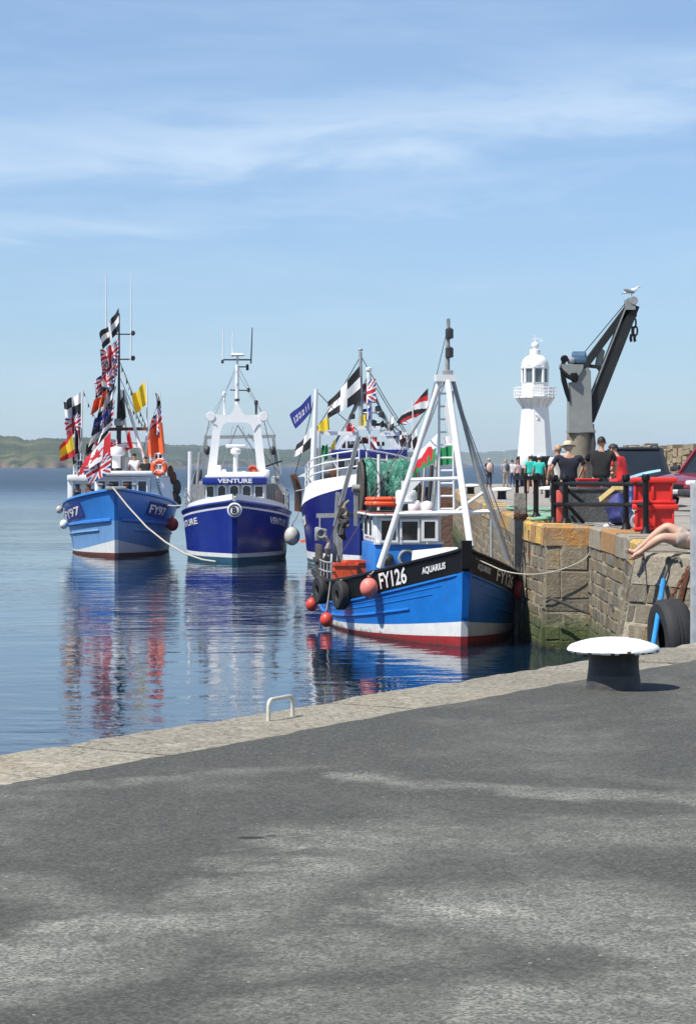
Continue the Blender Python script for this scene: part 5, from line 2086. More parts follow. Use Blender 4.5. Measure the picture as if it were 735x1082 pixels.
# ================================================================== third boat
def right_boat():
    b = Boat('fishing_boat', 'violet blue boat with high white bulwark and flags, behind the near blue boat', 383, 78, 0.5, 14.0, 4.35,
             1.70, 2.95, 1.9, tm=.55, pd=2.9, pw=2.3, transom=.9, rake=.7, flare=1.4, shp=1.5, wl=.9, stem=.1)
    r = b.root
    za = lambda t: .2
    zw = lambda t: .40 + .1 * t
    b.hull([(lambda t: .09, 1), (za, 0), (zw, 1), (lambda t: b.zsheer(t), 2)], [TEAL_AF, HULLW, CBLUE])
    b.deck(.1, DECK)
    # white whaleback bulwark
    n = 30
    mb = MB()
    top = lambda t: b.zsheer(t) + .12 + .50 * max(0, min(1, (t - .3) / .35)) - .25 * max(0, (t - .8) / .2)
    for side in (-1, 1):
        o = len(mb.v)
        for i in range(n + 1):
            t = .25 + .75 * i / n
            p = b.at(side, t, b.zsheer(t), .01)
            q = Vector((p.x, p.y * .94, top(t)))
            mb.v += [p, q, q + Vector((0, -side * .05, 0)), p + Vector((0, -side * .06, 0))]
        for i in range(n):
            for j in range(3):
                mb.face((o + 4 * i + j, o + 4 * i + 4 + j, o + 4 * i + 5 + j, o + 4 * i + 1 + j))
    mb.build('bulwark', WHITE, r, smooth=40)
    # rail along the whaleback
    pts = {}
    for side in (-1, 1):
        pp = []
        for i in range(9):
            t = .45 + .54 * i / 8
            p = b.at(side, t, b.zsheer(t))
            pp.append(Vector((p.x - .05, p.y * .93, top(t))))
        rails(pp, .82, .028, 3, WHITE2, r)
    # number plate, draught plate
    a = b.aft_for(-1, 322, .8)
    pl = MB()
    for dx in (0, .9):
        t = b.tx(-a + dx)
        pl.v += [b.at(-1, t, b.zsheer(t) - .72, .02), b.at(-1, t, b.zsheer(t) - .40, .02), b.at(-1, t, b.zsheer(t) - .72, .04), b.at(-1, t, b.zsheer(t) - .40, .04)]
    for f in ((2, 6, 7, 3), (0, 1, 5, 4), (1, 3, 7, 5), (0, 4, 6, 2), (0, 2, 3, 1), (4, 5, 7, 6)):
        pl.face(f)
    plo = pl.build('number_plate', WHITE2, r, smooth=0)
    L_, _ = b.letter('FY', -1, -a + .12, .2, lambda t: b.zsheer(t) - .66, BLACK, off=.055, bold=.02, sx=1.2)
    L_.parent = plo
    MB().bar(b.w(b.l(317, 572, 8)) * 0 + b.l(318, 572, 7.5), b.l(326, 571, 7.2), .1, .1).build('side_light', FLAGO, r, smooth=0)
    # wheelhouse and its blue band
    aft = 5.4
    q0, q1 = b.l(352, 510, aft), b.l(428, 482, aft)
    x1 = q0.x
    yc, wd = (q0.y + q1.y) / 2, q1.y - q0.y
    wo = MB().box((x1 - 1.7, yc, (q0.z + q1.z) / 2), (3.4, wd, q1.z - q0.z), bev=.06).build('wheelhouse', WHITE, r)
    for i in range(6):
        a_ = 356 + i * 12
        frame_window(b, a_, a_ + 8, 486, 496, aft, wo, fw=.05)
    t0, t1 = b.l(350, 483.5, aft), b.l(430, 475, aft)
    MB().box((x1 - 1.6, (t0.y + t1.y) / 2, (t0.z + t1.z) / 2), (3.7, t1.y - t0.y, t1.z - t0.z), bev=.04).build('roof_band', CBLUE, wo)
    # upper frame of white beams
    g = MB()
    ga = 6.5
    g.bar(b.l(333, 457.5, ga), b.l(378, 458, ga), .13, .14)
    g.bar(b.l(378, 452, ga), b.l(402, 452, ga), .16, .14)
    g.bar(b.l(402, 459, ga), b.l(430, 458, ga), .13, .13)
    g.bar(b.l(366, 464, ga - .5), b.l(382, 464, ga - .5), .12, .14)
    g.bar(b.l(345, 476, ga), b.l(440, 474, ga), .05, .05)
    for px, y0, y1 in ((378, 475, 452), (402, 475, 452), (430, 476, 458), (366, 475, 458), (390, 476, 452), (414, 475, 460), (422, 476, 460)):
        g.bar(b.l(px, y0, ga), b.l(px, y1, ga), .07, .07)
    g.bar(b.l(408, 457, ga), b.l(420, 474, ga), .06, .2)
    go = g.build('upper_frame', WHITE, r, smooth=0)
    rnd = random.Random(12)
    for k in range(12):
        MB().box(b.l(rnd.uniform(366, 430), rnd.uniform(461, 473), ga + rnd.uniform(.2, 1.2)), (.25, rnd.uniform(.15, .5), rnd.uniform(.12, .35)), bev=.03).build(
            'roof_gear', [WHITE, GREYST, RUST, DARKST, WHITE2, DECKRED][k % 6], go)
    # masts
    m = MB()
    m.tube([b.l(381.5, 452, ga), b.l(380.5, 372, ga)], [.08, .065], 8)
    m.lathe([(.05, 0), (.1, .02), (.1, .08), (.03, .12)], b.l(380.5, 371, ga), 10)
    m.build('mast', GALV, go)
    m = MB()
    m.tube([b.l(390.5, 455, ga), b.l(389.5, 392, ga)], [.11, .08], 8)
    m.lathe([(.05, 0), (.12, .03), (.12, .12), (.04, .15)], b.l(389.5, 392, ga), 10)
    for py in (415, 425, 436, 444):
        m.tube([b.l(382, py, ga), b.l(398, py, ga)], .03, 6)
    m.build('mast', WHITE, go)
    for xa, ya, xb, yb, rr in ((390, 405, 365, 452, .035), (391, 405, 412, 456, .035), (392, 415, 425, 470, .03), (381, 420, 352, 470, .03), (396, 435, 430, 462, .025)):
        MB().tube([b.l(xa, ya, ga), b.l(xb, yb, ga)], rr, 6).build('stay', GREYST, go)
    for p, q in (((381, 376), (333, 455)), ((381, 376), (430, 458)), ((389, 396), (436, 470)), ((334, 413), (378, 455)), ((334, 413), (312, 500)), ((389, 396), (352, 474)), ((436, 440), (402, 456))):
        MB().tube([b.l(*p, ga), b.l((p[0] + q[0]) / 2, (p[1] + q[1]) / 2 + 2, ga), b.l(*q, ga)], .017, 5).build('stay', DARKST, go)
    for px, py in ((399, 432), (403, 438), (372, 440), (395, 447)):
        MB().lathe([(.05, -.1), (.11, -.08), (.11, .08), (.04, .12)], b.l(px, py, ga), 10).build('deck_lamp', DARKST, go)
    for py0, py1, px in ((470, 420, 436), (468, 435, 411)):
        MB().tube([b.l(px, py0, ga), b.l(px, py1, ga)], .025, 6).build('flag_pole', WHITE2, go)
    # tall white pole at the left side with a sailcloth
    pm = MB()
    pm.tube([b.l(329.5, 522, 6), b.l(334, 411, 6)], [.13, .07], 8)
    pm.build('pole', WHITE2, r)
    MB().tube([b.l(337, 500, 6.3), b.l(338, 455, 6.3)], .03, 6).build('pole', GREYST, r)
    MB().prism([b.l(314, 504, 7), b.l(328, 496, 7), b.l(328, 503, 7)], (-.6, 0, 0)).build('canopy_flap', WHITE2, r, smooth=0)
    for k, (px, py) in enumerate(((343, 505), (352, 500), (347, 492), (360, 505), (368, 498))):
        MB().box(b.l(px, py, 5 + .2 * k), (.4, .35, .35), bev=.06).build('deck_gear', [DARKST, RUST, GREYST, WHITE, DARKST][k], r)
    # foresail like white panel
    MB().prism([b.l(353, 476, 6), b.l(364, 460, 6), b.l(369, 460, 6), b.l(357, 476, 6)], (-.2, 0, 0)).build('white_panel', WHITE2, go, smooth=0)
    # trawl doors hanging at the left side
    d = 86.0
    for k, (c, tp) in enumerate((((314, 520), (309, 501)),)):
        root = empty('trawl_door', W(316, 541, d))
        tag(root, 'rusty brown trawl door hanging at the left side of the violet blue boat', 'trawl door')
        q = lambda px, py, dd=0: W(px, py, d + dd) - root.location
        mb = MB()
        mb.prism([q(306, 502), q(313, 500), q(319, 517), q(318, 541), q(311, 540), q(311, 519)], (0, .25, 0))
        mb.build('door_plate', RUST, root, smooth=0)
        MB().bar(q(310, 503, -.1), q(316, 538, -.1), .1, .12).build('door_rib', DARKST, root, smooth=0)
        MB().tube([q(312, 519, -.1), q(322, 517, -.8)], .03, 6).build('chain', GREYST, root)
    D = 84.6
    FL = [
        ('navy flag with white lettering on the tall left pole of the violet blue boat', 'letters', (328.5, 417.5), (329, 434), (309, 437), (314, 450), 1.2),
        ('large black flag with a white cross on the violet blue boat masthead', 'cornish', (380, 388), (381, 420), (350, 423), (349, 439), 1.0),
        ('red, white and blue flag spread beside the violet blue boat masthead', 'union', (397, 401), (397, 422), (375, 410), (377, 427), 1.2),
        ('yellow flag beside the tall left pole of the violet blue boat', 'yellow', (347, 440), (348, 453), (335, 450), (334, 455), 1.0),
        ('black and white flag hanging low left of the tall white pole', 'check', (329, 452), (328, 472), (315, 470), (312, 481), 1.0),
        ('white flag with black and red marks furthest right on the violet blue boat', 'diag', (452, 411), (452, 431), (422, 443), (430, 446), 1.6),
        ('small black and white flag right of the violet blue boat mast', 'check', (416, 440), (416, 453), (407, 447), (409, 456), 1.0),
        ('small black and white flag near the white tripod leg', 'check', (440, 450), (441, 470), (430, 462), (432, 474), 1.0),
        ('dark flag drooping between the mast and the small black and white one', 'black', (405, 444), (407, 450), (396, 449), (397, 452), 1.2),
        ('yellow and blue flag hanging at the foot of the mast', 'yellow', (386, 438), (386, 449), (379, 441), (379, 450), 1.0),
        ('green flag hanging behind the white railing', 'green', (346, 470), (346, 484), (341, 472), (340, 486), 1.0),
        ('narrow yellow flag hanging behind the white railing', 'yellow', (354, 464), (353, 478), (350, 470), (349, 479), 1.0),
    ]
    FL += [
        ('small red flag among the rigging left of the violet boat mast', 'ensign', (374, 446), (374, 456), (366, 449), (366, 458), 1.2),
        ('small blue and white flag on the rigging under the union flag', 'letters', (392, 430), (391, 442), (382, 434), (382, 444), 1.2),
        ('black and white flag low on the right rigging of the violet boat', 'cornish', (424, 455), (425, 467), (416, 460), (417, 469), 1.0),
        ('red and white flag behind the white beams of the violet boat', 'diag', (398, 462), (398, 474), (390, 464), (391, 474), 1.0),
    ]
    for i, (lab, pt, a, c, e, g_, nw) in enumerate(FL):
        m_ = ((a[0] + c[0]) / 2, (a[1] + c[1]) / 2)
        a, c, e, g_ = [(m_[0] + (q[0] - m_[0]) * 1.12, m_[1] + (q[1] - m_[1]) * 1.12) for q in (a, c, e, g_)]
        flag(lab, pt, D - .3, a, c, e, g_, .08, 40 + i, 'flags on the violet blue boat', nw, dd=.35)
    return b


left_boat()
mid_boat()
right_boat()
# ================================================================== the quay and pier furniture
BOLWHITE = mat('chipped white bollard paint', (0.80, 0.79, 0.76), 0.5, 0.06, 6, bump=0.006, bscale=24, stain=(0.40, 0.31, 0.22), sscale=9, sthr=0.60)
CRANE_GREY = mat('crane grey paint', (0.25, 0.265, 0.25), 0.55, 0.15, 3, stain=(0.2, 0.14, 0.08), sscale=3.5, sthr=0.66, stretch=4)
JIB = mat('dark jib paint', (0.022, 0.024, 0.024), 0.55, 0.3, 4, spec=.3, stain=(0.09, 0.06, 0.04), sscale=4, sthr=0.62)
PILLAR = mat('weathered crane column', (0.24, 0.21, 0.155), 0.75, 0.3, 4, bump=0.01, stain=(0.12, 0.08, 0.05), sscale=3, sthr=0.58, stretch=3)
CONC = mat('dark weathered concrete', (0.075, 0.078, 0.078), 0.85, 0.45, 5, bump=0.02, bscale=18, stain=(0.17, 0.17, 0.16), sscale=5, sthr=0.6)
BINRED = mat('red plastic fish tub', (0.66, 0.025, 0.018), 0.42, 0.12, 4, stain=(0.38, 0.04, 0.03), sscale=5, sthr=0.66)
LIGHTW = mat('lighthouse white paint', (0.82, 0.82, 0.80), 0.5, 0.05, 1.5, stain=(0.55, 0.48, 0.38), sscale=2, sthr=0.72, stretch=5)
TARPB = mat('blue tarpaulin', (0.015, 0.04, 0.17), 0.5, 0.3, 7, bump=0.02, bscale=9)
TARPP = mat('purple blue sack', (0.03, 0.035, 0.16), 0.6, 0.3, 7, bump=0.02, bscale=9)
BOARDB = mat('pale blue board', (0.25, 0.45, 0.60), 0.4, 0.25, 5)
SKIN = mat('pale brown skin', (0.50, 0.27, 0.18), 0.55, 0.10, 9)  # one even skin tone shared by the pier and boat figures
HAIR = mat('dark brown hair', (0.022, 0.014, 0.010), 0.6, 0.3, 30, bump=0.004)
HAIRG = mat('grey hair', (0.38, 0.36, 0.34), 0.6, 0.2, 30, bump=0.004)


def bollard():
    p = G(648, 729, QUAY)
    root = empty('mooring_bollard', (p.x, p.y, QUAY))
    tag(root, 'large mushroom bollard with chipped white cap on the asphalt quay', 'bollard')
    # cap with a chipped rim: white above, bare rust where the paint has gone
    n = 72
    prof = [(0.0001, .372), (.09, .369), (.18, .357), (.25, .338), (.305, .318), (.326, .297), (.328, .283), (.318, .270), (.26, .268), (.14, .27)]
    mb = MB()
    rnd = random.Random(8)
    for (rr, z) in prof:
        for j in range(n):
            a = 2 * PI * j / n
            k = 1 + rnd.uniform(-.004, .004)
            mb.v.append(Vector((rr * math.cos(a) * k, rr * math.sin(a) * k, z + rnd.uniform(-.0015, .0015))))
    chip = [rnd.random() for _ in range(n)]
    for i in range(len(prof) - 1):
        for j in range(n):
            a = 2 * PI * j / n
            right = math.cos(a - R(-55))
            m = 0
            if i >= 6 and chip[j] < .10 + .5 * (right > .80):
                m = 1
            if i == 5 and chip[j] < .3 and right > .85:
                m = 1
            if i >= 7:
                m = 2
            mb.face((i * n + j, i * n + (j + 1) % n, (i + 1) * n + (j + 1) % n, (i + 1) * n + j), m)
    mb.build('cap', [BOLWHITE, mat('bare rusted rim', (.07, .04, .03), .85, .4, 14), BLACK], root, smooth=40)
    IRON = mat('black bollard iron', (0.013, 0.013, 0.014), 0.5, 0.4, 9, bump=0.006, bscale=20, stain=(0.085, 0.045, 0.03), sscale=7, sthr=0.58, stretch=3)
    WORN = mat('scuffed bollard iron', (0.055, 0.052, 0.05), 0.6, 0.4, 9, bump=0.008, bscale=20, stain=(0.12, 0.05, 0.035), sscale=9, sthr=0.6)
    MB().lathe([(.20, -.01), (.193, .03), (.185, .11)], (0, 0, 0), 40).build('worn_foot', WORN, root, smooth=50)
    MB().lathe([(.184, .108), (.178, .17), (.176, .22), (.188, .275)], (0, 0, 0), 40).build('stem', IRON, root, smooth=50)
    MB().lathe([(.215, -.012), (.213, .006), (.2, .012)], (0, 0, 0), 40).build('foot_ring', WORN, root, smooth=30)


def staple():
    p0, p1 = G(283.5, 761, QUAY), G(309, 756, QUAY)
    root = empty('iron_staple', (p0 + p1) / 2)
    tag(root, 'cream painted iron staple handle set in the granite coping', 'staple')
    a, b = p0 - root.location, p1 - root.location
    up = Vector((0, 0, 1))
    h = .125
    pts = [a - up * .03, a + up * (h - .04)]
    t = (b - a).normalized()
    for k in range(1, 5):
        g = PI / 2 * k / 4
        pts.append(a + up * (h - .04 + .04 * math.sin(g)) + t * (.04 - .04 * math.cos(g)))
    for k in range(0, 5):
        g = PI / 2 * k / 4
        pts.append(b + up * (h - .04 + .04 * math.cos(g)) - t * (.04 - .04 * math.sin(g)))
    pts += [b - up * .03]
    MB().tube(pts, .0125, 10).build('staple_bar', mat('cream paint', (0.62, 0.58, 0.48), .5, .2, 20, stain=(0.25, 0.12, 0.06), sscale=18, sthr=.62), root)


def far_bollards():
    proto = None
    for k, (px, py, lab) in enumerate(((497, 522, 'white capped bollard on the far pier, left of the one beside the timber rail'),
                                       (530, 527.5, 'white capped bollard on the far pier, second from the left'),
                                       (580, 526, 'white capped bollard on the pier beside the silver car'))):
        z = 2.42 if k < 2 else 2.43
        g = G(px, py, z - .02)
        if proto is None:
            proto = empty('pier_bollard', g)
            MB().lathe([(.17, 0), (.15, .1), (.15, .25), (.2, .3)], (0, 0, 0), 16).build('stem', BLACK, proto)
            MB().lathe([(.2, .29), (.37, .31), (.37, .35), (.3, .4), (0.001, .43)], (0, 0, 0), 20).build('cap', WHITE2, proto, smooth=40)
            o = proto
        else:
            o = copy_tree(proto)
            o.location = g
        tag(o, lab, 'bollard', 'white capped bollards on the pier')


def lighthouse():
    d = 137.0
    s = F / d
    z0 = 2.28
    c = W(565, 500, d)
    root = empty('lighthouse', (c.x, d, z0))
    tag(root, 'small white octagonal lighthouse with balcony and domed lantern', 'lighthouse')
    zz = lambda py: CAMZ - (py - 490) / s - z0
    rot = R(22.5 + 12)
    wd = lambda px: px / s / 2 / math.cos(PI / 8) * 1.0
    MB().lathe([(wd(37), 0), (wd(37), zz(484)), (wd(34), zz(482))], (0, 0, 0), 8, rot0=rot).build('plinth', BLACK, root, smooth=0)
    tw = MB().lathe([(wd(34.5), zz(482)), (wd(33.5), zz(478)), (wd(25.5), zz(428))], (0, 0, 0), 8, rot0=rot)
    to = tw.build('tower', LIGHTW, root, smooth=0)
    MB().lathe([(wd(26), zz(428)), (wd(27), zz(425)), (wd(31), zz(422)), (wd(40), zz(420.5)), (wd(40), zz(419))], (0, 0, 0), 8, rot0=rot).build('gallery', LIGHTW, root, smooth=0)
    br = MB()
    for k in range(16):
        a = rot + 2 * PI * k / 16
        u = Vector((math.cos(a), math.sin(a), 0))
        br.prism([u * wd(25) + Vector((0, 0, zz(431))), u * wd(25) + Vector((0, 0, zz(422))), u * wd(38) + Vector((0, 0, zz(421)))], Vector((-u.y, u.x, 0)) * .09)
    br.build('bracket', LIGHTW, root, smooth=0)
    rl = MB()
    for k in range(16):
        a = rot + 2 * PI * k / 16
        u = Vector((math.cos(a), math.sin(a), 0)) * (wd(41) * (1 if k % 2 == 0 else math.cos(PI / 8)))
        rl.tube([u + Vector((0, 0, zz(420))), u + Vector((0, 0, zz(409.5)))], .03, 6)
    for py in (409.5, 413, 416.5):
        rl.tube([Vector((math.cos(rot + 2 * PI * k / 8), math.sin(rot + 2 * PI * k / 8), 0)) * wd(41) + Vector((0, 0, zz(py))) for k in range(8)], .025, 6, closed=True)
    rl.build('gallery_rail', WHITE2, root)
    MB().lathe([(wd(26), zz(419.5)), (wd(26), zz(404.5)), (wd(27), zz(404))], (0, 0, 0), 8, rot0=rot).build('lantern_base', LIGHTW, root, smooth=0)
    MB().lathe([(wd(23.5), zz(405)), (wd(23.5), zz(388))], (0, 0, 0), 8, rot0=rot).build('lantern_glass', mat('lantern glass', (0.10, 0.13, 0.15), .1, .3, 2, spec=.8), root, smooth=0)
    lb = MB()
    for k in range(8):
        a = rot + 2 * PI * k / 8
        u = Vector((math.cos(a), math.sin(a), 0)) * wd(24.5)
        lb.tube([u + Vector((0, 0, zz(404.5))), u + Vector((0, 0, zz(388)))], .085, 8)
    lb.lathe([(wd(27.5), zz(389.5)), (wd(28), zz(388)), (wd(27.5), zz(386.5))], (0, 0, 0), 8, rot0=rot)
    lb.build('glazing_bar', LIGHTW, root, smooth=0)
    MB().lathe([(wd(13), -.3), (wd(13), .25), (wd(8), .4)], (0, 0, zz(397)), 12).build('lamp', GREYST, root)
    prof = []
    for k in range(10):
        th = PI / 2 * k / 9
        prof.append((wd(26.5) * math.cos(th) ** .8 if k < 9 else wd(8), zz(386.5) + (zz(374.5) - zz(386.5)) * math.sin(th)))
    MB().lathe(prof, (0, 0, 0), 24).build('dome', LIGHTW, root, smooth=50)
    fin = MB().lathe([(wd(10), zz(375)), (wd(10.5), zz(372)), (wd(10), zz(369.5)), (wd(5), zz(368.5))], (0, 0, 0), 16)
    fin.ball((0, 0, zz(365)), wd(7.5), 0, 14, 10)
    fin.build('finial', LIGHTW, root, smooth=50)
    vn = MB().tube([(0, 0, zz(362)), (0, 0, zz(354))], .025, 6)
    vn.tube([(-.15, 0, zz(358)), (.42, 0, zz(358))], .02, 6)
    vn.box((.38, 0, zz(359.5)), (.14, .02, .14))
    vn.build('weather_vane', WHITE2, root)
    # porthole on the lit face
    a = math.atan2(-1, -.21)
    n = Vector((math.cos(a), math.sin(a), 0))
    py = 441
    rr = (wd(33.5) + (wd(25.5) - wd(33.5)) * (478 - py) / 50) * math.cos(PI / 8)
    pp = n * (rr + .0) + Vector((.12, 0, zz(py)))
    w = MB().torus(pp, .17, .045, n, 20, 8).build('window', WHITE2, root)
    MB().lathe([(.16, 0), (.16, .03)], pp - n * .02, 20, axis=n).build('pane', GLASS, w)
    # white door panel low on the left and red notice
    q = W(552, 488, d) - root.location
    MB().box(q + Vector((0, -1.1, 0)), (.5, .1, .75), bev=.02).build('low_door', LIGHTW, root)


def crane():
    d = 52.0
    s = F / d
    c = W(612, 500, d)
    z0 = pierz(c.x, d)
    root = empty('harbour_crane', (c.x, d, z0))
    tag(root, 'grey pillar crane with dark slanting jib and hanging chain', 'crane')
    L = lambda px, py, dy=0.0: W(px, py, d + dy) - root.location
    r = lambda w: w / s / 2
    MB().lathe([(r(40), 0), (r(40), .08), (r(29), .12), (r(27.5), .5), (r(27), L(612, 456).z)], (0, 0, 0), 24).build('column', PILLAR, root, smooth=40)
    up = MB()
    # plated upper column: an octagonal housing
    prof = [(601, 456), (601, 378), (622, 378), (625, 384), (625, 456)]
    up.prism([L(px, py, -.28) for px, py in ((601, 455), (601, 404), (610, 403), (611.5, 392), (621, 388), (624, 392), (625.5, 455))], (0, .56, 0))
    up.prism([L(px, py, -.32) for px, py in ((612, 457), (612, 448), (626, 447), (627, 456))], (0, .64, 0))
    up.box(L(613.5, 456), (.62, .62, .06))
    uo = up.build('turning_head', CRANE_GREY, root, smooth=0)
    cap = MB()
    cap.prism([L(px, py, -.33) for px, py in ((593, 388), (593, 384.5), (616, 385), (616, 389), (611.5, 396.5), (599, 396))], (0, .66, 0))
    cap.build('head_plate', CRANE_GREY, uo, smooth=0)
    # winch motor on top
    wm = MB()
    wm.lathe([(.12, -.16), (.15, -.14), (.15, .12), (.12, .16)], L(611.5, 378), 16, axis=(1, 0, 0))
    wm.box(L(612, 381), (.30, .36, .14), bev=.03)
    wo = wm.build('winch_motor', mat('blue grey motor', (0.06, 0.12, 0.2), .5, .3, 8), uo)
    MB().box(L(603, 381, -.1), (.16, .3, .14), bev=.04).build('gearbox', GREYST, wo)
    hs = MB()
    hs.lathe([(.06, -.1), (.085, -.06), (.085, .06), (.06, .1)], L(596, 379, -.2), 14, axis=(0, 1, 0))
    hs.box(L(607, 399, -.05), (.12, .4, .2), bev=.03)
    for k in range(3):
        hs.tube([L(595 + k, 379, -.25), L(592.5 + k, 390, -.3), L(594 + 1.5 * k, 402, -.32), L(598 + k, 416, -.3), L(601, 424, -.29)], .03, 6)
    hs.tube([L(594, 392, -.3), L(600, 398, -.33), L(608, 402, -.35), L(609, 397, -.34)], .05, 7)
    hs.box(L(606, 398, -.32), (.16, .1, .18), bev=.03)
    hs.build('hydraulic_hose', BLACK, uo)
    MB().tube([L(625, 448, -.2), L(627, 470, -.25), L(624, 490, -.3)], .05, 8).build('feed_pipe', DARKST, root)
    # jib: two beams meeting at the tip, with web plate between
    jb = MB()
    def beam(p, q, w, t):
        jb.bar(L(*p), L(*q), t, w)
    beam((614, 391), (667, 320), .16, .34)
    beam((620, 444), (668, 322), .30, .34)
    jb.bar(L(617, 386), L(634, 388), .3, .07)
    jo = jb.build('jib', JIB, root, smooth=0)
    fl = MB()
    for off in (-.185, .185):
        a, b_ = L(620, 444, off), L(668, 322, off)
        fl.bar(a + Vector((-.13, 0, 0)), b_ + Vector((-.13, 0, 0)), .03, .03)
    fl.build('flange', CRANE_GREY, jo, smooth=0)
    MB().prism([L(633, 365, -.1), L(639, 371, -.1), L(634, 393, -.1), L(629, 386, -.1)], (0, .2, 0)).build('gusset', CRANE_GREY, jo, smooth=0)
    MB().prism([L(px, py, -.22) for px, py in ((661, 327), (661.5, 316), (665, 314), (669.5, 314.5), (671.5, 318), (671, 327))], (0, .44, 0)).build('jib_head', CRANE_GREY, jo, smooth=0)
    MB().lathe([(.09, -.235), (.10, -.2), (.10, .2), (.09, .235)], L(668, 318), 18, axis=(0, 1, 0)).build('sheave', GREYST, jo)
    MB().tube([L(614, 376), L(664, 316)], .012, 5).build('hoist_wire', DARKST, root)
    # chain of long links and a hook pair
    ch = MB()
    ch.tube([L(670, 326), L(670, 333)], .025, 6)
    ch.ball(L(670, 333), .06, 0, 8, 6)
    def link(c_, h, w, ax, rr=.022):
        c_ = Vector(c_)
        pts = []
        for i in range(20):
            a = 2 * PI * i / 20
            x, z = math.cos(a), math.sin(a)
            z = math.copysign(abs(z) ** .7, z)
            pts.append(c_ + (Vector((x * w, 0, z * h)) if ax == 0 else Vector((x * w * .35, x * w, z * h))))
        ch.tube(pts, rr, 6, closed=True)
    link(L(669, 341), .115, .055, 0)
    link(L(668, 350), .10, .05, 1)
    link(L(671, 349.5), .10, .045, 0)
    for px in (666.8, 670.8):
        ch.tube([L(px, 353), L(px - .8, 357), L(px - .2, 361), L(px + .6, 359.5)], .035, 7)
    ch.build('chain', DARKST, root)
    # seagull
    gl = empty('seagull', root.location + L(667, 313.6))
    tag(gl, 'white and grey seagull standing on the tip of the crane jib', 'seagull')
    gs = .29
    mb = MB()
    prof = [(0.0, -.62), (.05, -.55), (.11, -.35), (.2, -.1), (.23, .12), (.19, .32), (.12, .42)]
    n = 14
    # body along +x, breast at right, tail at left, tilted head up
    ring = []
    path = [(-.62, .30, .02, .05), (-.5, .33, .05, .09), (-.25, .40, .12, .14), (0, .46, .17, .19), (.22, .52, .16, .18), (.36, .62, .11, .12), (.43, .72, .10, .10), (.48, .78, .095, .09), (.55, .78, .06, .055), (.60, .765, .02, .02)]
    for (x, z, ry, rz_) in path:
        for j in range(n):
            a = 2 * PI * j / n
            mb.v.append(Vector((x, ry * math.cos(a), z + rz_ * math.sin(a))) * gs)
    for i in range(len(path) - 1):
        for j in range(n):
            mb.face((i * n + j, i * n + (j + 1) % n, (i + 1) * n + (j + 1) % n, (i + 1) * n + j))
    mb.build('body', mat('white feathers', (0.75, 0.75, 0.74), .7, .08, 20), gl, smooth=60)
    for sg in (-1, 1):
        w = MB()
        w.ball(Vector((-.2, sg * .14, .47)) * gs, .3 * gs, 0, 12, 8, (1.5, .25, .5), (0, R(18), 0))
        w.build('wing', mat('grey feathers', (0.22, 0.23, 0.25), .7, .2, 20), gl, smooth=60)
        lgm = MB().tube([Vector((.02, sg * .06, .3)) * gs, Vector((.0, sg * .07, .14)) * gs, Vector((.02, sg * .07, 0)) * gs, Vector((.12, sg * .08, 0)) * gs], .018 * gs * 1.4, 5)
        lgm.build('leg', mat('pinkish leg', (0.5, 0.3, 0.25), .6, .1, 9), gl)
        MB().ball(Vector((.52, sg * .07, .8)) * gs, .018 * gs, 0, 6, 5).build('eye', BLACK, gl)
    MB().lathe([(.035 * gs, 0), (.03 * gs, .08 * gs), (.0005, .16 * gs)], Vector((.58, 0, .765)) * gs, 8, axis=(1, 0, -.25)).build('beak', FLAGY, gl)
    MB().prism([Vector((-.55, -.05, .32)) * gs, Vector((-.85, -.09, .18)) * gs, Vector((-.85, .09, .18)) * gs, Vector((-.55, .05, .32)) * gs], Vector((0, 0, .03)) * gs).build('tail', mat('dark feathers', (0.03, 0.03, 0.035), .7, .2, 20), gl, smooth=0)


def fences():
    d = 45.4
    s = F / d
    def post(mb, px, py0, py1, dd, r=.05):
        a, b_ = W(px, py0, dd), W(px, py1, dd)
        mb.tube([a, b_], r, 10)
        mb.lathe([(r * 1.0, -.02), (r * 1.45, 0), (r * 1.5, .05), (r * 1.1, .1)], b_, 12)
        mb.lathe([(r * 2.2, -.06), (r * 2.2, -.02), (r * 1.5, .04), (r, .12)], (a.x, a.y, a.z), 12)
    root = empty('guard_fence', W(630, 553, d))
    root.location.z = 2.44
    tag(root, 'black iron railing of thick posts beside the crane and red tubs', 'railing')
    T = root.location
    def shift(mb):
        mb.v = [v - T for v in mb.v]
        return mb
    zb = 490 + (CAMZ - 2.43) * F / d
    line = ((585, 46.4), (597, 45.8), (661, 41.6), (682, 39.5))
    for px, dd in line:
        mb = MB()
        post(mb, px, 490 + (CAMZ - 2.44) * F / dd, 507, dd, .062 if px < 600 else .052)
        shift(mb).build('post', BLACK, root)
    for py in (511, 533):
        mb = MB()
        mb.tube([W(px, py + (.3 if px > 650 else 0), dd) for px, dd in line], .042, 8)
        shift(mb).build('rail', BLACK, root)
    for a, b_ in (((599, 533), (616, 552)), ((600, 518), (618, 533))):
        mb = MB().tube([W(*a, d + .4), W(*b_, d + .9)], .04, 8)
        shift(mb).build('brace', BLACK, root)
    d2 = 51.5
    root2 = empty('guard_fence', (W(556, 545, d2).x, d2, 2.44))
    tag(root2, 'black iron handrail above the grey timber pile', 'railing')
    T = root2.location
    zb = 490 + (CAMZ - 2.43) * F / d2
    for px, r_ in ((546, .04), (555, .035), (566, .06)):
        mb = MB()
        post(mb, px, zb, 504.5, d2 if px > 550 else d2 + .8, r_)
        shift(mb).build('post', BLACK, root2)
    shift(MB().bar(W(545, 505, d2 + .8), W(556, 505, d2), .09, .09)).build('rail', BLACK, root2)
    shift(MB().bar(W(555, 505, d2), W(574, 505, d2 - .1), .09, .09)).build('rail', BLACK, root2)


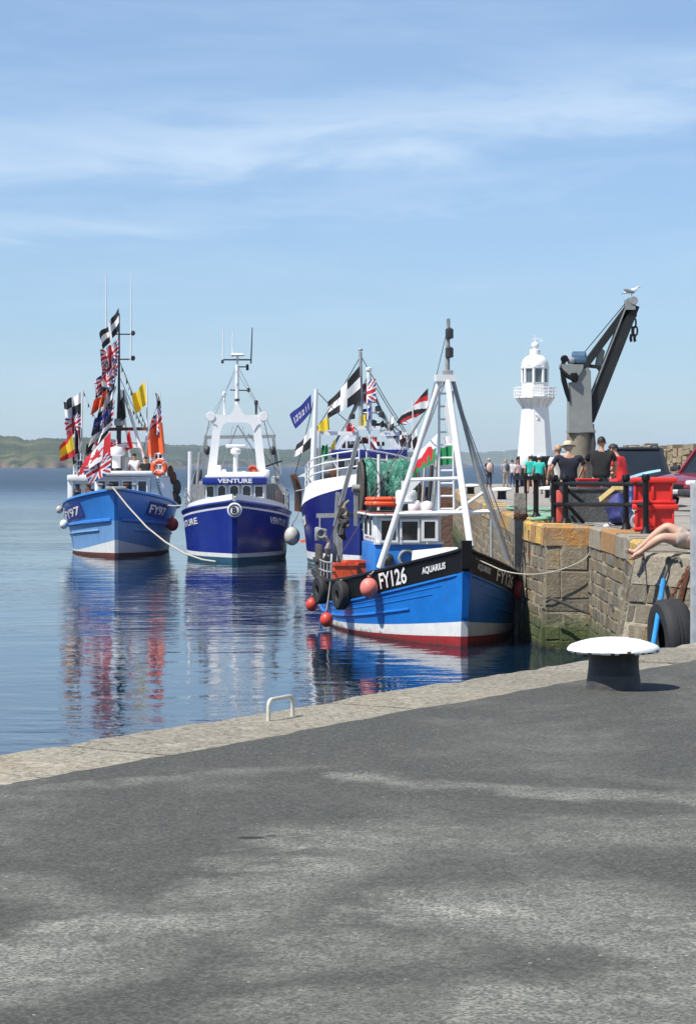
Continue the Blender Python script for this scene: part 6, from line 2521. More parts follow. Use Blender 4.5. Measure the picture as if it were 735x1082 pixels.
def tubs():
    d = 40.4
    z0 = 2.46
    c = G(703, 562.5, z0)
    proto = None
    for k, lab in enumerate(('red plastic fish tub at the bottom of the stack by the railing', 'red plastic fish tub on top of another by the railing')):
        if proto is None:
            proto = empty('fish_tub', (c.x, d + .35, z0), R(-7))
            w, dp, h = .66, .95, .475
            b = MB()
            b.hexa([(-w / 2 + .02, -dp / 2, .05), (w / 2 - .02, -dp / 2, .05), (w / 2 - .02, dp / 2, .05), (-w / 2 + .02, dp / 2, .05),
                    (-w / 2, -dp / 2 - .01, h - .1), (w / 2, -dp / 2 - .01, h - .1), (w / 2, dp / 2 + .01, h - .1), (-w / 2, dp / 2 + .01, h - .1)])
            b.build('tub_body', BINRED, proto, smooth=0)
            MB().box((0, 0, h - .055), (w + .16, dp + .16, .1), bev=.025).build('rim', BINRED, proto)
            MB().box((0, 0, .035), (w + .10, dp + .08, .065), bev=.02).build('base', BINRED, proto)
            for x in (-.02, .31, -.33):
                MB().box((x, -dp / 2 - .02, h / 2 - .03), (.05 if x == -.02 else .04, .05, h - .2), bev=.012).build('rib', BINRED, proto)
            for y in (-.25, .25):
                MB().box((-w / 2 - .01, y, h / 2 - .03), (.05, .06, h - .2), bev=.012).build('rib', BINRED, proto)
            o = proto
        else:
            o = copy_tree(proto)
            o.location = (c.x - .01, d + .37, z0 + .478)
            o.rotation_euler.z = R(-9)
        tag(o, lab, 'fish tub', 'red fish tubs by the railing')
    # board lying over the tub and the sacks
    bd = MB()
    p, q = W(661, 507, 42.2), W(697, 498, 41.6)
    n = 14
    for i in range(n + 1):
        u = i / n
        c_ = p.lerp(q, u)
        w = .22 * (math.sin(PI * (.1 + .85 * u))) ** .5
        for (a, zz_) in ((-1, 0), (-.7, .035), (.7, .035), (1, 0), (.7, -.03), (-.7, -.03)):
            bd.v.append(c_ + Vector((0, a * w, zz_ + .02 * math.sin(3 * u))))
    for i in range(n):
        for j in range(6):
            bd.face((i * 6 + j, i * 6 + (j + 1) % 6, i * 6 + 6 + (j + 1) % 6, i * 6 + 6 + j))
    bd.face(range(6))
    bd.face(range(n * 6, n * 6 + 6))
    o = centre(bd.build('paddle_board', BOARDB))
    tag(o, 'pale blue board lying across the red tubs and the railing', 'board')
    # sacks and tarpaulin behind the railing
    for k, (px, py, dd, sc, m, lab) in enumerate(((653, 537, 44.6, (.24, .3, .33), TARPP, 'blue purple sack slumped behind the black railing'),
                                                   (666, 530, 43.3, (.17, .3, .42), TARPB, 'navy blue tarpaulin bundle against the railing post by the tubs'),
                                                   (674, 545, 41.6, (.13, .25, .30), mat('striped white sack', (.5, .5, .55), .7, .3, 9), 'small pale sack at the foot of the red tubs'))):
        mb = MB().ball((0, 0, sc[2]), 1.0, 0, 20, 14, sc)
        rnd = random.Random(k)
        for v in mb.v:
            n_ = (1 + .16 * math.sin(9 * v.x + 7 * v.z + k) + .12 * math.sin(21 * v.z + 5 * v.y)) * (1.25 - .55 * v.z / sc[2] / 2) * (1 + .08 * math.sin(5 * math.atan2(v.y, v.x) + 6 * v.z))
            v.x *= n_
            v.y *= n_
            v.z = max(0, v.z)
        o = mb.build('sack', m, smooth=60)
        o.location = (W(px, py, dd).x, dd, 2.44)
        tag(o, lab, 'sack')
    o = centre(MB().bar(W(639, 528, 45.0), W(655, 515, 44.6), .3, .10).build('plank', mat('pale yellow board', (.62, .48, .2), .6, .2, 8), smooth=0))
    tag(o, 'pale yellow plank leaning diagonally behind the railing', 'plank')
    bx = MB()
    q = W(591, 532, 46.4)
    bx.box((0, 0, .34), (.15, .35, .66), bev=.02)
    o = bx.build('box_lid', mat('salmon plastic', (.62, .10, .08), .5, .2, 6))
    o.location = (q.x, 46.4, 2.44)
    tag(o, 'salmon red plastic lid standing between two thick railing posts', 'lid')
    # dark block behind the railing
    q0 = W(620, 550, 47.2)
    pb = empty('concrete_block', (q0.x, 47.4, 2.435))
    tag(pb, 'dark grey concrete block behind the black railing', 'concrete block')
    b = MB()
    b.hexa([(-.47, -.45, 0), (.43, -.45, 0), (.43, .45, 0), (-.47, .45, 0), (-.44, -.42, .66), (.40, -.42, .66), (.40, .42, .66), (-.44, .42, .66)])
    b.build('block', CONC, pb, smooth=0)
    MB().box((-.02, 0, .69), (.90, .9, .07), bev=.02).build('top_slab', CONC, pb)
    rb = empty('fish_box', W(620, 516.5, 47.3))
    rb.location.z = 2.435 + .73
    tag(rb, 'small red fish box on the grey concrete block', 'fish box')
    MB().box((0, 0, .08), (.42, .4, .16), bev=.02).build('box_body', BINRED, rb)
    MB().box((0, 0, .165), (.46, .44, .03), bev=.01).build('rim', BINRED, rb)
    # net float wheel at the foot of the tubs
    wq = W(674, 557, 40.6)
    wh = empty('rope_block', (wq.x, 40.6, 2.45))
    tag(wh, 'round dark rope block on the ground in front of the red tubs', 'rope block')
    MB().torus((0, 0, .16), .11, .05, (.5, 1, 0), 20, 8).build('wheel', GREYST, wh)
    MB().lathe([(.05, -.06), (.05, .06)], (0, 0, .16), 10, axis=(.5, 1, 0)).build('hub', RUST, wh)


def wall_gear():
    # piles against the wall
    def pile(label, px, py_top, d, w, m, lean=0.0, zb=-.5):
        p = W(px, py_top, d)
        root = empty('timber_pile', (p.x, d, 0))
        tag(root, label, 'timber pile')
        mb = MB()
        n = 12
        rnd = random.Random(int(px))
        H = p.z
        o = len(mb.v)
        for i in range(n + 1):
            z = zb + (H - zb) * i / n
            k = 1 + rnd.uniform(-.05, .05)
            for (x, y) in ((-w / 2, -w / 2), (w / 2, -w / 2), (w / 2, w / 2), (-w / 2, w / 2)):
                mb.v.append(Vector((x * k + lean * (H - z), y * k, z)))
        for i in range(n):
            for j in range(4):
                mb.face((o + i * 4 + j, o + i * 4 + (j + 1) % 4, o + i * 4 + 4 + (j + 1) % 4, o + i * 4 + 4 + j))
        mb.face([o + n * 4 + j for j in range(4)])
        mb.build('timber', m, root, smooth=0)
        MB().box((0, -w / 2 - .012, H - .5), (w * 1.15, .024, .12)).build('iron_strap', RUST, root, smooth=0)
    pile('tall grey timber pile standing against the pier wall left of the corner', 549, 521, 48.6, .24, TIMBER)
    pile('dark timber pile against the wall, right of the tall grey one', 561.5, 560, 47.0, .15, DTIMBER, .03)
    pile('thin dark timber pile between two other piles', 557, 556, 47.6, .1, DTIMBER, .05)
    pile('brown timber pile seen through the white mast ladder', 471, 514, 62, .35, mat('brown timber', (.16, .09, .06), .85, .3, 5, bump=.02, bscale=14))
    # pale pipe down the wall and a thin ladder line
    for px, d, a, b_, lab in ((519, 52.5, 549, 600, 'thin pale pipe running down the pier wall behind the tripod leg'),):
        o = centre(MB().tube([W(px, a, d), W(px, b_, d)], .035, 8).build('drain_pipe', GALV))
        tag(o, lab, 'pipe')
    # ropes lying on the pier edge
    def rope(label, pts, r, m, cat='rope', nm='rope', seg=6):
        q = [Vector(p) for p in pts]
        out = []
        for i in range(len(q) - 1):
            for k in range(seg):
                t = k / seg
                a_, b_, c_, d_ = q[max(i - 1, 0)], q[i], q[i + 1], q[min(i + 2, len(q) - 1)]
                out.append(.5 * ((2 * b_) + (c_ - a_) * t + (2 * a_ - 5 * b_ + 4 * c_ - d_) * t * t + (3 * b_ - a_ - 3 * c_ + d_) * t ** 3))
        out.append(q[-1])
        o = centre(MB().tube(out, r, 7).build(nm, m, smooth=60))
        tag(o, label, cat)
        return o
    rnd = random.Random(4)
    pts = []
    for k in range(40):
        a = k * .75
        pts.append(Vector((3.98 + .10 * k / 8 + .22 * math.cos(a), 47.2 + .35 * math.sin(a) - k * .012, 2.47 + .0035 * k + rnd.uniform(0, .03))))
    rope('heap of pale green rope lying on the pier edge by the piles', pts, .035, GROPE, seg=3)
    pts = []
    for k in range(26):
        a = k * .8
        pts.append(Vector((4.4 + .2 * k / 8 + .3 * math.cos(a), 60 + .9 * math.sin(a) - k * .1, 2.47 + rnd.uniform(0, .05))))
    rope('tangle of pale green rope further along the pier', pts, .04, GROPE, seg=3)
    rope('green rope running along the pier towards the silver car', [(4.2, 53, 2.47), (4.8, 52.4, 2.47), (5.3, 53.5, 2.47), (5.9, 52.6, 2.47)], .035, GROPE)
    # dark rope sagging on the corner face
    D_ = 44.15
    rope('black rope sagging across the stone corner face', [W(577, 636, D_ + .2), W(583, 633, D_ + .1), W(594, 637, D_), W(607, 643, D_ - .05), W(622, 648, D_ - .1), W(631, 646, D_ - .35), W(634, 642, D_ - .2)], .028, DROPE)
    rope('black rope in a notch of the recessed wall', [W(645, 640, 40.0), W(650, 646, 39.8), W(656, 649, 39.5)], .022, DROPE)
    rope('white rope bundle draped over the corner coping', [W(643, 556, 44.6), W(640, 558, 44.2), W(637.5, 562, 44.15), W(637, 570, 44.1), W(634.5, 578, 44.05), W(631, 583, 44.0)], .075, mat('white rope', (.72, .70, .64), .85, .15, 16, bump=.02, bscale=18))
    rope('dark twisted rope over the near wall edge by the bare foot', [W(680, 585, 30.1), W(679, 590, 29.95), W(677, 598, 29.8), W(674, 607, 29.7)], .014, DROPE)
    # near wall: direction of its face
    A, B = Vector((3.88, 30.2, 0)), Vector((4.85, 28.4, 0))
    t = (B - A).normalized()
    n = Vector((t.y, -t.x, 0))
    def onw(px, z, out):
        """the point of the battered near wall face at this bearing and height"""
        q = (px - 367.5) / F
        base = A + n * (out + (2.5 - z) * .24)
        s_ = (q * base.y - base.x) / (t.x - q * t.y)
        return base + t * s_ + Vector((0, 0, z))
    rope('iron ring chain lying on the near wall face above the blue pipe', [onw(718, 2.38, .1), onw(716, 2.44, .09), onw(711, 2.42, .09), onw(706, 2.43, .09), onw(704, 2.38, .1), onw(704.5, 2.28, .10), onw(702, 2.18, .10), onw(699.5, 2.1, .1)], .018, mat('old iron', (.13, .11, .09), .8, .4, 20), 'chain', 'iron_chain')
    rope('bright blue pipe leaning on the near wall beside the big tyre', [onw(700.5, 2.14, .12), onw(695, 1.75, .60), onw(688, 1.3, 1.0), onw(683, .9, 1.15)], .035, BROPE, 'pipe', 'blue_pipe')
    Rt = .51
    c = onw(708.5, 1.44, .36)
    tyre('big black tyre hung by a rusty chain on the near stone wall', c, Rt, .15, Vector((-.985, -.16, -.04)), None, None, 1.2)
    # chain of separate links from the tyre up to the wall head
    root = empty('rusty_chain', onw(713, 1.9, .1))
    tag(root, 'rusty chain holding the big black tyre', 'chain')
    p, q = onw(708.5, 1.93, .16) - root.location, onw(727, 2.32, .07) - root.location
    k = 9
    for i in range(k):
        c_ = p.lerp(q, (i + .5) / k)
        dr = (q - p).normalized()
        u = dr.cross(Vector((0, 1, 0)) if i % 2 else n).normalized()
        u = dr.cross(u) if i % 2 else u
        pts = [c_ + dr * .045 * math.copysign(abs(math.sin(a)) ** .8, math.sin(a)) + u * .024 * math.cos(a) for a in [2 * PI * j / 14 for j in range(14)]]
        MB().tube(pts, .009, 6, closed=True).build('link', RUST, root)
    o = centre(MB().bar(onw(718, 1.9, .07), onw(726, 2.28, .07), .05, .10).build('rusty_plate', RUST, smooth=0))
    tag(o, 'flat rusty iron bar on the near wall beside the chain', 'iron bar')
    # grey steel post at the frame edge, standing in the water by our quay
    dp = 22.2
    p = W(741.5, 510, dp)
    root = empty('steel_post', (p.x, dp, -.5))
    tag(root, 'grey galvanised steel post at the right edge, rising behind the quay', 'post')
    MB().box((0, 0, (p.z + .5) / 2), (.22, .12, p.z + .5), bev=.012).build('post_body', GALV, root)
    mb = MB()
    for k in range(3):
        mb.lathe([(.016, 0), (.016, .015), (.01, .02)], (-.03, -.06, p.z - .9 - .55 * k + .5), 8, axis=(0, -1, 0))
    mb.build('bolt', DARKST, root)


def parapet():
    # rough stone parapet far along the pier
    mb = MB()
    mb.tint = []
    rnd = random.Random(6)
    x0, y0 = W(659, 500, 98).x, 98.0
    x1, y1 = W(900, 500, 84).x, 84.0
    a, b = Vector((x0, y0, 0)), Vector((x1, y1, 0))
    t = (b - a)
    L = t.length
    t.normalize()
    n = Vector((t.y, -t.x, 0))
    s = 0
    z0 = 2.36
    while s < L:
        w = rnd.uniform(.14, .36)
        zt = 4.38 + rnd.uniform(-.14, .14)
        zc = z0
        while zc < zt - .1:
            h = min(rnd.uniform(.18, .4), zt - zc)
            q = rnd.uniform(.24, .40)
            q *= 1.25
            tint = (q, q * rnd.uniform(.74, .84), q * rnd.uniform(.46, .58), 1)
            e = .02
            o = len(mb.v)
            de = rnd.uniform(0, .10)
            P = lambda ss, zz, out: a + t * ss + n * out + Vector((0, 0, zz))
            for (ss, zz) in ((s + e, zc + e), (s + w - e, zc + e), (s + w - e, zc + h), (s + e, zc + h)):
                mb.v.append(P(ss, zz, -.6))
            for (ss, zz) in ((s + e, zc + e), (s + w - e, zc + e), (s + w - e, zc + h), (s + e, zc + h)):
                mb.v.append(P(ss, zz + rnd.uniform(-.03, .03), de))
            for f in ((4, 5, 6, 7), (0, 1, 5, 4), (1, 2, 6, 5), (2, 3, 7, 6), (3, 0, 4, 7)):
                mb.face([o + i for i in f])
                mb.tint.append(tint)
            zc += h + .02
        s += w
    P0, P1 = a, b
    mb.hexa([(p.x, p.y, z0 - .2) for p in (P0 - n * .6, P1 - n * .6, P1 - n * .03, P0 - n * .03)] + [(p.x, p.y, 4.2) for p in (P0 - n * .6, P1 - n * .6, P1 - n * .03, P0 - n * .03)])
    mb.tint += [(.2, .17, .12, 1)] * 6
    o = centre(mb.build('parapet_wall', STONE, smooth=0))
    tag(o, 'tan rough stone parapet wall far behind the parked cars', 'wall')


def car(label, x, y, rz, col, L=4.6, Wd=1.85, H=1.72, kind='suv', rails_=False):
    root = empty('parked_car', (x, y, pierz(x, y) - .012), rz)
    tag(root, label, 'car')
    paint = mat('car paint ' + '%.2f %.2f %.2f' % col, col, .28, .06, 3, coat=.6)
    hw = Wd / 2
    # body: lower shell from side profile (x forward), with tumblehome
    zb, zs = .32, H * .58
    st = [(-L / 2, .50, zs * .93, .88), (-L / 2 + .12, .36, zs, .97), (-L * .28, zb, zs * 1.0, 1.0), (0, zb, zs * .985, 1.0), (L * .17, zb, zs * .97, 1.0), (L * .30, zb, zs * .93, .99), (L * .43, .34, zs * .85, .95), (L / 2 - .04, .40, zs * .76, .86), (L / 2, .46, zs * .62, .80)]
    mb = MB()
    ns = 10
    for (sx, z0, z1, wf) in st:
        w = hw * wf
        ring = [(-w * .86, z0), (w * .86, z0), (w, z0 + .14), (w * 1.0, z0 + (z1 - z0) * .6), (w * .97, z1 - .08), (w * .88, z1), (-w * .88, z1), (-w * .97, z1 - .08), (-w, z0 + (z1 - z0) * .6), (-w, z0 + .14)]
        for (yy, zz) in ring:
            mb.v.append(Vector((sx, yy, zz)))
    for i in range(len(st) - 1):
        for j in range(ns):
            mb.face((i * ns + j, i * ns + (j + 1) % ns, (i + 1) * ns + (j + 1) % ns, (i + 1) * ns + j))
    mb.face(range(ns))
    mb.face(range((len(st) - 1) * ns, len(st) * ns))
    mb.build('body', paint, root, smooth=35)
    # cabin: glass house and roof on pillars
    xr0, xr1, xf1, xf0 = -L * .47, -L * .40, L * .07, L * .21
    zr = H
    wb, wt = hw * .90, hw * .72
    def hx(x0b, x1b, x0t, x1t, wb_, wt_, za, zt):
        return [(x0b, -wb_, za), (x1b, -wb_, za), (x1b, wb_, za), (x0b, wb_, za), (x0t, -wt_, zt), (x1t, -wt_, zt), (x1t, wt_, zt), (x0t, wt_, zt)]
    gl = MB()
    gl.hexa(hx(xr0 + .02, xf0 - .02, xr1 + .02, xf1 - .02, wb - .02, wt - .02, zs - .06, zr - .05))
    gl.build('glass', GLASS, root, smooth=0)
    MB().box(((xr1 + xf1) / 2, 0, zr - .03), (xf1 - xr1 + .1, wt * 2 + .06, .09), bev=.04).build('roof', paint, root)
    for sg in (-1, 1):
        for (xb, xt) in ((xr0, xr1), (xf0, xf1), (-L * .13, -L * .13), (xr0 * .72, xr1 * .78)):
            MB().bar((xb, sg * wb, zs - .06), (xt, sg * wt, zr - .04), .09, .07).build('window_frame', paint, root, smooth=0)
    for sx in (-L * .30, L * .31):
        for sg in (-1, 1):
            w = MB()
            w.lathe([(.22, -.115), (.33, -.10), (.345, -.06), (.345, .06), (.33, .10), (.22, .115)], (0, 0, 0), 28, axis=(0, 1, 0))
            wo = w.build('wheel', RUBBER, root)
            wo.location = (sx, sg * (hw - .10), .345)
            rm = MB().lathe([(.225, -.02), (.21, .03), (.06, .045), (0.001, .05)], (0, sg * .09, 0), 24, axis=(0, sg, 0))
            for k in range(5):
                a = 2 * PI * k / 5
                rm.bar((.05 * math.cos(a), sg * .135, .05 * math.sin(a)), (.2 * math.cos(a), sg * .125, .2 * math.sin(a)), .05, .03)
            rm.build('rim', mat('wheel alloy', (.35, .36, .37), .35, .15, 9, metal=.6), wo)
            ar = MB()
            pts = [(sx + .41 * math.cos(a), sg * (hw + .004), .345 + .41 * math.sin(a)) for a in [PI * j / 12 for j in range(13)]]
            ar.tube(pts, .03, 6)
            ar.build('wheel_arch', DARKST, root)
    for sg in (-1, 1):
        MB().box((L / 2 - .12, sg * hw * .64, zs * .70), (.22, .34, .16), bev=.05).build('headlight', mat('headlamp glass', (.55, .57, .58), .15, .1, 9), root)
        MB().box((-L / 2 + .03, sg * hw * .74, zs * .78), (.12, .18, .28), bev=.04).build('tail_light', mat('red lamp glass', (.35, .01, .01), .2, .1, 9), root)
        MB().box((xf0 - .12, sg * (hw + .08), zs + .10), (.10, .2, .15), bev=.04).build('mirror', DARKST, root)
        for sx in (-L * .02, -L * .22):
            MB().box((sx, sg * (hw * .985), zs * .84), (.18, .03, .035), bev=.012).build('door_handle', paint, root)
        if rails_:
            MB().tube([(xr1 + .1, sg * wt * .9, zr + .02), (xr1 + .2, sg * wt * .9, zr + .07), (xf1 - .2, sg * wt * .9, zr + .07), (xf1 - .1, sg * wt * .9, zr + .02)], .025, 6).build('roof_rail', DARKST, root)
    MB().box((L / 2 - .03, 0, .48), (.16, Wd * .84, .18), bev=.05).build('front_bumper', DARKST, root)
    MB().box((-L / 2 + .02, 0, .52), (.16, Wd * .88, .2), bev=.05).build('rear_bumper', DARKST, root)
    MB().box((L / 2 - .01, 0, zs * .60), (.06, Wd * .42, .16), bev=.02).build('grille', BLACK, root)
    MB().box((L / 2 + .035, 0, .49), (.03, .5, .11), bev=.008).build('number_plate', WHITE2, root)
    return root


def cars():
    car('dark grey SUV parked facing the camera behind the man in red', 8.45, 66.5, R(-92), (.02, .025, .032), rails_=True, H=1.70, Wd=1.82)
    car('maroon car cut off by the right edge of the photo', 10.0, 60.0, R(-138), (.20, .012, .022), L=4.5, H=1.75)
    car('silver car mostly hidden behind the man in the pale hat', 6.75, 64.5, R(80), (.5, .52, .53), L=4.1, Wd=1.72, H=1.5)


bollard()
staple()
far_bollards()
lighthouse()
crane()
fences()
tubs()
wall_gear()
parapet()
cars()
# ================================================================== people
def skin_mesh(name, chains, mats, parent=None, levels=2, root=None):
    """chains: list of [(point, radius), ...]; a chain may start with an int index into earlier named points"""
    vs, es, rs = [], [], []
    names = {}
    for ch in chains:
        prev = None
        for item in ch:
            if isinstance(item, str):
                prev = names[item]
                continue
            p, r = item[0], item[1]
            vs.append(tuple(p))
            rs.append(r)
            i = len(vs) - 1
            if len(item) > 2:
                names[item[2]] = i
            if prev is not None:
                es.append((prev, i))
            prev = i
    me = bpy.data.meshes.new(name)
    me.from_pydata(vs, es, [])
    ob = bpy.data.objects.new(name, me)
    COL.objects.link(ob)
    sk = ob.modifiers.new('skin', 'SKIN')
    sk.use_smooth_shade = True
    sk.branch_smoothing = 0.4
    if not me.skin_vertices:
        me.skin_vertices.new()
    for i, r in enumerate(rs):
        d = me.skin_vertices[0].data[i]
        d.radius = (r, r) if not isinstance(r, tuple) else r
        d.use_root = (i == 0)
    sb = ob.modifiers.new('sub', 'SUBSURF')
    sb.levels = sb.render_levels = levels
    dg = bpy.context.evaluated_depsgraph_get()
    me2 = bpy.data.meshes.new_from_object(ob.evaluated_get(dg))
    bpy.data.objects.remove(ob)
    bpy.data.meshes.remove(me)
    me2.name = name
    me2.materials.clear()
    me2.materials.append(mats)
    for p in me2.polygons:
        p.material_index = 0
        p.use_smooth = True
    o = bpy.data.objects.new(name, me2)
    COL.objects.link(o)
    if parent is not None:
        o.parent = parent
    return o


def join_mb(o, mb):
    """add the builder's faces to an existing mesh"""
    bm = bmesh.new()
    bm.from_mesh(o.data)
    nv = [bm.verts.new(v) for v in mb.v]
    for f in mb.f:
        try:
            q = bm.faces.new([nv[i] for i in f])
            q.smooth = True
        except ValueError:
            pass
    bmesh.ops.recalc_face_normals(bm, faces=bm.faces[:])
    bm.to_mesh(o.data)
    bm.free()


def V(*a):
    return Vector(a)


def person(label, loc, rz, H=1.75, shirt=None, trousers=None, shorts=False, hat=None, hair=HAIR, shoe=None, pose=None, sleeve=.45, group=None, width=1.0, bag=None):
    """standing figure facing +y before rotation; pose overrides joints (metres at H=1.75)"""
    J = dict(pelvis=V(0, 0, .95), waist=V(0, 0, 1.1), chest=V(0, .01, 1.30), neck=V(0, 0, 1.47), head=V(0, .03, 1.62), crown=V(0, .02, 1.70))
    for sg, sd in ((-1, 'L'), (1, 'R')):
        J['sho' + sd] = V(sg * .18, 0, 1.40)
        J['elb' + sd] = V(sg * .25, -.02, 1.13)
        J['wri' + sd] = V(sg * .26, .07, .89)
        J['hip' + sd] = V(sg * .09, 0, .90)
        J['kne' + sd] = V(sg * .10, .03, .50)
        J['ank' + sd] = V(sg * .11, -.01, .09)
        J['toe' + sd] = V(sg * .13, .15, .035)
    if pose:
        for k, v in pose.items():
            J[k] = Vector(v)
    sc = H / 1.75
    for k in J:
        J[k] = J[k] * sc
        J[k].x *= width
    up = (J['neck'] - J['chest']).normalized()
    hd = (J['crown'] - J['neck']).normalized()
    fwd = J.get('fwd')
    fwd = Vector((0, 1, 0)) if fwd is None else fwd.normalized()
    fwd = (fwd - hd * fwd.dot(hd)).normalized()
    side = fwd.cross(hd).normalized()
    k = sc
    ch = [[(J['pelvis'], .105 * k, 'pelvis'), (J['waist'], .095 * k, 'waist'), (J['chest'], .115 * k, 'chest'), (J['neck'], .058 * k, 'neck'),
           (J['neck'].lerp(J['head'], .5) + fwd * .012, .06 * k), (J['head'] - hd * .02 * k, .088 * k, 'head'), (J['crown'] - hd * .03 * k, .078 * k)]]
    for sd in 'LR':
        w, e = J['wri' + sd], J['elb' + sd]
        ch.append(['chest', (J['sho' + sd], .05 * k), (J['sho' + sd].lerp(e, .5), .046 * k), (e, .042 * k), (e.lerp(w, .4), .04 * k), (w, .027 * k)])
        ch.append(['pelvis', (J['hip' + sd], .085 * k), (J['hip' + sd].lerp(J['kne' + sd], .5), .074 * k), (J['kne' + sd], .058 * k), (J['kne' + sd].lerp(J['ank' + sd], .35), .056 * k), (J['ank' + sd], .038 * k), (J['toe' + sd], .03 * k)])
    body = skin_mesh('person', ch, SKIN)
    # hands, face
    mb = MB()
    for sd in 'LR':
        w, e = J['wri' + sd], J['elb' + sd]
        dr = (w - e).normalized()
        lat = dr.cross(Vector((0, 0, 1)) if abs(dr.z) < .9 else Vector((1, 0, 0))).normalized()
        lat = lat if abs(dr.z) < .9 else Vector((0, 1, 0)) - dr * dr.y
        lat.normalize()
        nm = dr.cross(lat).normalized()
        pc = w + dr * .05 * k
        q = Matrix((lat, nm, dr)).transposed()
        o = len(mb.v)
        mb.ball(pc, 1.0, 0, 10, 8, (.042 * k, .018 * k, .055 * k), q.to_euler())
        for i, ln in enumerate((.060, .075, .070, .055)):
            b0 = pc + dr * .04 * k + lat * (-.03 + .02 * i) * k
            b1 = b0 + dr * ln * .5 * k + nm * .006 * k
            b2 = b1 + dr * ln * .5 * k + nm * .02 * k
            mb.tube([b0, b1, b2], [.0095 * k, .009 * k, .007 * k], 6)
        b0 = pc - dr * .015 * k - lat * .03 * k
        mb.tube([b0, b0 - lat * .025 * k + dr * .03 * k + nm * .01 * k, b0 - lat * .025 * k + dr * .058 * k + nm * .02 * k], [.012 * k, .011 * k, .008 * k], 6)
    hc = J['head']
    mb.tube([hc + fwd * .075 * k + hd * .015 * k, hc + fwd * .105 * k - hd * .022 * k, hc + fwd * .085 * k - hd * .032 * k], [.010 * k, .015 * k, .010 * k], 6)
    for sg in (-1, 1):
        mb.ball(hc + side * sg * .088 * k - hd * .01 * k, 1.0, 0, 8, 6, (.012 * k, .02 * k, .03 * k), (0, 0, 0))
    join_mb(body, mb)
    body['label'] = label
    tag(body, label, 'person', group)
    body.location = loc
    body.rotation_euler.z = rz
    fm = MB()
    for sg in (-1, 1):
        fm.ball(hc + fwd * .082 * k + side * sg * .032 * k + hd * .018 * k, .011 * k, 0, 8, 6)
        fm.tube([hc + fwd * .086 * k + side * sg * .018 * k + hd * .038 * k, hc + fwd * .084 * k + side * sg * .048 * k + hd * .038 * k], .005 * k, 5)
    fm.build('eyes', BLACK, body)
    MB().tube([hc + fwd * .084 * k - side * .022 * k - hd * .058 * k, hc + fwd * .09 * k - hd * .06 * k, hc + fwd * .084 * k + side * .022 * k - hd * .058 * k], .006 * k, 5).build('mouth', mat('lip skin', (.38, .14, .12), .5, .1, 9), body)
    # clothes
    if shirt is not None:
        c2 = [[(J['pelvis'] - V(0, 0, .10), .16 * k, 'p'), (J['pelvis'] + V(0, 0, .03), .158 * k), (J['waist'], .152 * k), (J['chest'], .172 * k, 'c'), (J['chest'].lerp(J['neck'], .7), .085 * k)]]
        for sd in 'LR':
            e = J['elb' + sd]
            s0 = J['sho' + sd]
            c2.append(['c', (s0, .088 * k), (s0.lerp(e, .4), .076 * k), (s0.lerp(e, max(.5, min(1, sleeve * 1.6))), .066 * k)])
            if sleeve > .8:
                c2[-1].append((e.lerp(J['wri' + sd], .85), .045 * k))
        so = skin_mesh('shirt', c2, shirt, body)
        for v in so.data.vertices:
            ax = abs(v.co.x) / (.20 * k * width)
            q = max(0, 1 - ax) if ax < 1 else 0
            v.co.x *= 1 + .55 * q ** .5 * (1 if v.co.z < J['chest'].z else .4)
            if ax < 1:
                yc = J['waist'].y + (J['chest'].y - J['waist'].y) * max(0, min(1.2, (v.co.z - J['waist'].z) / max(.05, J['chest'].z - J['waist'].z)))
                v.co.y = yc + (v.co.y - yc) * (1 - .12 * q)
    if trousers is not None:
        c3 = [[(J['pelvis'] + V(0, 0, .10), .135 * k, 'p'), (J['pelvis'] - V(0, 0, .02), .148 * k, 'q')]]
        for sd in 'LR':
            kn = J['kne' + sd]
            lst = ['q', (J['hip' + sd], .12 * k), (J['hip' + sd].lerp(kn, .5), .104 * k)]
            if shorts:
                lst.append((J['hip' + sd].lerp(kn, .8), .092 * k))
            else:
                lst += [(kn, .076 * k), (kn.lerp(J['ank' + sd], .5), .07 * k), (J['ank' + sd] + V(0, 0, .02), .06 * k)]
            c3.append(lst)
        skin_mesh('shorts' if shorts else 'trousers', c3, trousers, body)
    if shoe is not None:
        for sd in 'LR':
            a, t_ = J['ank' + sd], J['toe' + sd]
            bk = a + (a - t_) * .25
            bk.z = t_.z
            skin_mesh('shoe', [[(bk + V(0, 0, .01), .04 * k), (a.lerp(t_, .4) + V(0, 0, -.01), .047 * k), (t_, .042 * k), (t_ + (t_ - a).normalized() * .03, .03 * k)]], shoe, body)
    if hair is not None and hat is None:
        hb = MB()
        q = Matrix((side, fwd, hd)).transposed()
        for i in range(9):
            th = PI * .58 * i / 8
            for j in range(18):
                a = 2 * PI * j / 18
                cut = 1.0 if math.sin(a) < .45 else .62
                t2 = th * cut
                rr = .098 * k
                p = Vector((rr * .92 * math.sin(t2) * math.cos(a), rr * 1.12 * math.sin(t2) * math.sin(a) - .012 * k, rr * 1.12 * math.cos(t2) + .012 * k))
                hb.v.append(q @ p + hc + hd * .012 * k)
        for i in range(8):
            for j in range(18):
                hb.face((i * 18 + j, i * 18 + (j + 1) % 18, (i + 1) * 18 + (j + 1) % 18, (i + 1) * 18 + j))
        hb.build('hair', hair, body, smooth=60)
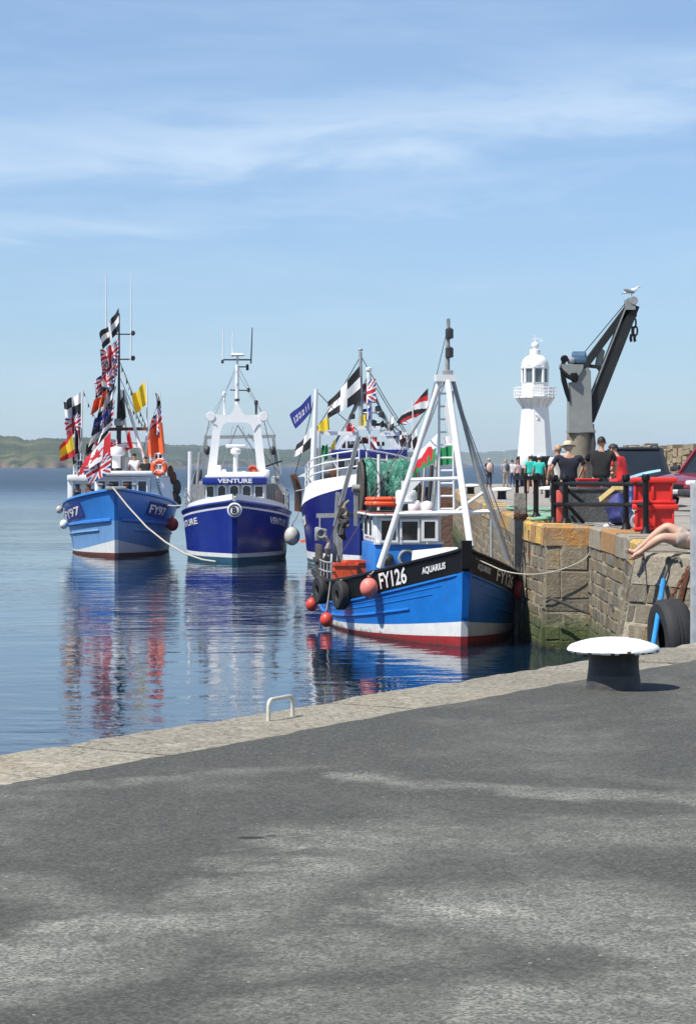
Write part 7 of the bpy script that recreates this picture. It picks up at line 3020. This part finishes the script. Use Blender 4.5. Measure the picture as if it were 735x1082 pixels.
    if hat is not None:
        m, brim = hat
        base = hc + hd * .045 * k
        prof = [(.10 * k, 0), (.104 * k, .03 * k), (.098 * k, .075 * k), (.07 * k, .105 * k), (.001, .112 * k)]
        hm = MB().lathe(prof, base, 20, axis=hd)
        if brim > 0:
            hm.lathe([(.10 * k, .004), (brim * k, -.012 * k), (brim * k, -.004 * k), (.10 * k, .012 * k)], base, 24, axis=hd)
        else:
            hm.ball(base + fwd * .11 * k, 1.0, 0, 12, 6, (.07 * k, .075 * k, .012 * k))
        hm.build('hat', m, body, smooth=50)
        hb = MB().ball(hc - fwd * .02 * k - hd * .0, 1.0, 0, 14, 8, (.094 * k, .092 * k, .075 * k))
        hb.build('hair', HAIRG if hair is None else hair, body)
    return body


NAVY = mat('navy cotton', (.012, .014, .028), .85, .25, 9)
BLACKC = mat('black cotton', (.010, .010, .011), .85, .3, 9)
REDC = mat('red cotton', (.62, .02, .022), .8, .15, 9)
TEAL = mat('turquoise cotton', (.015, .48, .40), .8, .12, 9)
WHITEC = mat('white cotton', (.66, .66, .66), .8, .12, 9)
GREYC = mat('grey cotton', (.30, .31, .33), .8, .2, 9)
KHAKI = mat('khaki cotton', (.30, .25, .17), .8, .2, 9)
DARKC = mat('dark trousers', (.02, .02, .026), .8, .3, 9)
STRAW = mat('straw hat', (.60, .50, .36), .8, .15, 30, bump=.004)
SHOE = mat('dark shoe', (.03, .028, .026), .6, .3, 9)
BEIGE = mat('beige canvas', (.55, .42, .36), .8, .2, 9)
PINKS = mat('beige board shorts', (.40, .31, .25), .8, .3, 9, stain=(.16, .15, .22), sscale=14, sthr=.60)


def people():
    def at(px, d, dy=0):
        x = (px - 367.5) * d / F
        return (x, d, pierz(x, d) - .012)
    # group by the crane (they lean on the block, backs to the camera)
    person('man in navy shirt and pale brimmed hat, back turned, behind the railing', at(600.5, 48.6), R(4), 1.70, NAVY, DARKC, hat=(STRAW, .17), hair=HAIRG, shoe=SHOE, width=1.36,
           pose=dict(elbL=(-.27, .05, 1.14), wriL=(-.22, .2, .95), elbR=(.28, .0, 1.13), wriR=(.27, .12, .9), head=(0, .06, 1.60), crown=(0, .05, 1.68)))
    person('man in black shirt leaning one bare arm down, between two other men', at(635, 48.8), R(-14), 1.80, BLACKC, DARKC, shoe=SHOE, width=1.22,
           pose=dict(elbL=(-.30, .10, 1.16), wriL=(-.40, .16, .90), shoL=(-.19, .03, 1.40), elbR=(.25, .04, 1.15), wriR=(.2, .2, .98)))
    person('dark haired man in red, sitting turned left with head bowed', at(656, 49.6), R(58), 1.72, REDC, REDC, shoe=SHOE, sleeve=.5,
           pose=dict(pelvis=(0, -.05, .88), waist=(0, .0, 1.06), chest=(0, .07, 1.26), neck=(0, .12, 1.43), head=(0, .20, 1.55), crown=(0, .22, 1.63), shoL=(-.18, .09, 1.36), shoR=(.18, .07, 1.36),
                     elbL=(-.22, .12, 1.10), wriL=(-.12, .36, 1.02), elbR=(.22, .10, 1.08), wriR=(.1, .34, 1.0), hipL=(-.09, -.02, .86), hipR=(.09, -.02, .86), kneL=(-.12, .40, .78), kneR=(.12, .42, .76), ankL=(-.12, .40, .34), ankR=(.12, .42, .33), toeL=(-.12, .55, .28), toeR=(.12, .57, .27)))
    person('person with fair hair half hidden behind the man in the pale hat', at(589.5, 52.5), R(20), 1.66, WHITEC, DARKC, hair=mat('fair hair', (.42, .28, .18), .6, .2, 20), shoe=SHOE)
    # the two in turquoise walking away
    person('person in turquoise shirt and white shorts walking away, left of a pair', at(560.5, 99), R(8), 1.72, TEAL, WHITEC, shorts=True, hat=(WHITEC, 0), shoe=SHOE, group='walkers in turquoise',
           pose=dict(kneL=(-.09, .12, .52), ankL=(-.1, .1, .1), toeL=(-.11, .25, .05), kneR=(.1, -.02, .5), ankR=(.1, -.22, .12), toeR=(.11, -.08, .04)))
    person('person in turquoise shirt, dark trousers and white cap walking away, right of a pair', at(569.5, 98), R(-4), 1.66, TEAL, DARKC, hat=(WHITEC, 0), shoe=SHOE, group='walkers in turquoise', width=1.08,
           pose=dict(kneL=(-.09, .1, .52), ankR=(.1, -.16, .11), toeR=(.11, -.02, .04)))
    # far walkers near the end of the pier
    a = person('person in dark shirt with a beige rucksack at the pier end', at(516.5, 134), R(6), 1.72, NAVY, DARKC, shoe=SHOE, hair=HAIRG)
    mb = MB().ball((.0, -.24, 1.16), 1, 0, 14, 10, (.20, .13, .28))
    mb.build('rucksack', BEIGE, a, smooth=60)
    a = person('person in grey shirt and cap with dark rucksack at the pier end', at(534, 134), R(-5), 1.66, GREYC, KHAKI, hat=(KHAKI, 0), hair=HAIRG, shoe=SHOE)
    MB().ball((.10, -.23, 1.18), 1, 0, 14, 10, (.13, .10, .24)).build('rucksack', mat('dark canvas', (.06, .06, .07), .8, .2, 9), a, smooth=60)
    person('dark haired person in white shirt and blue trousers, furthest right of the pier end walkers', at(541, 136), R(10), 1.64, WHITEC, mat('denim', (.04, .07, .16), .8, .2, 9), shoe=SHOE)
    person('person in pale pink shirt beside the lighthouse foot', at(547, 133), R(30), 1.6, mat('pale pink cotton', (.6, .42, .42), .8, .1, 9), GREYC, shoe=SHOE, hair=mat('auburn hair', (.3, .06, .03), .6, .2, 20))
    # crew on the azure boat
    def on_boat(px, py_head, d, h):
        w = W(px, py_head, d)
        return (w.x, d, w.z - h)
    person('person in white top standing on the azure boat beneath the mast', on_boat(142, 479, 96.0, 1.68), R(170), 1.68, WHITEC, DARKC, shoe=SHOE)
    person('person in dark clothes standing on the azure boat by the orange lifebuoy', on_boat(153.5, 482, 95.8, 1.66), R(185), 1.66, BLACKC, DARKC, shoe=SHOE)
    # sunbather on the near wall: legs to the left, body out of frame at right
    Z = 2.5
    hip = W(728.5, 575, 29.6)
    o = Vector((hip.x, 29.6, Z))
    P = lambda px, py, d: W(px, py, d) - o
    hipN, hipF = V(-.02, -.10, .135), V(-.02, .10, .135)
    pose = dict(pelvis=(.05, 0, .14), waist=(.16, 0, .20), chest=(.34, .0, .31), neck=(.50, .0, .43), head=(.57, 0, .52), crown=(.62, 0, .60),
                shoL=(.40, -.2, .38), elbL=(.52, -.27, .28), wriL=(.42, -.30, .06), shoR=(.40, .2, .38), elbR=(.56, .26, .28), wriR=(.52, .30, .05))
    body = sitter(o, pose, P)


def sitter(o, J, P):
    J = {k: Vector(v) for k, v in J.items()}
    # far leg: knee raised; near leg: knee lower
    kneF, ankF, toeF = P(704.5, 555.5, 29.75), P(670, 584, 29.9), P(663, 581, 29.9)
    kneN, ankN, toeN = P(698.5, 567.5, 29.35), P(675.5, 584, 29.45), P(668.5, 587.5, 29.4)
    hipN, hipF = V(.02, -.10, .12), V(.02, .12, .13)
    ch = [[(J['pelvis'], .12, 'pelvis'), (J['waist'], .12), (J['chest'], .15, 'chest'), (J['neck'], .058), (J['head'], .09), (J['crown'], .075)]]
    for sd in 'LR':
        ch.append(['chest', (J['sho' + sd], .06), (J['elb' + sd], .042), (J['wri' + sd], .03), (J['wri' + sd] + V(-.07, 0, -.01), .03)])
    ch.append(['pelvis', (hipN, .105), (hipN.lerp(kneN, .5), .09), (kneN, .064), (kneN.lerp(ankN, .35), .066), (ankN.lerp(kneN, .2), .036), (ankN, .036), (toeN, .026)])
    ch.append(['pelvis', (hipF, .105), (hipF.lerp(kneF, .5), .09), (kneF, .064), (kneF.lerp(ankF, .35), .066), (ankF.lerp(kneF, .2), .036), (ankF, .036), (toeF, .026)])
    body = skin_mesh('person', ch, mat('tanned skin', (.56, .33, .23), .5, .08, 7))
    mb = MB()
    for t_, a in ((toeN, ankN), (toeF, ankF)):
        dr = (t_ - a).normalized()
        lat = dr.cross(V(0, 0, 1)).normalized()
        for i in range(5):
            b0 = t_ + lat * (-.028 + .014 * i)
            mb.tube([b0, b0 + dr * (.03 - .003 * i)], [.009, .007], 6)
    join_mb(body, mb)
    body.location = o
    tag(body, 'person with bare legs sitting on the near wall at the right edge', 'person')
    sh = [[(J['pelvis'] + V(.04, 0, .02), .145, 'p'), (J['pelvis'] + V(-.02, 0, 0), .14, 'q')],
          ['q', (hipN, .115), (hipN.lerp(kneN, .42), .112), (hipN.lerp(kneN, .68), .105)], ['q', (hipF, .115), (hipF.lerp(kneF, .42), .112), (hipF.lerp(kneF, .68), .105)]]
    skin_mesh('shorts', sh, PINKS, body)
    skin_mesh('shirt', [[(J['pelvis'] + V(-.06, -.03, .10), .12, 'p'), (J['waist'] + V(0, 0, .02), .145), (J['chest'], .165, 'c'), (J['chest'].lerp(J['neck'], .6), .09)],
                        ['c', (J['shoL'], .078), (J['shoL'].lerp(J['elbL'], .6), .066)], ['c', (J['shoR'], .078), (J['shoR'].lerp(J['elbR'], .6), .066)]],
              mat('blue cotton', (.03, .10, .42), .8, .15, 9), body)
    fl = MB()
    for t_, a in ((toeN, ankN), (toeF, ankF)):
        dr = (t_ - a).normalized()
        s = t_.lerp(a, .5) - V(0, 0, .032)
        fl.bar(t_ + dr * .03 - V(0, 0, .034), a - dr * .05 - V(0, 0, .045), .085, .018)
    fl.build('flip_flop', mat('brown sandal', (.22, .10, .06), .7, .2, 9), body, smooth=0)
    hb = MB().ball(J['head'] + V(.02, 0, .05), 1, 0, 14, 9, (.10, .095, .09))
    hb.build('hair', HAIR, body)
    fm = MB()
    for sg in (-1, 1):
        fm.ball(J['head'] + V(-.085, sg * .03, .02), .011, 0, 8, 6)
    fm.build('eyes', BLACK, body)
    return body


people()
